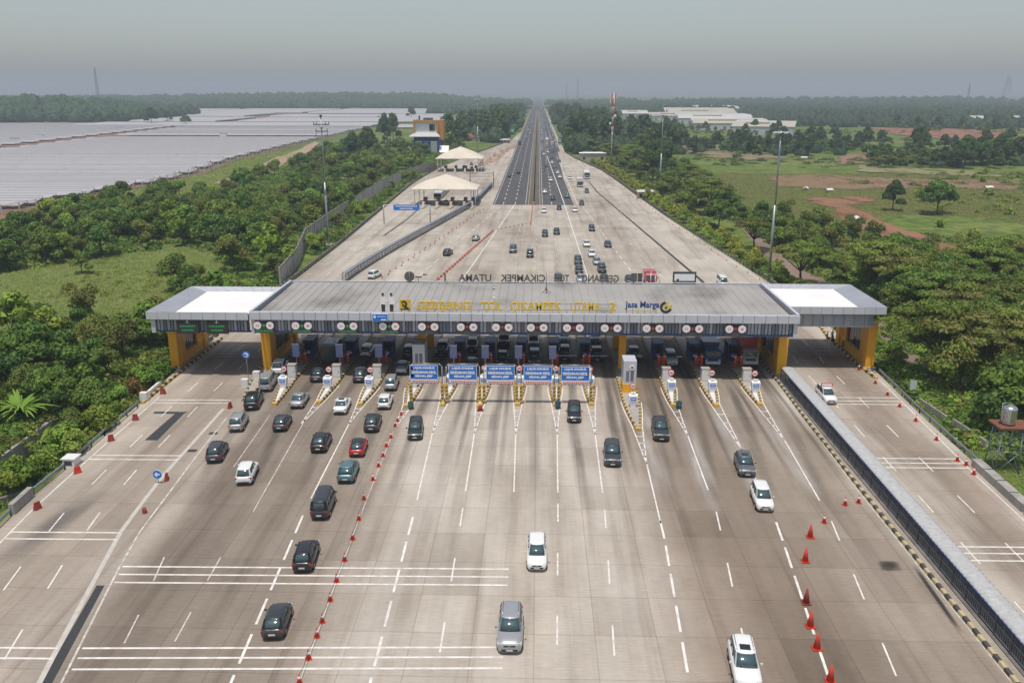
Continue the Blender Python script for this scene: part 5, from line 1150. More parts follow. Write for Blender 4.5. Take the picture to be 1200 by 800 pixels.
def car(kind, colour, loc, rz, label, group, roof=None, sunroof=False, rails=False, simple=False, name=None):
    L_, W_, H_, belt, hood, yh, yt, ye, yr = KIND[kind]; P_ = paint(colour); RP = paint(roof) if roof else P_; hw = W_/2; z0 = .22
    t = thing(name or {'mpv': 'minivan', 'suv': 'suv_car', 'hatch': 'hatchback', 'sedan': 'sedan_car', 'van': 'van', 'crossover': 'crossover_car'}[kind], label, 'car' if kind != 'van' else 'van', loc, rz, group)
    oy = -L_/2; mb = MB()
    S = [(0, .60, .30, hood-.36), (.06, .80, z0+.02, hood-.26), (.22, .93, z0, hood-.14), (.55, .985, z0, hood-.05), (yh, 1.0, z0, belt-.01), (yt+.4, 1.0, z0, belt), (L_*.6, 1.0, z0, belt), (yr-.25, .985, z0, belt+.02), (L_-.16, .95, z0+.02, (belt-.02) if kind != 'sedan' else belt+.0), (L_-.04, .86, z0+.08, belt-.14), (L_, .72, .36, belt-.30)]
    mb.loft([smooth_ring(oy+y, hw*w_, a, b) for y, w_, a, b in S], P_); mb.build('body', t)
    # cabin glass
    b0, r0 = hw*.87, hw*.72
    def gring(f, shrink=0):   # horizontal ring from belt (0) to roof (1)
        ya = lerp(yh+.02, yt, f); yb = lerp(yr, ye, f); w_ = lerp(b0, r0, f**1.2)-shrink; z = lerp(belt-.01, H_-.06, f); c = .10*(1-f*.3)
        pts = [(-w_*.55, ya-.03), (0, ya-.07), (w_*.55, ya-.03), (w_*.94, ya+.10), (w_, ya+.32), (w_, (ya+yb)/2), (w_, yb-.3), (w_*.94, yb-.06), (w_*.5, yb+.02), (0, yb+.05), (-w_*.5, yb+.02), (-w_*.94, yb-.06), (-w_, yb-.3), (-w_, (ya+yb)/2), (-w_, ya+.32), (-w_*.94, ya+.10)]
        return [(x, oy+y, z) for x, y in pts]
    mb = MB(); mb.loft([gring(0), gring(.5), gring(1)], M['wind']); mb.build('window_glass', t)
    mb = MB(); rr = gring(1); cx_ = 0; cy_ = oy+(yt+ye)/2
    def sc_ring(k, dz): return [(x*k, cy_+(y-cy_)*k, z+dz) for x, y, z in rr]
    mb.loft([sc_ring(1.03, -.035), sc_ring(1.035, .005), sc_ring(.97, .045), sc_ring(.6, .068), sc_ring(.1, .075)], RP); mb.build('roof', t)
    if simple:
        mb = MB()
        for y in (L_*.19, L_*.80):
            for s in (-1, 1): mb.tube((s*(hw-.2), oy+y, .31), (s*(hw+.005), oy+y, .31), .31, M['tyre'], n=12)
        mb.build('wheel_set', t)
        mb = MB(); mb.box(-hw*.62, hw*.62, oy-.015, oy+.04, .36, .55, M['trim']); mb.box(-.24, .24, oy-.03, oy-.016, .38, .5, M['plate']); mb.build('bumper', t)
        mb = MB(); 
        for s in (-1, 1): mb.poly([(s*hw*.82-.14, oy+.02), (s*hw*.82+.10, oy+.09), (s*hw*.82+.10, oy+.2), (s*hw*.82-.14, oy+.2)], hood-.35, hood-.2, M['lamp'])
        mb.build('headlight', t); return t
    # pillars: paint strips over the glass
    mb = MB(); A, B = gring(0), gring(1)
    def bar(p, q, w_, m_):
        p = Vector(p); q = Vector(q); c0 = Vector((0, cy_, p.z)); out = (p-c0); out.z = 0; out.normalize(); d = (q-p).normalized(); s_ = d.cross(out).normalized()*w_
        mb.face([p-s_+out*.012, p+s_+out*.012, q+s_+out*.012, q-s_+out*.012], m_); mb.face([q-s_+out*.012, q+s_+out*.012, p+s_+out*.012, p-s_+out*.012], m_)
    for i in (3, 15): bar(A[i], B[i], .05, P_)
    for i in (7, 11): bar(A[i], B[i], .09 if kind != 'van' else .13, P_)
    mid = lambda i, f: [(a*(1-f)+b*f) for a, b in zip(A[i], A[i+1])], lambda i, f: [(a*(1-f)+b*f) for a, b in zip(B[i], B[i+1])]
    for i, f in ((4, .75), (5, .55)): bar(mid[0](i, f), mid[1](i, f), .035, M['trim'])
    for i, f in ((13, .25), (12, .45)): bar(mid[0](i, f), mid[1](i, f), .035, M['trim'])
    mb.build('pillar_trim', t)
    for y in (L_*.19, L_*.80):
        for s in (-1, 1):
            mb = MB(); mb.tube((s*(hw-.22), oy+y, .32), (s*(hw+.012), oy+y, .32), .32, M['tyre'], n=18); wt = mb.build('wheel', t)
            mb = MB(); mb.tube((s*(hw+.012), oy+y, .32), (s*(hw+.022), oy+y, .32), .21, M['rim'], n=10); mb.build('rim', wt)
    mb = MB()     # arches
    for y in (L_*.19, L_*.80):
        for s in (-1, 1):
            mb.tube((s*(hw-.1), oy+y, .34), (s*(hw-.004), oy+y, .34), .38, M['trim'], n=16)
    mb.box(-hw*.98, hw*.98, oy+L_*.27, oy+L_*.72, .2, .26, M['trim']); mb.build('sill_trim', t)
    # front end
    mb = MB(); mb.box(-hw*.62, hw*.62, oy-.02, oy+.03, .34, .50, M['trim']); mb.box(-hw*.45, hw*.45, oy-.012, oy+.05, hood-.40, hood-.30, M['trim']); mb.box(-.09, .09, oy-.03, oy-.013, hood-.39, hood-.31, M['rim']); mb.build('grille', t)
    mb = MB(); mb.box(-.24, .24, oy-.04, oy-.021, .38, .49, M['plate']); mb.build('number_plate', t)
    for s in (-1, 1):
        mb = MB(); x0 = s*hw*.52; x1 = s*hw*.92; q = [(x0, oy+.035), (x1, oy+.17), (x1, oy+.42), (x0+s*.06, oy+.2)]
        mb.loft([[(a, b, hood-.36) for a, b in q], [(a, b+.03, hood-.19) for a, b in q]], M['lamp'], smooth=False); mb.build('headlight', t)
        mb = MB(); mb.box(s*hw*.60 if s > 0 else -hw*.93, hw*.93 if s > 0 else -hw*.60, oy+L_-.13, oy+L_-.035, belt-.28, belt-.10, M['tail']); mb.build('taillight', t)
        mb = MB(); c = Vector((s*(hw+.10), oy+yh+.42, belt+.06)); mb.loft([[(c.x-.09, c.y, c.z-.07), (c.x+.09, c.y+.03, c.z-.06), (c.x+.09, c.y+.03, c.z+.07), (c.x-.09, c.y, c.z+.08)], [(c.x-.08, c.y+.12, c.z-.05), (c.x+.07, c.y+.12, c.z-.05), (c.x+.07, c.y+.12, c.z+.05), (c.x-.08, c.y+.12, c.z+.06)]], P_, smooth=False); mb.build('mirror', t)
    mb = MB(); mb.box(-hw*.66, hw*.66, oy+L_-.04, oy+L_+.02, .34, .5, M['trim']); mb.box(-.24, .24, oy+L_-.02, oy+L_+.035, .52, .64, M['plate']); mb.build('rear_bumper', t)
    if sunroof: mb = MB(); mb.box(-.36, .36, oy+yt+.25, oy+yt+.85, H_-.02, H_+.028, M['glass']); mb.build('sunroof', t)
    if rails:
        for s in (-1, 1): mb = MB(); mb.tube((s*hw*.62, oy+yt+.2, H_+.05), (s*hw*.62, oy+ye-.1, H_+.05), .022, M['rim'] if colour != 'black' else M['trim'], n=6); mb.build('roof_rail', t)
    # wipers and screen edge
    mb = MB(); mb.tube((-.45, oy+yh+.04, belt+.03), (.1, oy+yh+.14, belt+.10), .012, M['trim'], n=4); mb.tube((.1, oy+yh+.02, belt+.03), (.55, oy+yh+.16, belt+.08), .012, M['trim'], n=4); mb.build('wiper', t)
    return t
def put_car(px, py, kind, colour, away, label, rot=0, **k):
    """px,py: the middle of the bumper that faces the camera, on the ground"""
    x, y = G(px, py); L_ = KIND[kind][0]; a = R(-rot)
    rz = (PI if away else 0)+a
    return car(kind, colour, (x-math.sin(a)*L_/2, y+math.cos(a)*L_/2, .012), rz, label, k.pop('group', 'cars driving away into the gate' if away else 'cars coming towards the camera from the gate'), **k)
A_ = True
put_car(319, 752, 'hatch', 'charcoal', A_, 'dark blue-grey hatchback driving away, nearest the camera on the left', -5)
put_car(354, 673, 'mpv', 'black', A_, 'black minivan driving away across the upper triple lines', -5, rails=True)
put_car(374, 611, 'van', 'charcoal', A_, 'boxy charcoal van driving away just left of the cone line', -3)
put_car(404.5, 568, 'crossover', 'teal', A_, 'pale teal crossover behind the red hatchback', -3, rails=True)
put_car(417.5, 537, 'hatch', 'red', A_, 'red hatchback with a black roof driving towards the gate', -4, roof='black')
put_car(372.5, 532, 'crossover', 'black', A_, 'black compact crossover left of the red hatchback', -3)
put_car(434.5, 508, 'crossover', 'charcoal', A_, 'charcoal crossover beside the cone line ahead of the red hatchback', -4)
put_car(285.5, 570, 'mpv', 'white', A_, 'white minivan driving away in the left part of the plaza', -8)
put_car(250, 544, 'mpv', 'dark grey', A_, 'dark grey minivan nearest the left slip road', -8)
put_car(276, 507.5, 'mpv', 'silver', A_, 'silver minivan behind the black car beside the left slip road', -8)
put_car(294, 482, 'suv', 'black', A_, 'black car behind the white minibus at the first toll lane', -8)
put_car(327, 507, 'hatch', 'dark grey', A_, 'dark grey hatchback behind the small silver car', -4)
put_car(347, 480, 'sedan', 'silver', A_, 'small silver car entering the second toll lane', -3)
put_car(398, 487, 'sedan', 'white', A_, 'white sedan with a dark sunroof at the third toll lane', -4, sunroof=True)
put_car(449.5, 481, 'hatch', 'white', A_, 'white hatchback behind two silver cars beside the first blue sign', -3)
put_car(457, 459, 'mpv', 'silver', A_, 'silver minivan between a white hatchback and a silver sedan', -3)
put_car(470, 440, 'sedan', 'silver', A_, 'silver sedan at the head of the queue beside the first blue sign', -2)
put_car(310.6, 460, 'van', 'silver', A_, 'pale silver minibus at the first toll lane', -6)
put_car(325, 441, 'suv', 'white', A_, 'white car at the toll booth ahead of the silver minibus', -6)
put_car(370, 449, 'sedan', 'charcoal', A_, 'charcoal sedan stopped at the second toll booth', -4)
put_car(420.5, 449.5, 'crossover', 'dark grey', A_, 'dark grey crossover stopped at the third toll booth', -3)
put_car(428, 420, 'mpv', 'white', A_, 'white car half hidden beside a lilac panel under the canopy', 0)
put_car(478, 421, 'mpv', 'black', A_, 'black car deep under the canopy behind the first blue sign', -2)
put_car(486, 517, 'mpv', 'dark green', False, 'blackish green minivan coming towards the camera right of the cone line', -5)
put_car(672.8, 496.5, 'mpv', 'black', False, 'black minivan coming out below the last blue sign', 2)
put_car(718, 548.5, 'suv', 'dark grey', False, 'dark slate car right of the last blue sign lane', 3)
put_car(775.4, 518.5, 'suv', 'charcoal', False, 'dark charcoal car leaving the lane right of the grey cabinet tower', 3)
put_car(876, 560.5, 'crossover', 'grey', False, 'grey crossover with a sunroof coming towards the camera', 4, sunroof=True)
put_car(897, 601.5, 'mpv', 'white', False, 'white minivan in front of the grey crossover', 4)
put_car(877, 813, 'suv', 'white', False, 'white car with a sunroof cut by the lower picture edge', 5, sunroof=True, rails=True)
put_car(597, 768, 'suv', 'silver', False, 'silver car nearest the camera in the middle lanes', 0, rails=True)
put_car(629, 671, 'mpv', 'white', False, 'white car with a maroon grille in the middle lanes', 0)
t = put_car(974, 475, 'mpv', 'white', False, 'white patrol car with an orange board on its roof on the right slip road', 0)
mb = MB(); mb.box(-.75, .75, .1, .25, 1.75, 2.15, M['cone']); mb.box(-.65, .65, .08, .099, 1.8, 2.08, M['membrane']); mb.box(-.6, .6, .3, .5, 1.72, 1.8, M['trim']); mb.build('roof_board', t)
U = 'vehicles standing in the lanes under the canopy'
for (px, py, kd, cl, lb) in ((517, 419, 'suv', 'black', 'black car under the canopy behind the second blue sign'), (551, 437, 'sedan', 'silver', 'silver sedan at the barrier behind the second blue sign'), (552.5, 414, 'mpv', 'charcoal', 'charcoal car right behind the silver sedan under the canopy'), (554, 401, 'mpv', 'grey', 'grey car third in the lane behind the second blue sign'),
    (588, 429, 'hatch', 'black', 'black hatchback at the barrier behind the middle blue sign'), (590, 408, 'suv', 'black', 'tall black car second in the lane behind the middle blue sign'), (626, 430, 'suv', 'grey', 'grey car at the barrier behind the fourth blue sign'), (625, 409, 'mpv', 'silver', 'silver car second in the lane behind the fourth blue sign'),
    (662, 424, 'mpv', 'black', 'black minivan at the barrier behind the last blue sign'), (661, 403, 'mpv', 'white', 'white car second in the lane behind the last blue sign'), (700, 425, 'crossover', 'black', 'black crossover at the barrier left of the yellow column'), (698, 404, 'suv', 'silver', 'silver car second in the lane left of the yellow column'),
    (744, 425, 'crossover', 'black', 'black crossover at the barrier right of the grey cabinet tower'), (788, 430, 'mpv', 'white', 'white car passing under a raised barrier arm'), (826, 405, 'mpv', 'grey', 'grey car behind the blue truck under the canopy')):
    put_car(px, py, kd, cl, False, lb, 1 if px > 650 else 0, group=U)

def truck(px, py, cabc, boxc, label, hbox=3.4, length=8.0, bus=False, away=False, group=None, wcab=2.35, rot=0, name='truck'):
    x, y = G(px, py); t = thing('bus' if bus else name, label, 'bus' if bus else 'truck', (x-math.sin(R(rot))*length/2, y+math.cos(R(rot))*length/2, .01), (PI if away else 0)+R(rot), group); oy = -length/2; hw = wcab/2; P_ = paint(cabc)
    mb = MB()
    if bus:
        mb.loft([[(a, oy+yy_, b) for a, b in ((-hw*k, .35), (hw*k, .35), (hw*k, 2.9), (hw*.92*k, 3.3*kk), (-hw*.92*k, 3.3*kk), (-hw*k, 2.9))] for yy_, k, kk in ((0, .94, .94), (.25, 1, 1), (length-.2, 1, 1), (length, .94, .97))], P_); mb.build('body', t)
        mb = MB(); mb.box(-hw*.9, hw*.9, oy-.03, oy+.1, 1.5, 2.75, M['wind']); mb.build('windscreen', t)
        mb = MB(); mb.box(-hw-.015, hw+.015, oy+.8, oy+length-.6, 1.7, 2.6, M['glass']); mb.build('side_window', t); mb = MB(); mb.box(-hw*.8, hw*.8, oy-.04, oy, .8, 1.3, M['navy']); mb.box(-.7, .7, oy-.05, oy, 2.85, 3.05, M['trim']); mb.build('front_panel', t)
        mb = MB(); mb.box(-.7, .7, 0, 2.5, 3.3, 3.55, M['white']); mb.build('roof_unit', t)
    else:
        mb.loft([[(a, oy+yy_, b) for a, b in ((-hw*.95, z_a), (hw*.95, z_a), (hw*.95, 1.5), (hw*.9, z_b), (-hw*.9, z_b), (-hw*.95, 1.5))] for yy_, z_a, z_b in ((0, .55, 1.55), (.12, .5, 2.35), (.35, .5, 2.6), (1.75, .5, 2.6))], P_, smooth=False); mb.build('cab', t)
        mb = MB(); mb.face([(-hw*.82, oy-.0, 1.6), (hw*.82, oy-.0, 1.6), (hw*.8, oy+.10, 2.36), (-hw*.8, oy+.10, 2.36)], M['wind']); mb.box(-hw*.82, hw*.82, oy-.015, oy+.06, 1.56, 2.3, M['wind']); mb.build('windscreen', t)
        mb = MB(); mb.box(-hw, hw, oy+1.9, oy+length, .95, hbox, paint(boxc)); mb.box(-hw-.03, hw+.03, oy+1.86, oy+length+.03, hbox-.12, hbox+.02, paint(boxc)); mb.build('cargo_box', t)
        mb = MB(); mb.box(-.45, .45, oy+.2, oy+length-.2, .5, .94, M['trim']); mb.build('chassis', t)
        mb = MB(); mb.box(-hw*.9, hw*.9, oy-.12, oy+.02, .45, .85, M['white']); mb.box(-.26, .26, oy-.14, oy-.121, .55, .68, M['plate']); mb.box(-hw*.6, hw*.6, oy-.03, oy, 1.0, 1.25, M['trim']); mb.build('bumper', t)
    for y_ in (1.2, length-1.8):
        for s in (-1, 1): mb = MB(); mb.tube((s*(hw-.32), oy+y_, .48), (s*(hw+.0), oy+y_, .48), .48, M['tyre'], n=16); mb.tube((s*(hw+.0), oy+y_, .48), (s*(hw+.02), oy+y_, .48), .25, M['rim'], n=10); mb.build('wheel', t)
    for s in (-1, 1):
        mb = MB(); mb.box(s*hw*.78-.14, s*hw*.78+.14, oy-.05, oy+.05, .92, 1.12, M['lamp']); mb.build('headlight', t)
        mb = MB(); mb.box(s*(hw+.16)-.08, s*(hw+.16)+.08, oy+.1, oy+.18, 1.6, 2.1, M['trim']); mb.build('mirror', t)
    return t
truck(835, 430, 'blue', 'dark blue', 'blue truck with a white bumper at the barrier under the canopy', group=U, hbox=3.2)
truck(879, 430, 'silver', 'red', 'red box truck with a pale cab in the last lane under the canopy', 3.9, group=U)
truck(385, 430, 'charcoal', 'dark grey', 'dark box truck driving away in the third lane under the canopy', 3.1, 6.5, away=True, group=U, wcab=2.0)
truck(763, 336, 'red', 'red', 'red truck just behind the gate roof near the framed board', 2.7, 5)
put_car(849, 337, 'van', 'white', False, 'white van on the right just behind the gate roof', 0, group='cars queueing towards the gate behind it')
truck(688, 210, 'white', 'white', 'white coach standing on the right beside the dark gutter', bus=True, length=11, wcab=2.7)
truck(680, 219.5, 'dark green', 'white', 'dark green and white truck beside the white coach', 3.3, 8.5)
BK = 'cars queueing towards the gate behind it'
for (px, py, kd, cl, lb) in ((601, 297, 'suv', 'grey', 'grey car left of the centre behind the gate'), (621, 302.5, 'mpv', 'black', 'black car left of the centre behind the gate'), (638.7, 278, 'mpv', 'dark green', 'dark green car beside the white and black car'), (652.5, 275.5, 'crossover', 'black', 'black car with pale bumper in the middle behind the gate'),
    (694, 271.5, 'mpv', 'charcoal', 'charcoal car alone on the right behind the gate'), (688, 290, 'sedan', 'white', 'white sedan beside the dark blue car'), (713, 290.5, 'sedan', 'dark blue', 'dark blue sedan beyond the gate'), (694, 302, 'hatch', 'white', 'white hatchback first of a close group of three'), (700, 311, 'sedan', 'silver', 'pale silver sedan in the middle of the close group of three'),
    (706, 320.5, 'suv', 'black', 'black car last of the close group near the gate roof'), (678, 311, 'suv', 'charcoal', 'charcoal car in the middle queue near the gate roof'), (679, 322, 'crossover', 'black', 'black crossover directly behind the charcoal one near the gate roof'), (681, 332, 'sedan', 'silver', 'silver sedan partly hidden by the rear roof letters'),
    (654.5, 333, 'mpv', 'charcoal', 'charcoal car partly hidden by the middle rear roof letters'), (709, 332, 'sedan', 'charcoal', 'charcoal sedan partly hidden by the first rear roof letters'), (739, 333, 'sedan', 'dark green', 'dark sedan beside the framed board on the roof edge'),
    (637.4, 250, 'sedan', 'white', 'white sedan left of the dark one where the asphalt ends'), (655.4, 246.5, 'mpv', 'black', 'black car with pale front where the asphalt ends'), (674, 249, 'hatch', 'white', 'white hatchback right of the wide line where the asphalt ends'), (682, 241, 'mpv', 'charcoal', 'charcoal car right of the asphalt edge'),
    (648, 235, 'crossover', 'black', 'black crossover on the asphalt beside the grey one'), (664.7, 232.5, 'suv', 'grey', 'grey car right of the wide line on the asphalt'), (638.5, 227, 'sedan', 'white', 'white sedan next to the median on the asphalt'), (645.5, 213, 'mpv', 'white', 'white minivan in the inner lanes of the queue'),
    (656, 209, 'sedan', 'white', 'white sedan close in front of another white one'), (653.5, 204, 'hatch', 'white', 'white hatchback close behind a white sedan'), (668, 210.5, 'sedan', 'white', 'white sedan right of the asphalt near the dark truck'), (688, 226.5, 'mpv', 'dark grey', 'dark grey car beside the dark gutter'),
    (640, 196, 'sedan', 'black', 'black sedan in the inner lanes of the queue'), (637, 200.5, 'hatch', 'charcoal', 'charcoal hatchback in the inner lanes of the queue'), (650, 197, 'mpv', 'grey', 'grey minivan ahead of the white hatchback in the queue'), (647, 192, 'sedan', 'white', 'white sedan in the queue ahead of a grey minivan'),
    (655.5, 190.5, 'mpv', 'charcoal', 'charcoal minivan at the right of the queue'), (646.5, 186.5, 'suv', 'black', 'black car in the queue behind the white sedan'), (637, 182, 'sedan', 'white', 'white sedan next to the median far up the queue')):
    put_car(px, py, kd, cl, False, lb, 0, group=BK, simple=py < 262)
put_car(522.5, 300.5, 'crossover', 'black', A_, 'black car on the bare concrete left of the orange barriers', 8, group='cars driving off beyond the gate')
put_car(556, 283, 'hatch', 'silver', A_, 'silver hatchback left of the orange barriers', 8, group='cars driving off beyond the gate')
put_car(434, 327.5, 'mpv', 'white', A_, 'white patrol car with green stripes parked at the fenced walkway', 14, group='cars driving off beyond the gate')
put_car(597, 208, 'sedan', 'black', A_, 'black sedan driving off on the left carriageway, left of the other black car', 0, group='cars driving off beyond the gate', simple=True)
put_car(607.5, 204, 'mpv', 'black', A_, 'black minivan driving off on the left carriageway', 0, group='cars driving off beyond the gate', simple=True)
truck(609, 170, 'dark grey', 'grey', 'dark grey truck driving off at the left edge of the motorway', 3.2, 7, away=True)
put_car(617, 161, 'sedan', 'silver', A_, 'silver sedan far off on the left carriageway', 0, simple=True, group='cars driving off beyond the gate')
put_car(619, 153, 'mpv', 'white', A_, 'white minivan far off on the left carriageway, behind a farther white one', 0, simple=True, group='cars driving off beyond the gate')
put_car(623, 144.5, 'mpv', 'white', A_, 'white minivan farthest off on the left carriageway', 0, simple=True, group='cars driving off beyond the gate')
truck(641, 167, 'white', 'white', 'white truck in the inner lane far up the queue', 3.4, 8); truck(647, 170, 'white', 'red', 'tall truck with a reddish body far up the queue', 3.8, 10)
truck(656, 169.5, 'grey', 'dark grey', 'grey truck at the right of the queue far up the motorway', 3.4, 9); truck(657, 163.5, 'blue', 'teal', 'teal topped truck at the right of the queue far up the motorway', 3.6, 9)
for i, (x, y) in enumerate(((-33.5, 440), (-38, 446), (-29.3, 452), (-36, 470), (-31, 474))):
    car(('mpv', 'suv', 'sedan', 'hatch', 'mpv')[i], ('white', 'black', 'white', 'charcoal', 'red')[i], (x, y, .01), .1, ('white minivan under the farther tent', 'black car under the farther tent', 'white sedan right of the farther tent poles', 'charcoal hatchback behind the farther tent', 'red minivan behind the farther tent')[i], 'cars near the farther tent', simple=True)
car('sedan', 'silver', (-32.2, 303, .01), PI, 'silver sedan in the lane under the nearer tent', 'cars near the farther tent', simple=True)
# the far queue
protos = {}
rnd = random.Random(11)
for cl in ('white', 'silver', 'black', 'charcoal', 'grey', 'red'):
    protos[cl] = None
n_far = 0
for lane, lx in enumerate((3.0, 6.6, 10.2, 13.6)):
    y = 560+lane*7
    while y < 960:
        X = lx+(.4*math.sin(y*.01)); cl = rnd.choice(['white', 'white', 'silver', 'black', 'charcoal', 'grey', 'white'])
        lb = f'distant {cl} car in the dense queue far up the motorway'; kd = 'mpv'
        if protos[cl] is None: protos[cl] = car(kd, cl, (X, y, .012), 0, lb, 'distant cars in the dense queue', simple=True)
        else: dup(protos[cl], (X, y, .012), 0, lb)
        n_far += 1; y += rnd.uniform(6.5, 11)*(1+(y-560)/1100)
dist = MB()
for lane, lx in enumerate((3.0, 6.6, 10.2, 13.6)):
    y = 965+lane*5
    while y < 1950:
        X = lx+(.4*math.sin(y*.01)); m_ = paint(rnd.choice(['white', 'white', 'silver', 'black', 'charcoal', 'grey', 'white'])); e = 0.0
        dist.loft([[(X-.8*k, y+dy, .3), (X+.8*k, y+dy, .3), (X+.85*k, y+dy, z_), (X-.85*k, y+dy, z_)] for dy, k, z_ in ((0, .9, .7), (.9, 1, .95), (3.9, 1, 1.0), (4.3, .92, .9))], m_, smooth=False)
        dist.loft([[(X-.76, y+.95, 1.0), (X+.76, y+.95, 1.0), (X+.76, y+4.0, 1.0), (X-.76, y+4.0, 1.0)], [(X-.64, y+1.7, 1.55), (X+.64, y+1.7, 1.55), (X+.64, y+3.7, 1.55), (X-.64, y+3.7, 1.55)]], M['wind'], smooth=False)
        dist.box(X-.66, X+.66, y+1.7, y+3.7, 1.55, 1.62, m_); y += rnd.uniform(6.5, 11)*(1+(y-560)/1100)
tag(dist.build('distant_traffic'), 'dense distant traffic reaching back to the horizon on the right carriageway', 'cars', kind='stuff')
for y, X in ((820, -8), (980, -12), (1150, -6), (1300, -9), (1500, -12)):
    dup(protos['silver'] or protos['white'], (X, y, .012), PI, 'distant silver car on the left carriageway near the horizon', 'distant cars driving off')

# ------------------------------------------------------------------ cones and plastic barriers
def cone_proto(h, m_, band, label, group):
    t = thing('traffic_cone', label, 'traffic cone', (0, 0, 0), group=group); r_ = h*.22
    mb = MB(); mb.box(-h*.28, h*.28, -h*.28, h*.28, 0, h*.06, m_); mb.build('foot', t)
    mb = MB(); mb.tube((0, 0, h*.06), (0, 0, h), r_, m_, r1=h*.04, n=12); mb.build('body', t)
    if band: mb = MB(); mb.tube((0, 0, h*.52), (0, 0, h*.74), r_*.62+.005, M['sign_white'], r1=r_*.42+.005, n=12); mb.build('band', t)
    return t
def cones(pts, h, m_, band, label, group):
    p = cone_proto(h, m_, band, label, group)
    for i, (x, y) in enumerate(pts):
        if i == 0: p.location = (x, y, .012)
        else: dup(p, (x, y, .012), rnd.uniform(0, .8))
cl_ = [(-16.51, 97.5), (-16.6, 95.4), (-16.63, 93.7), (-16.57, 90.3), (-16.64, 87.8), (-16.56, 85.1), (-16.58, 82.5), (-16.56, 79.2), (-16.63, 74.9), (-16.3, 70.8), (-16.11, 67.2), (-16.04, 63.6), (-16.0, 60.4), (-15.88, 57.7), (-15.82, 54.9), (-15.76, 53.1), (-15.73, 50.6), (-15.67, 48.0)]
cones(cl_, .78, M['cone'], True, 'small red and white cone in the long line right of the leftmost queue lanes', 'cones in the long line')
mb = MB()
for a, b in zip(cl_[8:], cl_[9:]): mb.tube((a[0], a[1], .72), ((a[0]+b[0])/2, (a[1]+b[1])/2, .35), .018, M['trim'], n=4); mb.tube(((a[0]+b[0])/2, (a[1]+b[1])/2, .35), (b[0], b[1], .72), .018, M['trim'], n=4)
sign_thing('cone_rope', mb, 'thin dark rope strung along the long line of cones', 'rope')
for i, (x, y) in enumerate([G(820+q[0]/3.158, 580+q[1]/3.158) for q in ((408, 156), (390, 246), (393, 400), (408, 486), (433, 568), (482, 690))]):
    nm = ('topmost', 'second from the top', 'third from the top', 'third from the bottom', 'second from the bottom', 'lowest, at the picture edge')[i]
    t = thing('tall_cone', f'tall plain red cone on the right of the plaza, {nm}', 'traffic cone', (x, y, .012), group='tall red cones in the right of the plaza')
    mb = MB(); mb.poly([(-.33, -.33), (.33, -.33), (.33, .33), (-.33, .33)], 0, .10, M['cone'] if i != 2 else M['cone_old']); mb.build('foot', t)
    mb = MB(); mb.tube((0, 0, .12), (.0, .0, 1.3), .27, M['cone'] if i != 2 else M['cone_old'], r1=.06, n=14); mb.build('body', t)
cones([(31.18, 75.6), (29.72, 75.1), (26.59, 71.5)], .85, M['cone'], True, 'small banded cone near the striped kerb on the right', 'three small cones on the right')
cones([(46.1, 122), (46.0, 117.1), (46.1, 111.2), (45.9, 106.5), (45.75, 102.2), (45.7, 97.3), (45.6, 91.5), (45.3, 85.8), (45.7, 84.7), (45.4, 82.4)], .85, M['cone'], True, 'red cone along the guardrail of the right slip road', 'cones along the right guardrail')
t0 = None
for i, (x, y) in enumerate([(-48.93, 104.2), (-48.33, 94.9), (-48.18, 88.5), (-47.56, 80.0), (-47.22, 72.0), (-38.33, 99.3), (-37.6, 78.6), (-36.79, 71.7)]):
    nm = ('near the outer left column', 'beside the asphalt repair', 'above the pale cabinet', 'orange one below the pale cabinet', 'at the end of the concrete barrier', 'at the tip of the kerbed point', 'beside the round blue arrow sign', 'fallen flat below the round blue arrow sign')[i]
    t = thing('plastic_barrier', 'worn maroon road barrier '+nm, 'barrier', (x, y, .012), .3*i, 'worn maroon barriers of the left slip road'); m_ = M['cone'] if i == 3 else M['cone_old']; t.scale = (.72, .72, .78)
    mb = MB(); mb.loft([[(-.5, -.3, 0), (.5, -.3, 0), (.5, .3, 0), (-.5, .3, 0)], [(-.42, -.18, .45), (.42, -.18, .45), (.42, .18, .45), (-.42, .18, .45)], [(-.36, -.12, .95 if i != 7 else .4), (.36, -.12, .95 if i != 7 else .4), (.36, .12, .95 if i != 7 else .4), (-.36, .12, .95 if i != 7 else .4)]], m_, smooth=False); mb.build('shell', t)
    mb = MB(); mb.box(-.30, .30, -.20, -.17, .5, .62, M['sign_red']); mb.box(-.6, .6, -.08, .08, .0, .05, M['steel_dark']); mb.build('foot', t)
bl = []
for (a, b, n_) in ((G(510, 331), G(577, 272), 26), (G(622, 264), G(624.5, 238), 16)):
    for i in range(n_): bl.append((lerp(a[0], b[0], i/(n_-1)), lerp(a[1], b[1], i/(n_-1))))
t0 = None
for i, (x, y) in enumerate(bl):
    if t0 is None:
        t0 = thing('plastic_barrier', 'orange-red plastic barrier in the line on the concrete behind the gate', 'barrier', (x, y, .012), .22, 'orange plastic barriers behind the gate')
        mb = MB(); mb.loft([[(-.2, -.55, 0), (.2, -.55, 0), (.2, .55, 0), (-.2, .55, 0)], [(-.12, -.55, .35), (.12, -.55, .35), (.12, .55, .35), (-.12, .55, .35)], [(-.08, -.5, .6), (.08, -.5, .6), (.08, .5, .6), (-.08, .5, .6)]], M['faded'], smooth=False); mb.build('shell', t0)
        mb = MB(); mb.box(-.13, .13, -.3, .3, .40, .56, M['sign_white']); mb.build('band', t0)
    else: dup(t0, (x, y, .012), -.18 if i < 26 else .02)
pts = [(lerp(G(448, 326)[0], G(566, 246)[0], i/33)+.4*math.sin(i*2.1), lerp(G(448, 326)[1], G(566, 246)[1], i/33)) for i in range(34)]
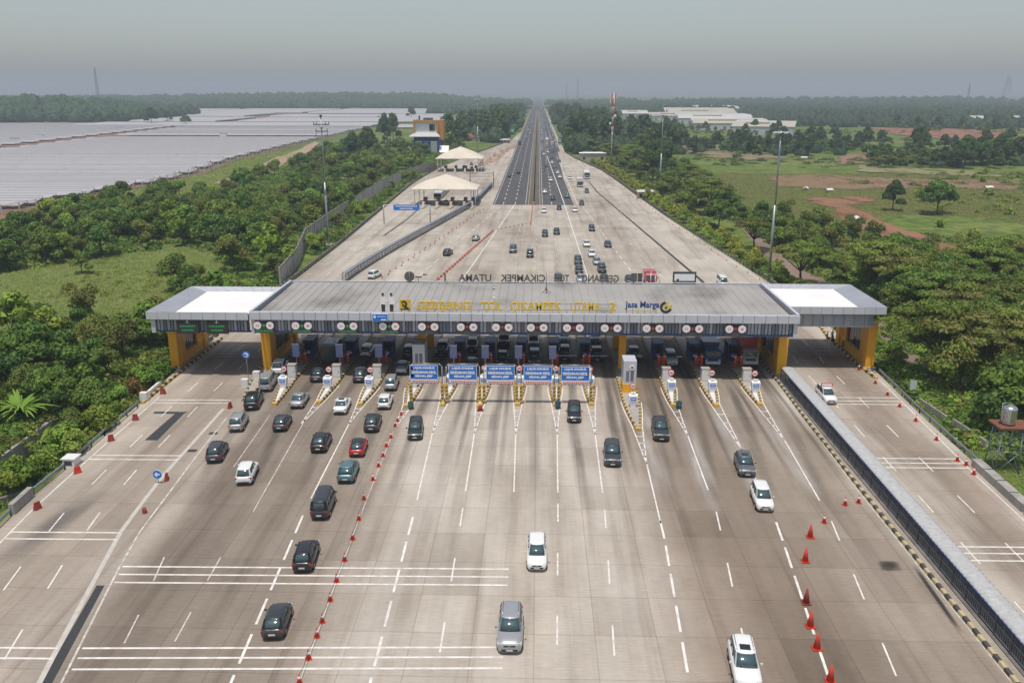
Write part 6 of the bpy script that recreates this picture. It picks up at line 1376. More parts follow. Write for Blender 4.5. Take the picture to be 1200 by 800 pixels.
cones(pts, .62, M['faded'], False, 'worn orange cone in the row beside the fenced walkway behind the gate', 'cones beside the fenced walkway')
pts = [(lerp(-12.6, -2.2, i/9), lerp(243, 257, i/9)) for i in range(10)]
cones(pts, .62, M['faded'], False, 'orange cone in the short diagonal row behind the gate', 'cones in the short diagonal row')
pts = [(lerp(pave_right(y)-1.6, pave_right(y)-1.6, 0)+.5*math.sin(y), y) for y in range(150, 360, 7)]
cones(pts, .5, M['faded'], False, 'worn orange cone along the right edge behind the gate', 'cones along the right edge behind the gate')
pts = []
for i in range(44): f = i/43; p = (lerp(G(560, 196)[0], G(604, 171)[0], f), lerp(G(560, 196)[1], G(604, 171)[1], f)); pts.append((p[0]+rnd.uniform(-5, 3), p[1]))
t1 = None
for x, y in pts:
    if t1 is None: t1 = dup(t0, (x, y, .012), .3, 'orange-red plastic barrier stored beyond the farther tent', 'orange barriers stored beyond the farther tent')
    else: dup(t1, (x, y, .012), rnd.uniform(-1, 1))

# ------------------------------------------------------------------ people under the right wing
def person(x, y, rz, top, legs, label, stride=.18, arm=0.0):
    vs = [(0, 0, .95), (0, 0, 1.15), (0, .01, 1.35), (0, 0, 1.50), (0, -.01, 1.56), (0, -.03, 1.64), (0, -.03, 1.74),
          (-.1, 0, .92), (-.11, -stride, .50), (-.11, -stride*.6, .09), (-.12, -stride*.6-.15, .04), (.1, 0, .92), (.11, stride*.5, .50), (.11, stride*1.3, .10), (.12, stride*1.3-.15, .04),
          (-.19, 0, 1.42), (-.25, .03, 1.16), (-.26, -.06-arm, .92+arm*.6), (-.26, -.1-arm, .84+arm*.7), (.19, 0, 1.42), (.25, .02, 1.16), (.26, -.08, .92), (.26, -.11, .84)]
    es = [(0, 1), (1, 2), (2, 3), (3, 4), (4, 5), (5, 6), (0, 7), (7, 8), (8, 9), (9, 10), (0, 11), (11, 12), (12, 13), (13, 14), (2, 15), (15, 16), (16, 17), (17, 18), (2, 19), (19, 20), (20, 21), (21, 22)]
    rd = [.15, .14, .16, .08, .06, .10, .085, .11, .075, .045, .045, .11, .075, .045, .045, .07, .048, .036, .042, .07, .048, .036, .042]
    me = bpy.data.meshes.new('person'); bm = bmesh.new(); sk = bm.verts.layers.skin.verify()
    bv = [bm.verts.new(v) for v in vs]
    for v, r_ in zip(bv, rd): v[sk].radius = (r_, r_*.85)
    bv[0][sk].use_root = True
    for a, b in es: bm.edges.new((bv[a], bv[b]))
    bm.to_mesh(me); bm.free(); o = bpy.data.objects.new('person', me); C.objects.link(o)
    o.modifiers.new('s', 'SKIN'); ms = o.modifiers.new('u', 'SUBSURF'); ms.levels = 1; ms.render_levels = 1
    dg = bpy.context.evaluated_depsgraph_get(); m2 = bpy.data.meshes.new_from_object(o.evaluated_get(dg)); o.modifiers.clear(); o.data = m2
    m2.materials.clear(); m2.materials.append(top); m2.materials.append(legs); m2.materials.append(M['skin']); m2.materials.append(M['trim'])
    for p in m2.polygons:
        c = p.center; p.use_smooth = True
        p.material_index = 3 if c.z < .10 else (1 if c.z < 1.0 and abs(c.x) < .2 else (2 if c.z > 1.52 or (abs(c.x) > .2 and c.z < 1.12) else 0))
    o.location = (x, y, .01); o.rotation_euler.z = rz; tag(o, label, 'person')
    mb = MB(); rg = []
    for k in range(6):
        a = k/5*PI/2; rg.append([(.105*math.cos(a)*math.cos(2*PI*j/12), -.02+.115*math.cos(a)*math.sin(2*PI*j/12), 1.70+.13*math.sin(a)) for j in range(12)])
    mb.loft(rg, M['hair']); mb.build('hair', o)
DW = M['trim']; KH = mat('khaki_cloth', (.22, .19, .12), rough=.8); WH = mat('white_cloth', (.6, .6, .58), rough=.8)
for px, py, rz, tp, lg, lb in ((968.7, 401, 1.2, DW, DW, 'person in dark clothes walking under the right wing, farthest from the yellow column'), (974.7, 399, 0, WH, DW, 'person in a pale shirt behind the walking person in dark clothes'),
        (975.5, 407, 2.5, DW, KH, 'person in a dark top between the walker and the yellow column'), (987, 411, .4, KH, DW, 'person in khaki standing at the kerb by the yellow column')):
    x, y = G(px, py); person(x, y, rz, tp, lg, lb)

# ------------------------------------------------------------------ bare soil, tracks
RG = {}
def ragged(m):
    """the same ground material, breaking up into the grass at its edge"""
    if m.name in RG: return RG[m.name]
    q = m.copy(); n = q.node_tree; b = n.nodes['Principled BSDF']; N = n.nodes.new; L = n.links.new
    g = N('ShaderNodeNewGeometry'); mp = N('ShaderNodeMapping'); mp.inputs['Scale'].default_value = (1, .5, 1); z = N('ShaderNodeTexNoise'); z.inputs['Scale'].default_value = .09; z.inputs['Detail'].default_value = 9; z.inputs['Roughness'].default_value = .65
    L(g.outputs['Position'], mp.inputs[0]); L(mp.outputs[0], z.inputs['Vector']); a = N('ShaderNodeAttribute'); a.attribute_name = 'worn'
    s_ = N('ShaderNodeMath'); s_.operation = 'MULTIPLY_ADD'; s_.inputs[1].default_value = .40; L(a.outputs['Fac'], s_.inputs[0]); L(z.outputs['Fac'], s_.inputs[2])
    r_ = N('ShaderNodeMapRange'); r_.inputs[1].default_value = .72; r_.inputs[2].default_value = .88; L(s_.outputs[0], r_.inputs[0]); t_ = N('ShaderNodeBsdfTransparent'); x = N('ShaderNodeMixShader')
    L(r_.outputs[0], x.inputs[0]); L(t_.outputs[0], x.inputs[1]); L(b.outputs[0], x.inputs[2]); L(x.outputs[0], n.nodes['Material Output'].inputs[0]); RG[m.name] = q; return q
def blob(name, pts, z, m, seed=0, kind='structure', n=5, amp=.12):
    """patch of ground with an uneven edge; pts are photo pixels on the ground plane"""
    r = random.Random(seed); w_ = [G(*p) for p in pts]; out = []
    for a, b in zip(w_, w_[1:]+w_[:1]):
        L_ = math.hypot(b[0]-a[0], b[1]-a[1])
        for i in range(n): t = i/n; out.append((lerp(a[0], b[0], t)+r.uniform(-amp, amp)*L_*.35*(i > 0), lerp(a[1], b[1], t)+r.uniform(-amp, amp)*L_*.35*(i > 0)))
    bm = bmesh.new(); vs = [bm.verts.new((x, y, 0)) for x, y in out]; f = bm.faces.new(vs); bmesh.ops.triangulate(bm, faces=[f])
    for _ in range(4): bmesh.ops.subdivide_edges(bm, edges=[e for e in bm.edges if e.calc_length() > 7], cuts=1, use_grid_fill=False); bmesh.ops.triangulate(bm, faces=bm.faces[:])
    for v in bm.verts: v.co.z = hgt(v.co.x, v.co.y)+z
    bmesh.ops.recalc_face_normals(bm, faces=bm.faces[:])
    bd = [0.0 if v.is_boundary else 1.0 for v in bm.verts]
    me = bpy.data.meshes.new(name); bm.to_mesh(me); bm.free(); me.attributes.new('worn', 'FLOAT', 'POINT').data.foreach_set('value', bd)
    me.materials.append(m if name.endswith('track') else ragged(m)); o = bpy.data.objects.new(name, me); C.objects.link(o); tag(o, kind=kind); return o
blob('dirt_track', [(1120, 470), (1085, 440), (1062, 425), (1040, 400), (985, 347), (935, 330), (897, 298), (865, 262), (845, 240), (853, 238), (880, 262), (925, 305), (975, 325), (1000, 340), (1055, 395), (1080, 420), (1135, 460)], .10, M['dirt'], 1, amp=.03)
blob('bare_soil', [(945, 232), (1000, 228), (1010, 240), (1050, 262), (1110, 282), (1170, 305), (1200, 318), (1200, 330), (1150, 312), (1090, 296), (1030, 282), (985, 262)], .35, M['red_soil'], 2, amp=.1)
blob('bare_soil', [(890, 206), (960, 203), (1040, 208), (1200, 213), (1200, 224), (1090, 220), (1000, 222), (905, 218)], .35, M['soil'], 3, amp=.05)
blob('bare_soil', [(930, 232), (1010, 228), (1040, 233), (1020, 242), (960, 240)], .4, M['red_soil'], 4)
blob('bare_soil', [(985, 182), (1030, 178), (1060, 180), (1020, 192), (970, 196)], .4, M['soil'], 5)
blob('bare_soil', [(1010, 150), (1080, 149), (1200, 153), (1200, 168), (1110, 163), (1040, 157)], .5, M['red_soil'], 6, amp=.04)
blob('bare_soil', [(700, 153), (760, 150), (770, 158), (730, 164), (700, 162)], .5, M['soil'], 7)
blob('dry_grass', [(790, 172), (830, 168), (900, 176), (930, 186), (880, 188), (820, 184)], .45, M['grass_dry'], 8)
blob('dry_grass', [(1000, 193), (1100, 199), (1200, 206), (1200, 211), (1090, 206), (1000, 201)], .45, M['grass_dry'], 9, amp=.04)
blob('dry_grass', [(1110, 318), (1160, 300), (1200, 330), (1200, 345), (1150, 335)], .4, M['grass_dry'], 10)
blob('bare_soil', [(-30, 268), (0, 263), (30, 262), (40, 252), (-30, 250)], .4, M['red_soil'], 11)
blob('sandy_track', [(250, 214), (300, 197), (350, 176), (368, 166), (374, 168), (362, 178), (318, 199), (268, 219)], .5, M['sand'], 12, amp=.03)
blob('bare_soil', [(690, 198), (716, 186), (700, 180), (678, 178)], .3, M['dirt'], 13)
blob('bare_soil', [(560, 205), (600, 178), (604, 170), (560, 190), (545, 205)], .4, M['sand'], 14, amp=.05)
0 and sheet('bare_ground', [(-16.4, 303), (-19.5, 303), (-23, 420), (-26, 520), (-16.2, 760)][::-1], .012, M['sand'])

M['meadow'] = mat('meadow_ground', (.10, .15, .035), (.27, .27, .09), .07, .95, detail=12, c3=(.18, .24, .055), contrast=.2)
blob('meadow', [(-60, 335), (60, 312), (150, 300), (215, 291), (268, 296), (262, 318), (205, 342), (172, 362), (160, 392), (112, 372), (66, 392), (-60, 410)], .12, M['meadow'], 31)
0 and blob('meadow', [(1090, 255), (1140, 240), (1230, 238), (1230, 325), (1180, 300), (1120, 280)], .3, M['grass_m'], 32)
blob('meadow', [(380, 205), (430, 185), (480, 190), (470, 205), (420, 225), (390, 222)], .4, M['meadow'], 33)
blob('bare_soil', [(-90, 262), (30, 253), (152, 228), (280, 192), (440, 150), (462, 137), (430, 128), (250, 127), (120, 133), (-90, 150)], .08, M['soil'], 34, amp=.0)
# ------------------------------------------------------------------ solar field
ru = 1.0
def solar_proto():
    t = thing('solar_panel_row', 'long row of grey solar panels in the big field left of the motorway', 'solar panels', (0, 0, -.3), group='rows of solar panels')
    mb = MB(); L_ = 100
    k = 0
    while k < L_: mb.face([(-k, -2.75, 1.1), (-k-9.8, -2.75, 1.1), (-k-9.8, 2.75, 2.15), (-k, 2.75, 2.15)][::-1], M['panel']); k += 10
    mb.box(-L_, 0, 2.86, 2.92, 2.14, 2.24, M['steel']); mb.build('panel', t)
    mb = MB()
    for k in range(0, 101, 5): mb.box(-k-.1, -k+.1, 2.3, 2.5, 0, 2.05, M['steel']); mb.box(-k-.1, -k+.1, -2.3, -2.1, 0, 1.2, M['steel'])
    mb.box(-.2, 0, -2.3, 2.4, 1.0, 1.15, M['steel']); mb.build('support', t)
    return t
sp = solar_proto(); first = True
def solar_row(xr, xl, y):
    global first
    sx = (xr-xl)/100
    if first: o = sp; o.location = (xr, y, hgt(xr, y)); first = False
    else: o = dup(sp, (xr, y, hgt(xr, y)), 0)
    o.scale = (sx, 1, 1)
def fence_x(y):
    P_ = [(258, -177), (337, -163), (400, -166), (519, -177), (640, -182), (966, -186)]
    for (a, xa), (b, xb) in zip(P_, P_[1:]):
        if y <= b: return lerp(xa, xb, (y-a)/(b-a))
    return -186
y = 273.0
while y < 962:
    if 742 < y < 778 or 868 < y < 884: y += 6.9; continue
    st_ = fence_x(y)-3-5*(int(y/14) % 2); xl = -(.64*y+30) if y < 535 else -(352+(y-560)*.09+9*(int(y/14) % 2))
    solar_row(st_, xl, y); y += 6.9
y = 562.0
while y < 1060:
    solar_row(-(386+(y-560)*.07+9*(int(y/14) % 2)), -(.64*y+40), y); y += 7.0
def merged_rows(name, blocks, lab):
    mb = MB()
    for (x0, x1, y0, y1, stp) in blocks:
        y = y0
        while y < y1:
            z = hgt((x0+x1)/2, y)+.1
            mb.face([(x0, y-stp*.42, z+1.1), (x1, y-stp*.42, z+1.1), (x1, y+stp*.42, z+1.2+stp*.16), (x0, y+stp*.42, z+1.2+stp*.16)], M['panel']); mb.box(x0, x1, y+stp*.40, y+stp*.42, z, z+1.1+stp*.16, M['steel_dark']); y += stp
    o = mb.build(name); tag(o, lab, 'solar panels', kind='stuff')
merged_rows('solar_field', [(-540, -190, 1000, 1090, 9), (-175, -95, 960, 1010, 9), (-395, -100, 1150, 1290, 10), (-540, -425, 1150, 1320, 10), (-420, -250, 1370, 1480, 11), (-240, -150, 1330, 1500, 11), (-640, -470, 1400, 1560, 12), (-860, -660, 1620, 1940, 13), (-640, -440, 1640, 1960, 13), (-420, -180, 1600, 1960, 13), (-165, -60, 1700, 1960, 13)], 'far blocks of solar panels reaching back to the woods on the horizon')
P_ = [(fence_x(y)+3, y) for y in (262, 300, 337, 400, 460, 519, 580, 640, 800, 966)]
t = thing('perimeter_fence', 'wire fence with pale posts between the solar field and the bushes', 'fence', (P_[0][0], P_[0][1], 0)); ox, oy = P_[0]; n_post = 0
for a, b in zip(P_, P_[1:]):
    L_ = math.hypot(b[0]-a[0], b[1]-a[1]); k = max(1, round(L_/8.5))
    for i in range(k):
        x, y = lerp(a[0], b[0], i/k), lerp(a[1], b[1], i/k); mb = MB(); mb.box(x-ox-.16, x-ox+.16, y-oy-.16, y-oy+.16, -.4, 3.5, M['white']); mb.build('post', t); n_post += 1
mb = MB()
for a, b in zip(P_, P_[1:]):
    for z in (.3, .8, 1.3, 1.8, 2.3, 2.8, 3.2): mb.tube((a[0]-ox, a[1]-oy, z), (b[0]-ox, b[1]-oy, z), .05, M['steel_dark'], n=4, caps=False)
mb.build('wire', t)
mb = MB()
for k in range(15):      # transformer cabins in the gap between two solar blocks
    pass
for i, (px, py) in enumerate(((18, 166), (47, 162), (140, 152), (262, 160))):
    x, y = G(px, py); mb = MB(); mb.box(-3, 3, -1.5, 1.5, -.3, 2.6, M['sign_white']); mb.box(-3.1, 3.1, -1.6, 1.6, 2.6, 2.8, M['steel']); o = mb.build('transformer_cabin', loc=(x, y, 0)); tag(o, ('small white cabin in the solar field nearest the left edge', 'small white cabin in the gap of the solar field', 'small white cabin where the solar gap ends', 'small white cabin at the far dark ditch of the solar field')[i], 'cabin')
blob('bare_soil', [(-2, 181), (40, 173), (66, 163), (110, 160), (205, 149), (200, 152), (140, 162), (70, 170), (0, 187)], .35, M['soil'], 21, amp=.02)

# ------------------------------------------------------------------ vegetation
rng = np.random.default_rng(5)
def cards(clumps, n_per, size, mats_, seed, shell=.45, up=.15, aspect=1.6):
    """leaf-sized faces spread through the clumps of a crown"""
    r = np.random.default_rng(seed); V = []; F = []; MI = []; base = 0
    for ci, (c, rad) in enumerate(clumps):
        c = np.array(c); rad = np.array(rad if hasattr(rad, '__len__') else (rad,)*3); n = int(n_per*(rad[0]*rad[1])/(1.2)) if n_per < 400 else n_per
        d = r.normal(size=(n, 3)); d /= np.linalg.norm(d, axis=1)[:, None]; d[:, 2] = np.where(d[:, 2] < -.35, -d[:, 2]*.6, d[:, 2])
        rr = shell+(1.06-shell)*r.random(n)**.6; p = c+d*rad*rr[:, None]
        nn = d*1.0+r.normal(size=(n, 3))*.55+np.array((0, 0, up)); nn /= np.linalg.norm(nn, axis=1)[:, None]
        a = np.cross(nn, r.normal(size=(n, 3))); a /= np.linalg.norm(a, axis=1)[:, None]+1e-9; b = np.cross(nn, a)
        s = size*(.6+.8*r.random(n))[:, None]; A = a*s*.5*aspect; B = b*s*.5
        q = np.stack([p-A, p-B*.9+A*.15, p+A, p+B*.9+A*.15], 1).reshape(-1, 3)
        V.append(q); idx = np.arange(n*4).reshape(-1, 4)+base; F.append(idx); base += n*4
        w_ = r.random(n) < (.75 if len(mats_) > 1 else 1); m0 = ci % len(mats_); MI.append(np.where(w_, m0, (m0+1) % len(mats_)))
    return np.concatenate(V), np.concatenate(F), np.concatenate(MI)
def np_mesh(name, V, F, MI, mats_):
    me = bpy.data.meshes.new(name); n = len(F); me.vertices.add(len(V)); me.vertices.foreach_set('co', V.astype(np.float32).ravel())
    me.loops.add(n*4); me.loops.foreach_set('vertex_index', F.astype(np.int32).ravel()); me.polygons.add(n)
    me.polygons.foreach_set('loop_start', np.arange(0, n*4, 4, dtype=np.int32)); me.polygons.foreach_set('material_index', MI.astype(np.int32))
    for m in mats_: me.materials.append(m)
    me.update(calc_edges=True); return me
def trunk_mb(h, r_, forks, seed, m_=None, lean=.3):
    rr = random.Random(seed); mb = MB(); m_ = m_ or M['bark']; top = Vector((rr.uniform(-lean, lean), rr.uniform(-lean, lean), h*.5)); mb.tube((0, 0, -.5), top*.55, r_, m_, r1=r_*.8, n=8); mb.tube(top*.55, top, r_*.8, m_, r1=r_*.62, n=8)
    for f in forks:
        f = Vector(f); mid = top.lerp(f, .5)+Vector((0, 0, -.2*abs(f.x-top.x)*.3)); mb.tube(top*.92, mid, r_*.5, m_, r1=r_*.3, n=6); mb.tube(mid, f, r_*.3, m_, r1=r_*.1, n=5)
    return mb
TP = {}
def tree_proto(key, name, cat, clumps, n_per, size, mats_, h, tr, label='x', far=False, bark=None, shell=.45):
    TP[key] = dict(name=name, cat=cat, mesh=None, low=None)
    V, F, MI = cards(clumps, n_per, size, mats_, hash_(key), shell); TP[key]['crown'] = np_mesh(key+'_crown', V, F, MI, mats_)
    TP[key]['trunk'] = trunk_mb(h, tr, [c for c, _ in clumps][:9], hash_(key), bark).mesh(key+'_trunk')
    V, F, MI = cards(clumps[::2] if len(clumps) > 8 else clumps, max(4, n_per*.22), size*2.3, mats_, hash_(key)+1, shell); TP[key]['low'] = (V, F, MI, mats_)
def hash_(s): return sum(ord(c)*(i+7) for i, c in enumerate(s)) % 9973
def blobcl(seed, n, R_, h0, h1, r0, r1, flat=1.0):
    rr = random.Random(seed); out = []
    for i in range(n):
        a = rr.uniform(0, 2*PI)+i*2.4; d = R_*math.sqrt((i+.3)/n)*rr.uniform(.75, 1.1); z = lerp(h1, h0, (d/R_)**1.6)+rr.uniform(-.4, .4); q = rr.uniform(r0, r1); out.append(((d*math.cos(a), d*math.sin(a), z), (q, q, q*flat)))
    return out
LM, LD, LLt, LY, LO, LB, LR = (M[k] for k in ('leaf_mid', 'leaf_dark', 'leaf_light', 'leaf_yellow', 'leaf_olive', 'leaf_blue', 'leaf_rust'))
tree_proto('round_a', 'broadleaf_tree', 'tree', blobcl(1, 11, 2.6, 2.6, 5.6, 1.1, 1.7, .85), 210, .34, [LM, LD], 5, .18)
tree_proto('round_b', 'broadleaf_tree', 'tree', blobcl(2, 13, 3.2, 3.0, 6.6, 1.2, 1.9, .8), 200, .36, [LD, LM], 6, .2)
tree_proto('round_c', 'broadleaf_tree', 'tree', blobcl(3, 10, 2.3, 2.2, 5.0, 1.0, 1.5, .9), 190, .42, [LLt, LM], 4.4, .15)
tree_proto('olive', 'broadleaf_tree', 'tree', blobcl(4, 12, 2.6, 2.3, 5.2, 1.0, 1.5, .9), 210, .26, [LO, LM], 4.6, .16)
tree_proto('big_leaf', 'large_leaved_tree', 'tree', blobcl(5, 10, 2.3, 3, 7.2, .9, 1.4, .8), 80, .70, [LM, LLt], 6, .17)
tree_proto('umbrella', 'umbrella_tree', 'tree', [((x, y, z), (r_, r_, r_*.28)) for x, y, z, r_ in ((0, 0, 8.2, 2.6), (2.8, .6, 7.4, 2.4), (-2.7, 1.0, 7.3, 2.3), (.6, -2.9, 7.0, 2.4), (-.6, 2.9, 7.6, 2.3), (4.6, -1.2, 6.5, 1.9), (-4.5, -1.0, 6.3, 1.9), (2.2, 3.6, 6.7, 1.8), (-2.2, -3.2, 6.2, 1.8), (3.4, -3.4, 6.0, 1.6), (-4.0, 3.0, 6.4, 1.7))], 190, .30, [LM, LO], 6.5, .28, bark=M['bark'], shell=.1)
tree_proto('tall', 'tall_tree', 'tree', blobcl(7, 18, 4.0, 4.0, 12.6, 1.6, 2.5, .9), 130, .5, [LD, LB], 11, .3)
tree_proto('column', 'columnar_tree', 'tree', [((.3*math.sin(k*2), .3*math.cos(k*2), 2.6+k*1.35), (1.7-.12*k+.2*math.sin(k*3), 1.6-.12*k, 1.3)) for k in range(9)], 190, .38, [LB, LD], 11, .22)
tree_proto('feather', 'bamboo_clump', 'bamboo', [((1.3*math.cos(k*2.4)*(.3+.09*k), 1.3*math.sin(k*2.4)*(.3+.09*k), 1.5+.42*k), (1.05, 1.05, 1.2)) for k in range(10)], 230, .26, [LM, LO], 5, .12)
tree_proto('shrub', 'shrub', 'shrub', blobcl(10, 7, 1.0, .8, 1.9, .65, .95, .85), 380, .22, [LLt, LM], 1.6, .07)
tree_proto('shrub_y', 'flowering_shrub', 'shrub', blobcl(11, 8, 1.2, .8, 2.3, .6, 1.0, .9), 360, .24, [LY, LLt], 2, .07)
tree_proto('shrub_r', 'rusty_shrub', 'shrub', blobcl(12, 7, 1.0, .8, 2.0, .6, .9, .9), 360, .22, [LR, LO], 1.8, .07)
def fronds(n, L_, w_, seed, m_, trunk_h=0, droop=.5):
    rr = random.Random(seed); mb = MB()
    for i in range(n):
        a = i*2.399; el_ = rr.uniform(.35, 1.25); pts = []; Lf = L_*rr.uniform(.75, 1.1)
        for k in range(7):
            t = k/6; r_ = Lf*t*math.cos(el_*(1-t*droop)); z = trunk_h+Lf*(math.sin(el_)*t-droop*t*t*.75); pts.append(Vector((r_*math.cos(a), r_*math.sin(a), z)))
        sd = Vector((-math.sin(a), math.cos(a), 0))
        for k in range(6):
            w0 = w_*math.sin(PI*(k/6*.85+.12)); w1 = w_*math.sin(PI*((k+1)/6*.85+.12)) if k < 5 else .02
            for s in (-1, 1):
                mb.face([pts[k], pts[k]+sd*s*w0+Vector((0, 0, -.12*w0)), pts[k+1]+sd*s*w1+Vector((0, 0, -.12*w1)), pts[k+1]], m_)
    return mb.mesh('fronds')
TP['palm'] = dict(name='fan_palm', cat='palm', crown=fronds(54, 3.2, .13, 3, LLt, .7, .7), trunk=trunk_mb(2.2, .2, [], 3).mesh('palm_trunk'), low=None)
TP['reed'] = dict(name='reed_clump', cat='reeds', crown=fronds(40, 2.6, .07, 5, LLt, .0, .35), trunk=trunk_mb(.6, .1, [], 4).mesh('reed_base'), low=None)
def plant(key, x, y, s, label, group, z=None, sz=1.0):
    T = TP[key]; o = thing(T['name'], label, T['cat'], (x, y, (hgt(x, y) if z is None else z)), random.uniform(0, 6.28), group); o.scale = (s, s, s*sz)
    for nm in ('trunk', 'crown'): c = bpy.data.objects.new(nm if T['cat'] not in ('shrub', 'reeds', 'bamboo') else {'trunk': 'stem', 'crown': 'foliage'}[nm], T[nm]); C.objects.link(c); c.parent = o
    return o
random.seed(9)
GL_ = 'trees in the thicket left of the gate'; GR_ = 'trees of the belt right of the motorway'
# --- single trees that stand out
SP = [('umbrella', 938, 333, 1.05, 'umbrella-shaped tree with forked trunk just beyond the right light mast'), ('umbrella', 884, 292, .95, 'umbrella-shaped tree with forked trunk left of the right light mast'), ('umbrella', 832, 250, 1.3, 'dark spreading tree over the hedge beyond the lamp arm mast'),
      ('tall', 1046, 246, .75, 'lone round green tree in the right field'), ('round_b', 1098, 250, 1.5, 'larger lone bushy tree with dead twigs in the right field'), ('tall', 1074, 181, 1.25, 'round dark tree above the row of pines on the right'), ('tall', 451, 168, 1.15, 'tall dark tree left of the office building, its left half'),
      ('tall', 461, 168, 1.15, 'tall dark tree left of the office building, its right half'), ('tall', 482, 139, 1.3, 'small far tree right of the tall dark pair'), ('tall', 178, 146, 1.5, 'dark tree standing in the solar field'), ('tall', 197, 143, 1.1, 'small paler tree beside the dark one in the solar field'), ('round_b', 218, 147, 1.6, 'low dark clump of tree in the solar field'),
      ('big_leaf', 320, 318, 1.3, 'bright large-leaved tree at the end of the long wall'), ('big_leaf', 22, 418, 1.25, 'large-leaved tree at the left edge above the palm'), ('big_leaf', 215, 290, 1.1, 'large-leaved tree behind the grass clearing'), ('round_a', 96, 322, .75, 'small lone dark tree at the near edge of the grass clearing'),
      ('feather', 271, 237, 1.5, 'dark narrow tree beside the sandy track'), ('umbrella', 1092, 385, 1.15, 'umbrella-shaped tree behind the right wing of the gate'), ('palm', 26, 492, 1.5, 'bright fan palm near the left picture edge'), ('palm', 44, 508, 1.1, 'smaller fan palm in front of the bright one'),
      ('shrub', 118, 502, 1.35, 'round clipped bright shrub above the left guardrail'), ('shrub', 178, 452, 1.1, 'small round bright shrub left of the outer left column'), ('shrub_r', 157, 462, 1.1, 'rusty brown shrub beside the small round shrub'), ('shrub', 186, 440, 1.0, 'small bright shrub at the foot of the outer left column'),
      ('shrub', 75, 525, 1.5, 'low bright shrub above the pale cabinet, left one'), ('shrub_y', 90, 530, 1.0, 'yellowish shrub above the pale cabinet, right one'), ('shrub', 52, 545, 1.1, 'small shrub on the grass slope by the drain'),
      ('shrub_y', 320, 262, 1.3, 'yellow flowering shrub behind the long wall'), ('olive', 213, 268, 1.0, 'reddish olive tree among the green ones behind the wall')]
occ = []
for k, px, py, s, lb in SP:
    x, y = G(px, py); plant(k, x, y, s, lb, None, sz=1.45 if 'tall dark tree left of the office' in lb else 1.0); occ.append((x, y, 2.5 if k.startswith('shrub') or k == 'palm' else 4*s))
CLR_PX = [(-60, 335), (60, 312), (150, 300), (215, 291), (268, 296), (262, 318), (205, 342), (172, 362), (160, 392), (112, 372), (66, 392), (-60, 410)]
CLR = [G(*p) for p in CLR_PX]
def clear_grass(x, y):       # open grass left of the gate
    c = False
    for (x0, y0), (x1, y1) in zip(CLR, CLR[1:]+CLR[:1]):
        if (y0 > y) != (y1 > y) and x < (x1-x0)*(y-y0)/(y1-y0)+x0: c = not c
    return c
cand = []
def free(x, y, r_):
    for a, b, c in occ:
        if abs(a-x) < c+r_ and abs(b-y) < c+r_ and math.hypot(a-x, b-y) < (c+r_)*.62: return False
    return True
def wall_x(y):
    for (xa, ya), (xb, yb) in zip(WL, WL[1:]):
        if ya <= y <= yb: return lerp(xa, xb, (y-ya)/(yb-ya))
    return None
def scatter(n, xr, yr, keys, wts, s0, s1, rad, cond, label, group):
    out = 0; tries = 0
    while out < n and tries < n*14:
        tries += 1; x = random.uniform(*xr); y = yr[0]+(yr[1]-yr[0])*random.random()
        if not cond(x, y): continue
        k = random.choices(keys, wts)[0]; s = random.uniform(s0, s1); r_ = rad*s
        if not free(x, y, r_): continue
        occ.append((x, y, r_)); cand.append((k, x, y, s, label(k), group)); out += 1
COL = {'round_a': 'mid-green round-crowned tree', 'round_b': 'dark green broad tree', 'round_c': 'light green tree', 'olive': 'olive green fine-leaved tree', 'big_leaf': 'large-leaved tree', 'umbrella': 'flat-topped spreading tree', 'tall': 'tall dark tree', 'column': 'narrow dark tree', 'feather': 'feathery bamboo clump', 'shrub': 'light green shrub', 'shrub_y': 'yellow-green shrub', 'shrub_r': 'rusty shrub', 'reed': 'tall reeds'}
inl = lambda x, y: x > -(.645*y+9)
inr = lambda x, y: x < .60*y+4
# left: along the slip road, drain side and the slope beside the outer column
scatter(30, (-100, -52.5), (72, 136), ['round_a', 'round_b', 'olive', 'round_c', 'feather', 'shrub', 'reed'], [3, 3, 4, 2, 1, 2, 1], .65, 1.1, 2.7, lambda x, y: inl(x, y) and (x < -59.5 or y > 97) and x < pave_left(y)-3.2, lambda k: COL[k]+' on the near left slope above the drain', 'trees on the near left slope')
scatter(16, (-57, -51.5), (74, 112), ['shrub', 'olive', 'shrub_y', 'round_c'], [3, 2, 1, 1], .45, .75, 2.2, lambda x, y: inl(x, y) and x < pave_left(y)-2, lambda k: COL[k]+' between the drain and the left guardrail', 'shrubs behind the left guardrail')
scatter(110, (-150, -56), (108, 300), ['round_a', 'round_b', 'olive', 'round_c', 'big_leaf', 'feather'], [4, 4, 4, 2, 1, 1], .85, 1.35, 2.7, lambda x, y: inl(x, y) and not clear_grass(x, y) and (wall_x(y) is None or x < wall_x(y)-2.5), lambda k: COL[k]+' in the thicket left of the gate', GL_)
scatter(120, (-150, -58), (225, 600), ['round_a', 'round_b', 'olive', 'round_c', 'feather'], [4, 3, 4, 3, 2], .8, 1.4, 3.2, lambda x, y: inl(x, y) and x < (wall_x(y) or -62)-3 and x > fence_x(y)+(26 if y < 320 else 42), lambda k: COL[k]+' in the scrub behind the long wall', 'trees in the scrub behind the long wall')
scatter(22, (-61, -53), (180, 440), ['shrub', 'round_c', 'olive', 'round_a'], [3, 2, 3, 1], .5, .8, 2.6, lambda x, y: (wall_x(y) or -60)+2 < x < pave_left(y)-2, lambda k: COL[k]+' between the long wall and the slip road', 'bushes between the long wall and the slip road')
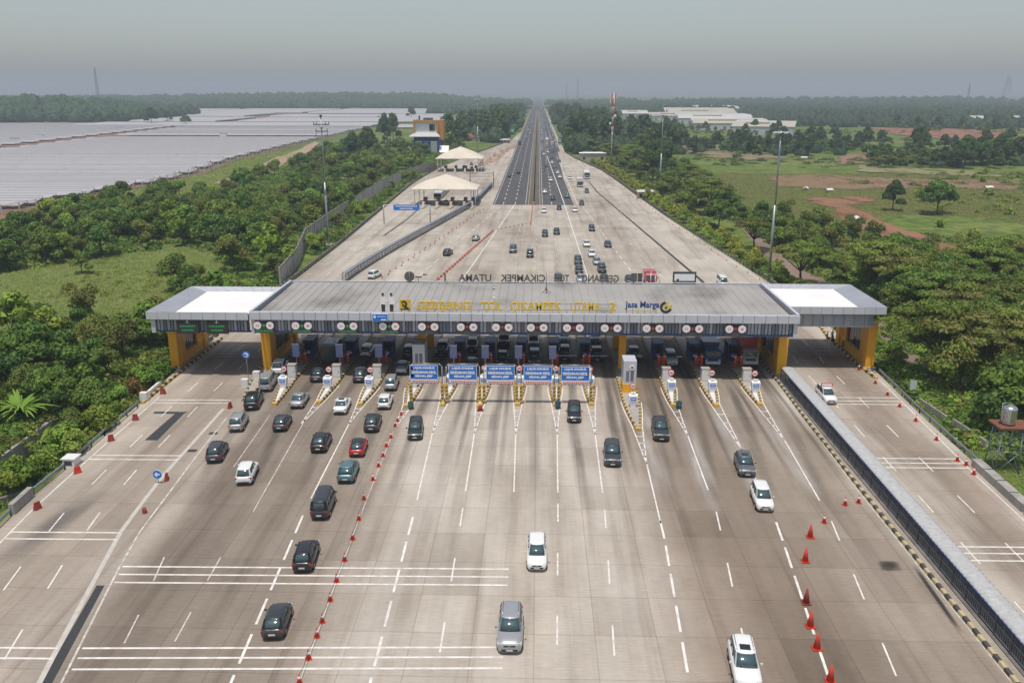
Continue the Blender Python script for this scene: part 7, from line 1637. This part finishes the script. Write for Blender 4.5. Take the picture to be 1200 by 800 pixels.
# right
scatter(46, (50.5, 118), (76, 176), ['umbrella', 'round_b', 'round_a', 'olive'], [5, 4, 3, 1], .85, 1.3, 3.1, lambda x, y: inr(x, y) and x > 52.5+(y < 90)*3 and not (52 < x < 62 and y > 118) and (x-49.2)**2+(y-84)**2 > 25, lambda k: COL[k]+' in the dense wood beside the right slip road', 'trees of the dense wood beside the right slip road')
scatter(44, (62, 135), (165, 262), ['feather', 'round_c', 'olive', 'round_a'], [5, 2, 2, 3], .8, 1.25, 2.7, lambda x, y: inr(x, y) and x < 100-(y-165)*.26, lambda k: COL[k]+' beyond the dirt track on the right', 'bamboo and bushes beyond the dirt track')
scatter(60, (24, 92), (225, 600), ['tall', 'round_b', 'umbrella', 'round_a'], [3, 4, 2, 3], .8, 1.25, 3.8, lambda x, y: x > pave_right(y)+8 and x < 62+(y-225)*.05 and not (54 < x < 62 and y < 255), lambda k: COL[k]+' of the roadside belt right of the motorway', GR_)
for i in range(44):
    y = 176+i*7.1; x = pave_right(y)+2.6+random.uniform(-.4, .8)+(1.2 if i % 2 else 0); cand.append(('shrub_y', x, y, random.uniform(1.0, 1.45), 'yellow-green shrub of the hedge along the right road edge', 'hedge shrubs along the right road edge'))
for i in range(16):
    y = 120+i*3.9; x = pave_right(y)+3.4+random.uniform(0, 1.6); cand.append(('shrub', x, y, random.uniform(.7, 1.1), 'low green shrub beside the right guardrail', 'low shrubs beside the right guardrail'))
scatter(26, (-125, -48), (470, 640), ['round_b', 'round_a', 'tall'], [3, 3, 1], .9, 1.4, 3.2, lambda x, y: x < pave_left(y)-6 and not (-98 < x < -48 and 470 < y < 592), lambda k: COL[k]+' around the office building', 'trees around the office building')
for i in range(44):      # pine row in the right fields
    x, y = G(1022+i*3.9+random.uniform(-2, 2), 196+random.uniform(-5, 3)); cand.append((random.choice(['tall', 'round_b', 'umbrella']), x, y, random.uniform(.8, 1.2)*(1.0 if i > 24 else .7), 'dark tree of the long row in the right fields', 'dark row of trees in the right fields'))
for i in range(34):
    x, y = G(800+i*6.4+random.uniform(-6, 6), 178+random.uniform(-9, 4)); cand.append((random.choice(['tall', 'round_b', 'round_b']), x, y, random.uniform(.6, 1.1), 'dark tree of the row below the factory', 'dark row of trees below the factory'))
for i in range(6):
    x, y = G(1140+i*12, 192+random.uniform(-3, 3)); cand.append(('umbrella', x, y, random.uniform(1.3, 1.6), 'flat-topped tree at the right end of the pine row', 'flat-topped trees at the right end of the pine row'))
cand.sort(key=lambda c: -(c[3]*(1 if not c[0].startswith('shrub') else .5))/math.hypot(c[1], c[2]))
budget = 265; rest = []
for i, (k, x, y, s, lb, gp) in enumerate(cand):
    if i < 430: plant(k, x, y, s, lb, gp)
    else: rest.append((k, x, y, s))
# --- far woods and undergrowth: one object each
def merge(name, items, label, cat):
    Vs = {}; mats_ = []; AV = []; AF = []; AM = []; base = 0
    for k, x, y, s, z in items:
        V, F, MI, ms_ = TP[k]['low']
        for m in ms_:
            if m not in mats_: mats_.append(m)
        a = random.uniform(0, 6.28); c, sn = math.cos(a), math.sin(a); R_ = np.array([[c, -sn, 0], [sn, c, 0], [0, 0, 1]]).T
        AV.append((V*s)@R_+np.array((x, y, z))); AF.append(F+base); base += len(V); mp = np.array([mats_.index(m) for m in ms_]); AM.append(mp[MI])
    me = np_mesh(name, np.concatenate(AV), np.concatenate(AF), np.concatenate(AM), mats_); o = bpy.data.objects.new(name, me); C.objects.link(o); tag(o, label, cat, kind='stuff'); return o
def region(n, xr, yr, keys, s0, s1, cond=lambda x, y: True, dz=0):
    out = []; tr = 0
    while len(out) < n and tr < n*20:
        tr += 1; x = random.uniform(*xr); y = random.uniform(*yr)
        if abs(x) < .75*y and cond(x, y): s = random.uniform(s0, s1); out.append((random.choice(keys), x, y, s, hgt(x, y)+dz))
    return out
TP['mound'] = dict(low=None); V, F, MI = cards([((0, 0, .3), (1.5, 1.5, .9)), ((1.2, .5, .2), (1.1, 1.1, .7)), ((-.9, .9, .2), (1.1, 1.1, .8))], 58, .36, [LM, LD], 77, .5); TP['mound']['low'] = (V, F, MI, [LM, LD])
TP['mound_l'] = dict(low=(V, F, MI, [LLt, LO])); TP['mound_o'] = dict(low=(V, F, MI, [LO, LM]))
def dome():
    r = np.random.default_rng(4); Vs = []; Fs = []; b = 0
    for cx, cy, cz, R_ in ((0, 0, 2.4, 4.4), (2.8, 1.4, 1.8, 3.2), (-2.6, 1.8, 2.2, 3.2), (.5, -2.8, 1.6, 3.3), (-2.2, -2.4, 1.2, 2.6)):
        NA, NB = 12, 6; k = 1+r.normal(size=(NB+1, NA))*.11; V = []
        for q in range(NB+1):
            for a in range(NA):
                th = -.35+(PI/2+.35)*q/NB; ph = 2*PI*(a+.5*(q % 2))/NA; V.append((cx+R_*k[q, a]*math.cos(th)*math.cos(ph), cy+R_*k[q, a]*math.cos(th)*math.sin(ph), cz+R_*k[q, a]*math.sin(th)*1.05))
        F = [(b+q*NA+a, b+q*NA+(a+1) % NA, b+(q+1)*NA+(a+1) % NA, b+(q+1)*NA+a) for q in range(NB) for a in range(NA)]
        Vs += V; Fs += F; b += len(V)
    V, F, MI = cards([((0, 0, 2.6), (4.7, 4.7, 4.7)), ((2.6, 1.4, 2.0), (3.4, 3.4, 3.4)), ((-2.4, -1.8, 2.2), (3.4, 3.4, 3.4))], 6, .9, [LB, LD], 88, .9)
    return np.concatenate([np.array(Vs), V]), np.concatenate([np.array(Fs), F+b]), np.concatenate([r.integers(0, 2, len(Fs)), MI])
LF = leafm('leaf_far', (0.025, 0.058, 0.03), (0.042, 0.086, 0.041)); V, F, MI = dome(); TP['dome'] = dict(low=(V, F, MI, [LF, LB]))
T_ = ['dome', 'dome', 'tall', 'round_b']
merge('roadside_woods', region(330, (24, 95), (555, 1500), T_, 1.2, 1.7, lambda x, y: x > pave_right(y)+6 and x < 45+(1500-y)*.055+10) + [(k, x, y, s, hgt(x, y)) for k, x, y, s in rest if k in TP and TP[k]['low'] is not None], 'dark woods lining the right side of the motorway into the distance', 'woods')
merge('roadside_woods', region(260, (-115, -20), (600, 1500), T_, 1.2, 1.7, lambda x, y: x < pave_left(y)-8 and not (y < 690 and x > -60) and x > -80+(y-600)*.02), 'dark woods lining the left side of the motorway into the distance', 'woods')
merge('roadside_woods', region(420, (-260, 260), (1500, 2800), ['dome'], 1.6, 2.6, lambda x, y: abs(x) > 28 and (x > 0 or x > -200)), 'hazy woods on both sides where the motorway meets the horizon', 'woods')
merge('distant_woods', region(1500, (200, 2000), (1020, 2700), ['dome'], 1.5, 2.4, lambda x, y: y > 1000+abs(x-700)*.25 and not (x < 330 and y < 1500)), 'blue hazy woods along the right horizon', 'woods')
merge('distant_woods', region(330, (-950, -520), (1130, 1500), ['dome'], 1.9, 3.0, lambda x, y: x < -545+(y-1130)*-.1), 'dark round-topped wood behind the solar field at the left edge', 'woods')
merge('distant_woods', region(1400, (-2100, -30), (1985, 2900), ['dome'], 1.8, 2.8), 'blue hazy woods along the left horizon', 'woods')
merge('field_trees', region(150, (110, 560), (480, 1000), ['round_a', 'tall', 'round_b'], .7, 1.1, lambda x, y: math.sin(x*.02+y*.013) > .5), 'loose trees and bushes dotted over the fields on the right', 'bushes')
merge('field_bushes', region(900, (60, 700), (300, 1000), ['mound', 'mound_o', 'mound_l'], .6, 1.8, lambda x, y: x > 62+(y-300)*.05 and math.sin(x*.03+y*.02)+math.cos(y*.05) > .2, -.4), 'patchy weeds and bushes over the farther fields on the right', 'bushes')
merge('field_bushes', region(420, (75, 420), (225, 640), ['mound', 'mound_o', 'mound_l', 'shrub'], .6, 1.3, lambda x, y: x > 75+(y-150)*.35 and math.sin(x*.05)*math.cos(y*.04) > .25, -.3), 'low bushes in the open fields on the right', 'bushes')
def px_woods(n, x0, x1, y0, y1, s0, s1, keys=('dome',)):
    out = []
    for _ in range(n): x, y = G(random.uniform(x0, x1), random.uniform(y0, y1)); out.append((random.choice(keys), x, y, random.uniform(s0, s1), hgt(x, y)-.5))
    return out
merge('field_woods', px_woods(150, 792, 1015, 166, 182, .55, .85, ('dome', 'tall', 'round_b')), 'dark band of trees between the factory and the fields', 'woods')
merge('field_woods', px_woods(90, 1020, 1200, 184, 196, .5, .8, ('dome', 'tall', 'round_b')), 'dark band of trees across the middle of the right fields', 'woods')
merge('distant_woods', px_woods(420, 880, 1215, 133, 150, 1.0, 1.7), 'nearer dark edge of the woods at the right horizon', 'woods')
merge('field_woods', px_woods(60, 690, 800, 150, 176, .7, 1.1, ('dome', 'tall')), 'scattered dark trees between the motorway belt and the factory', 'woods')
S_ = ['shrub', 'shrub', 'olive', 'round_c']
MK = ['mound', 'mound', 'mound_o', 'mound_l']
merge('undergrowth', region(3200, (-175, -52.5), (70, 560), MK, .7, 1.5, lambda x, y: inl(x, y) and x < pave_left(y)-3 and not clear_grass(x, y) and (y > 97 or x < -59) and (wall_x(y) is None or abs(x-wall_x(y)) > 2) and x > fence_x(max(y, 260))+(24 if 250 < y < 320 else 38 if y >= 320 else 0)), 'dense low undergrowth filling the thicket on the left', 'undergrowth')
merge('undergrowth', region(1500, (50, 120), (72, 300), MK, .6, 1.3, lambda x, y: inr(x, y) and x > pave_right(y)+(1.8 if y > 92 else 4) and not (51.5 < x < 62 and y > 117) and not (x > 70 and y > 205) and not (y < 90 and x < 52.5) and (x-49.2)**2+(y-84)**2 > 9), 'dense low undergrowth of the wood on the right', 'undergrowth')
merge('undergrowth', region(900, (-100, -51.8), (72, 150), MK, .5, 1.1, lambda x, y: inl(x, y) and x < pave_left(y)-1.6 and not clear_grass(x, y) and (y > 97 or x < -59 or x > -54.5)), 'leafy undergrowth beside the left slip road and drain', 'undergrowth')
merge('undergrowth', region(700, (48, 80), (90, 140), MK, .5, 1.1, lambda x, y: x > pave_right(y)+2.2 and not (52.6 < x < 57.5 and y > 117)), 'leafy undergrowth beside the right slip road', 'undergrowth')
merge('clearing_scrub', region(170, (-170, -60), (110, 228), ['mound_l', 'mound_o', 'mound_l'], .25, .6, lambda x, y: inl(x, y) and clear_grass(x, y) and math.sin(x*.13)*math.cos(y*.11) > 0), 'low scrubby growth scattered in the grass clearing on the left', 'undergrowth')
merge('undergrowth', region(420, (35, 75), (300, 700), MK, .9, 1.6, lambda x, y: x > pave_right(y)+5), 'low undergrowth of the roadside belt', 'undergrowth')
# grass
def grass(name, n, xr, yr, cond, mats_, h, label, sprd=.5):
    r = np.random.default_rng(n); x = r.uniform(*xr, n*3); y = r.uniform(*yr, n*3); keep = np.array([cond(a, b) for a, b in zip(x, y)]); x, y = x[keep][:n], y[keep][:n]; n = len(x); V = []
    z = np.array([hgt(a, b) for a, b in zip(x, y)]); K = 4
    for k in range(K):
        a = r.uniform(0, 6.28, n); hh = h*r.uniform(.5, 1.3, n); ox, oy = r.normal(0, sprd, n), r.normal(0, sprd, n); w_ = h*.16; dx, dy = np.cos(a)*w_, np.sin(a)*w_; lx, ly = r.normal(0, 1.0, n)*hh, (r.normal(0, .5, n)+1.1)*hh; hh = hh*.75
        p = np.stack([np.stack([x+ox-dx, y+oy-dy, z-.05], 1), np.stack([x+ox+dx, y+oy+dy, z-.05], 1), np.stack([x+ox+dx*.3+lx, y+oy+dy*.3+ly, z+hh], 1), np.stack([x+ox-dx*.3+lx, y+oy-dy*.3+ly, z+hh], 1)], 1); V.append(p.reshape(-1, 3))
    V = np.concatenate(V); F = np.arange(len(V)).reshape(-1, 4); MI = r.integers(0, len(mats_), len(F)); me = np_mesh(name, V, F, MI, mats_); o = bpy.data.objects.new(name, me); C.objects.link(o); tag(o, label, 'grass', kind='stuff')
GM, GD = M['grass_m'], M['grass_dry']
grass('grass', 26000, (-170, -60), (110, 228), lambda x, y: inl(x, y) and clear_grass(x, y), [M['grass_bright'], M['grass_bright'], GM, GD], .55, 'bright tall grass of the clearing left of the gate')
grass('grass', 9000, (-115, -50), (66, 150), lambda x, y: inl(x, y) and x < pave_left(y)-1.5 and abs(x+58.3) > 1, [GM, GM, LM], .45, 'grass on the slopes beside the left slip road')
grass('grass', 9000, (47, 75), (45, 190), lambda x, y: x > pave_right(y)+1 and not (52.5 < x < 60 and y > 108), [GM, GM, LM, GD], .4, 'grass on the verge right of the slip road')
grass('grass', 40000, (70, 340), (185, 430), lambda x, y: inr(x, y) and math.sin(x*.03+1)*math.cos(y*.025) > -.75, [GM, M['grass_bright'], GM, GD], .6, 'rough green grass of the right fields', .9)
grass('grass', 20000, (-175, -56), (225, 560), lambda x, y: inl(x, y) and x < (wall_x(y) or -64)-1 and x > fence_x(max(y, 260))+5, [GM, LLt, LM, GD], .9, 'rough green grass behind the long wall', .9)
for i, (px, py, lb) in enumerate(((942, 186, 'pale boat-shaped roof in the fields below the far row of trees'), (1158, 222, 'white car-sized shelter roof on the red soil at the right edge'), (971, 224, 'small white roof in the middle of the right field'), (1001, 258, 'pale shelter roof beside the diagonal soil strip'), (944, 222, 'small grey roof left of the white one in the right field'))):
    x, y = G(px, py); mb = MB(); z0 = hgt(x, y)
    for dx in (-2, 2): mb.tube((dx, 0, 0), (dx, 0, 1.6), .07, M['bark'], n=5)
    mb.face([(-2.9, -1.6, 1.5), (2.9, -1.6, 1.5), (2.6, 0, 2.3), (-2.6, 0, 2.3)], M['white']); mb.face([(-2.6, 0, 2.3), (2.6, 0, 2.3), (2.9, 1.6, 1.5), (-2.9, 1.6, 1.5)], M['white']); mb.box(-2.6, 2.6, -1.3, 1.3, 1.2, 1.45, M['shed'])
    o = mb.build('field_shelter', loc=(x, y, z0), rz=.3*i); o.scale = (.7, .7, .7); tag(o, lb, 'shelter')

# ------------------------------------------------------------------ the hazy air
mb = MB(); mb.box(-9500, 9500, -500, 9800, -4.5, 125, M['white']); hz = mb.build('haze'); hz.data.materials.clear()
hm = bpy.data.materials.new('hazy_air'); hm.use_nodes = True; n = hm.node_tree; n.nodes.clear(); pv = n.nodes.new('ShaderNodeVolumePrincipled'); ou = n.nodes.new('ShaderNodeOutputMaterial')
pv.inputs['Color'].default_value = (.66, .74, .83, 1); pv.inputs['Density'].default_value = HAZE; n.links.new(pv.outputs[0], ou.inputs['Volume']); hz.data.materials.append(hm); tag(hz, kind='stuff')
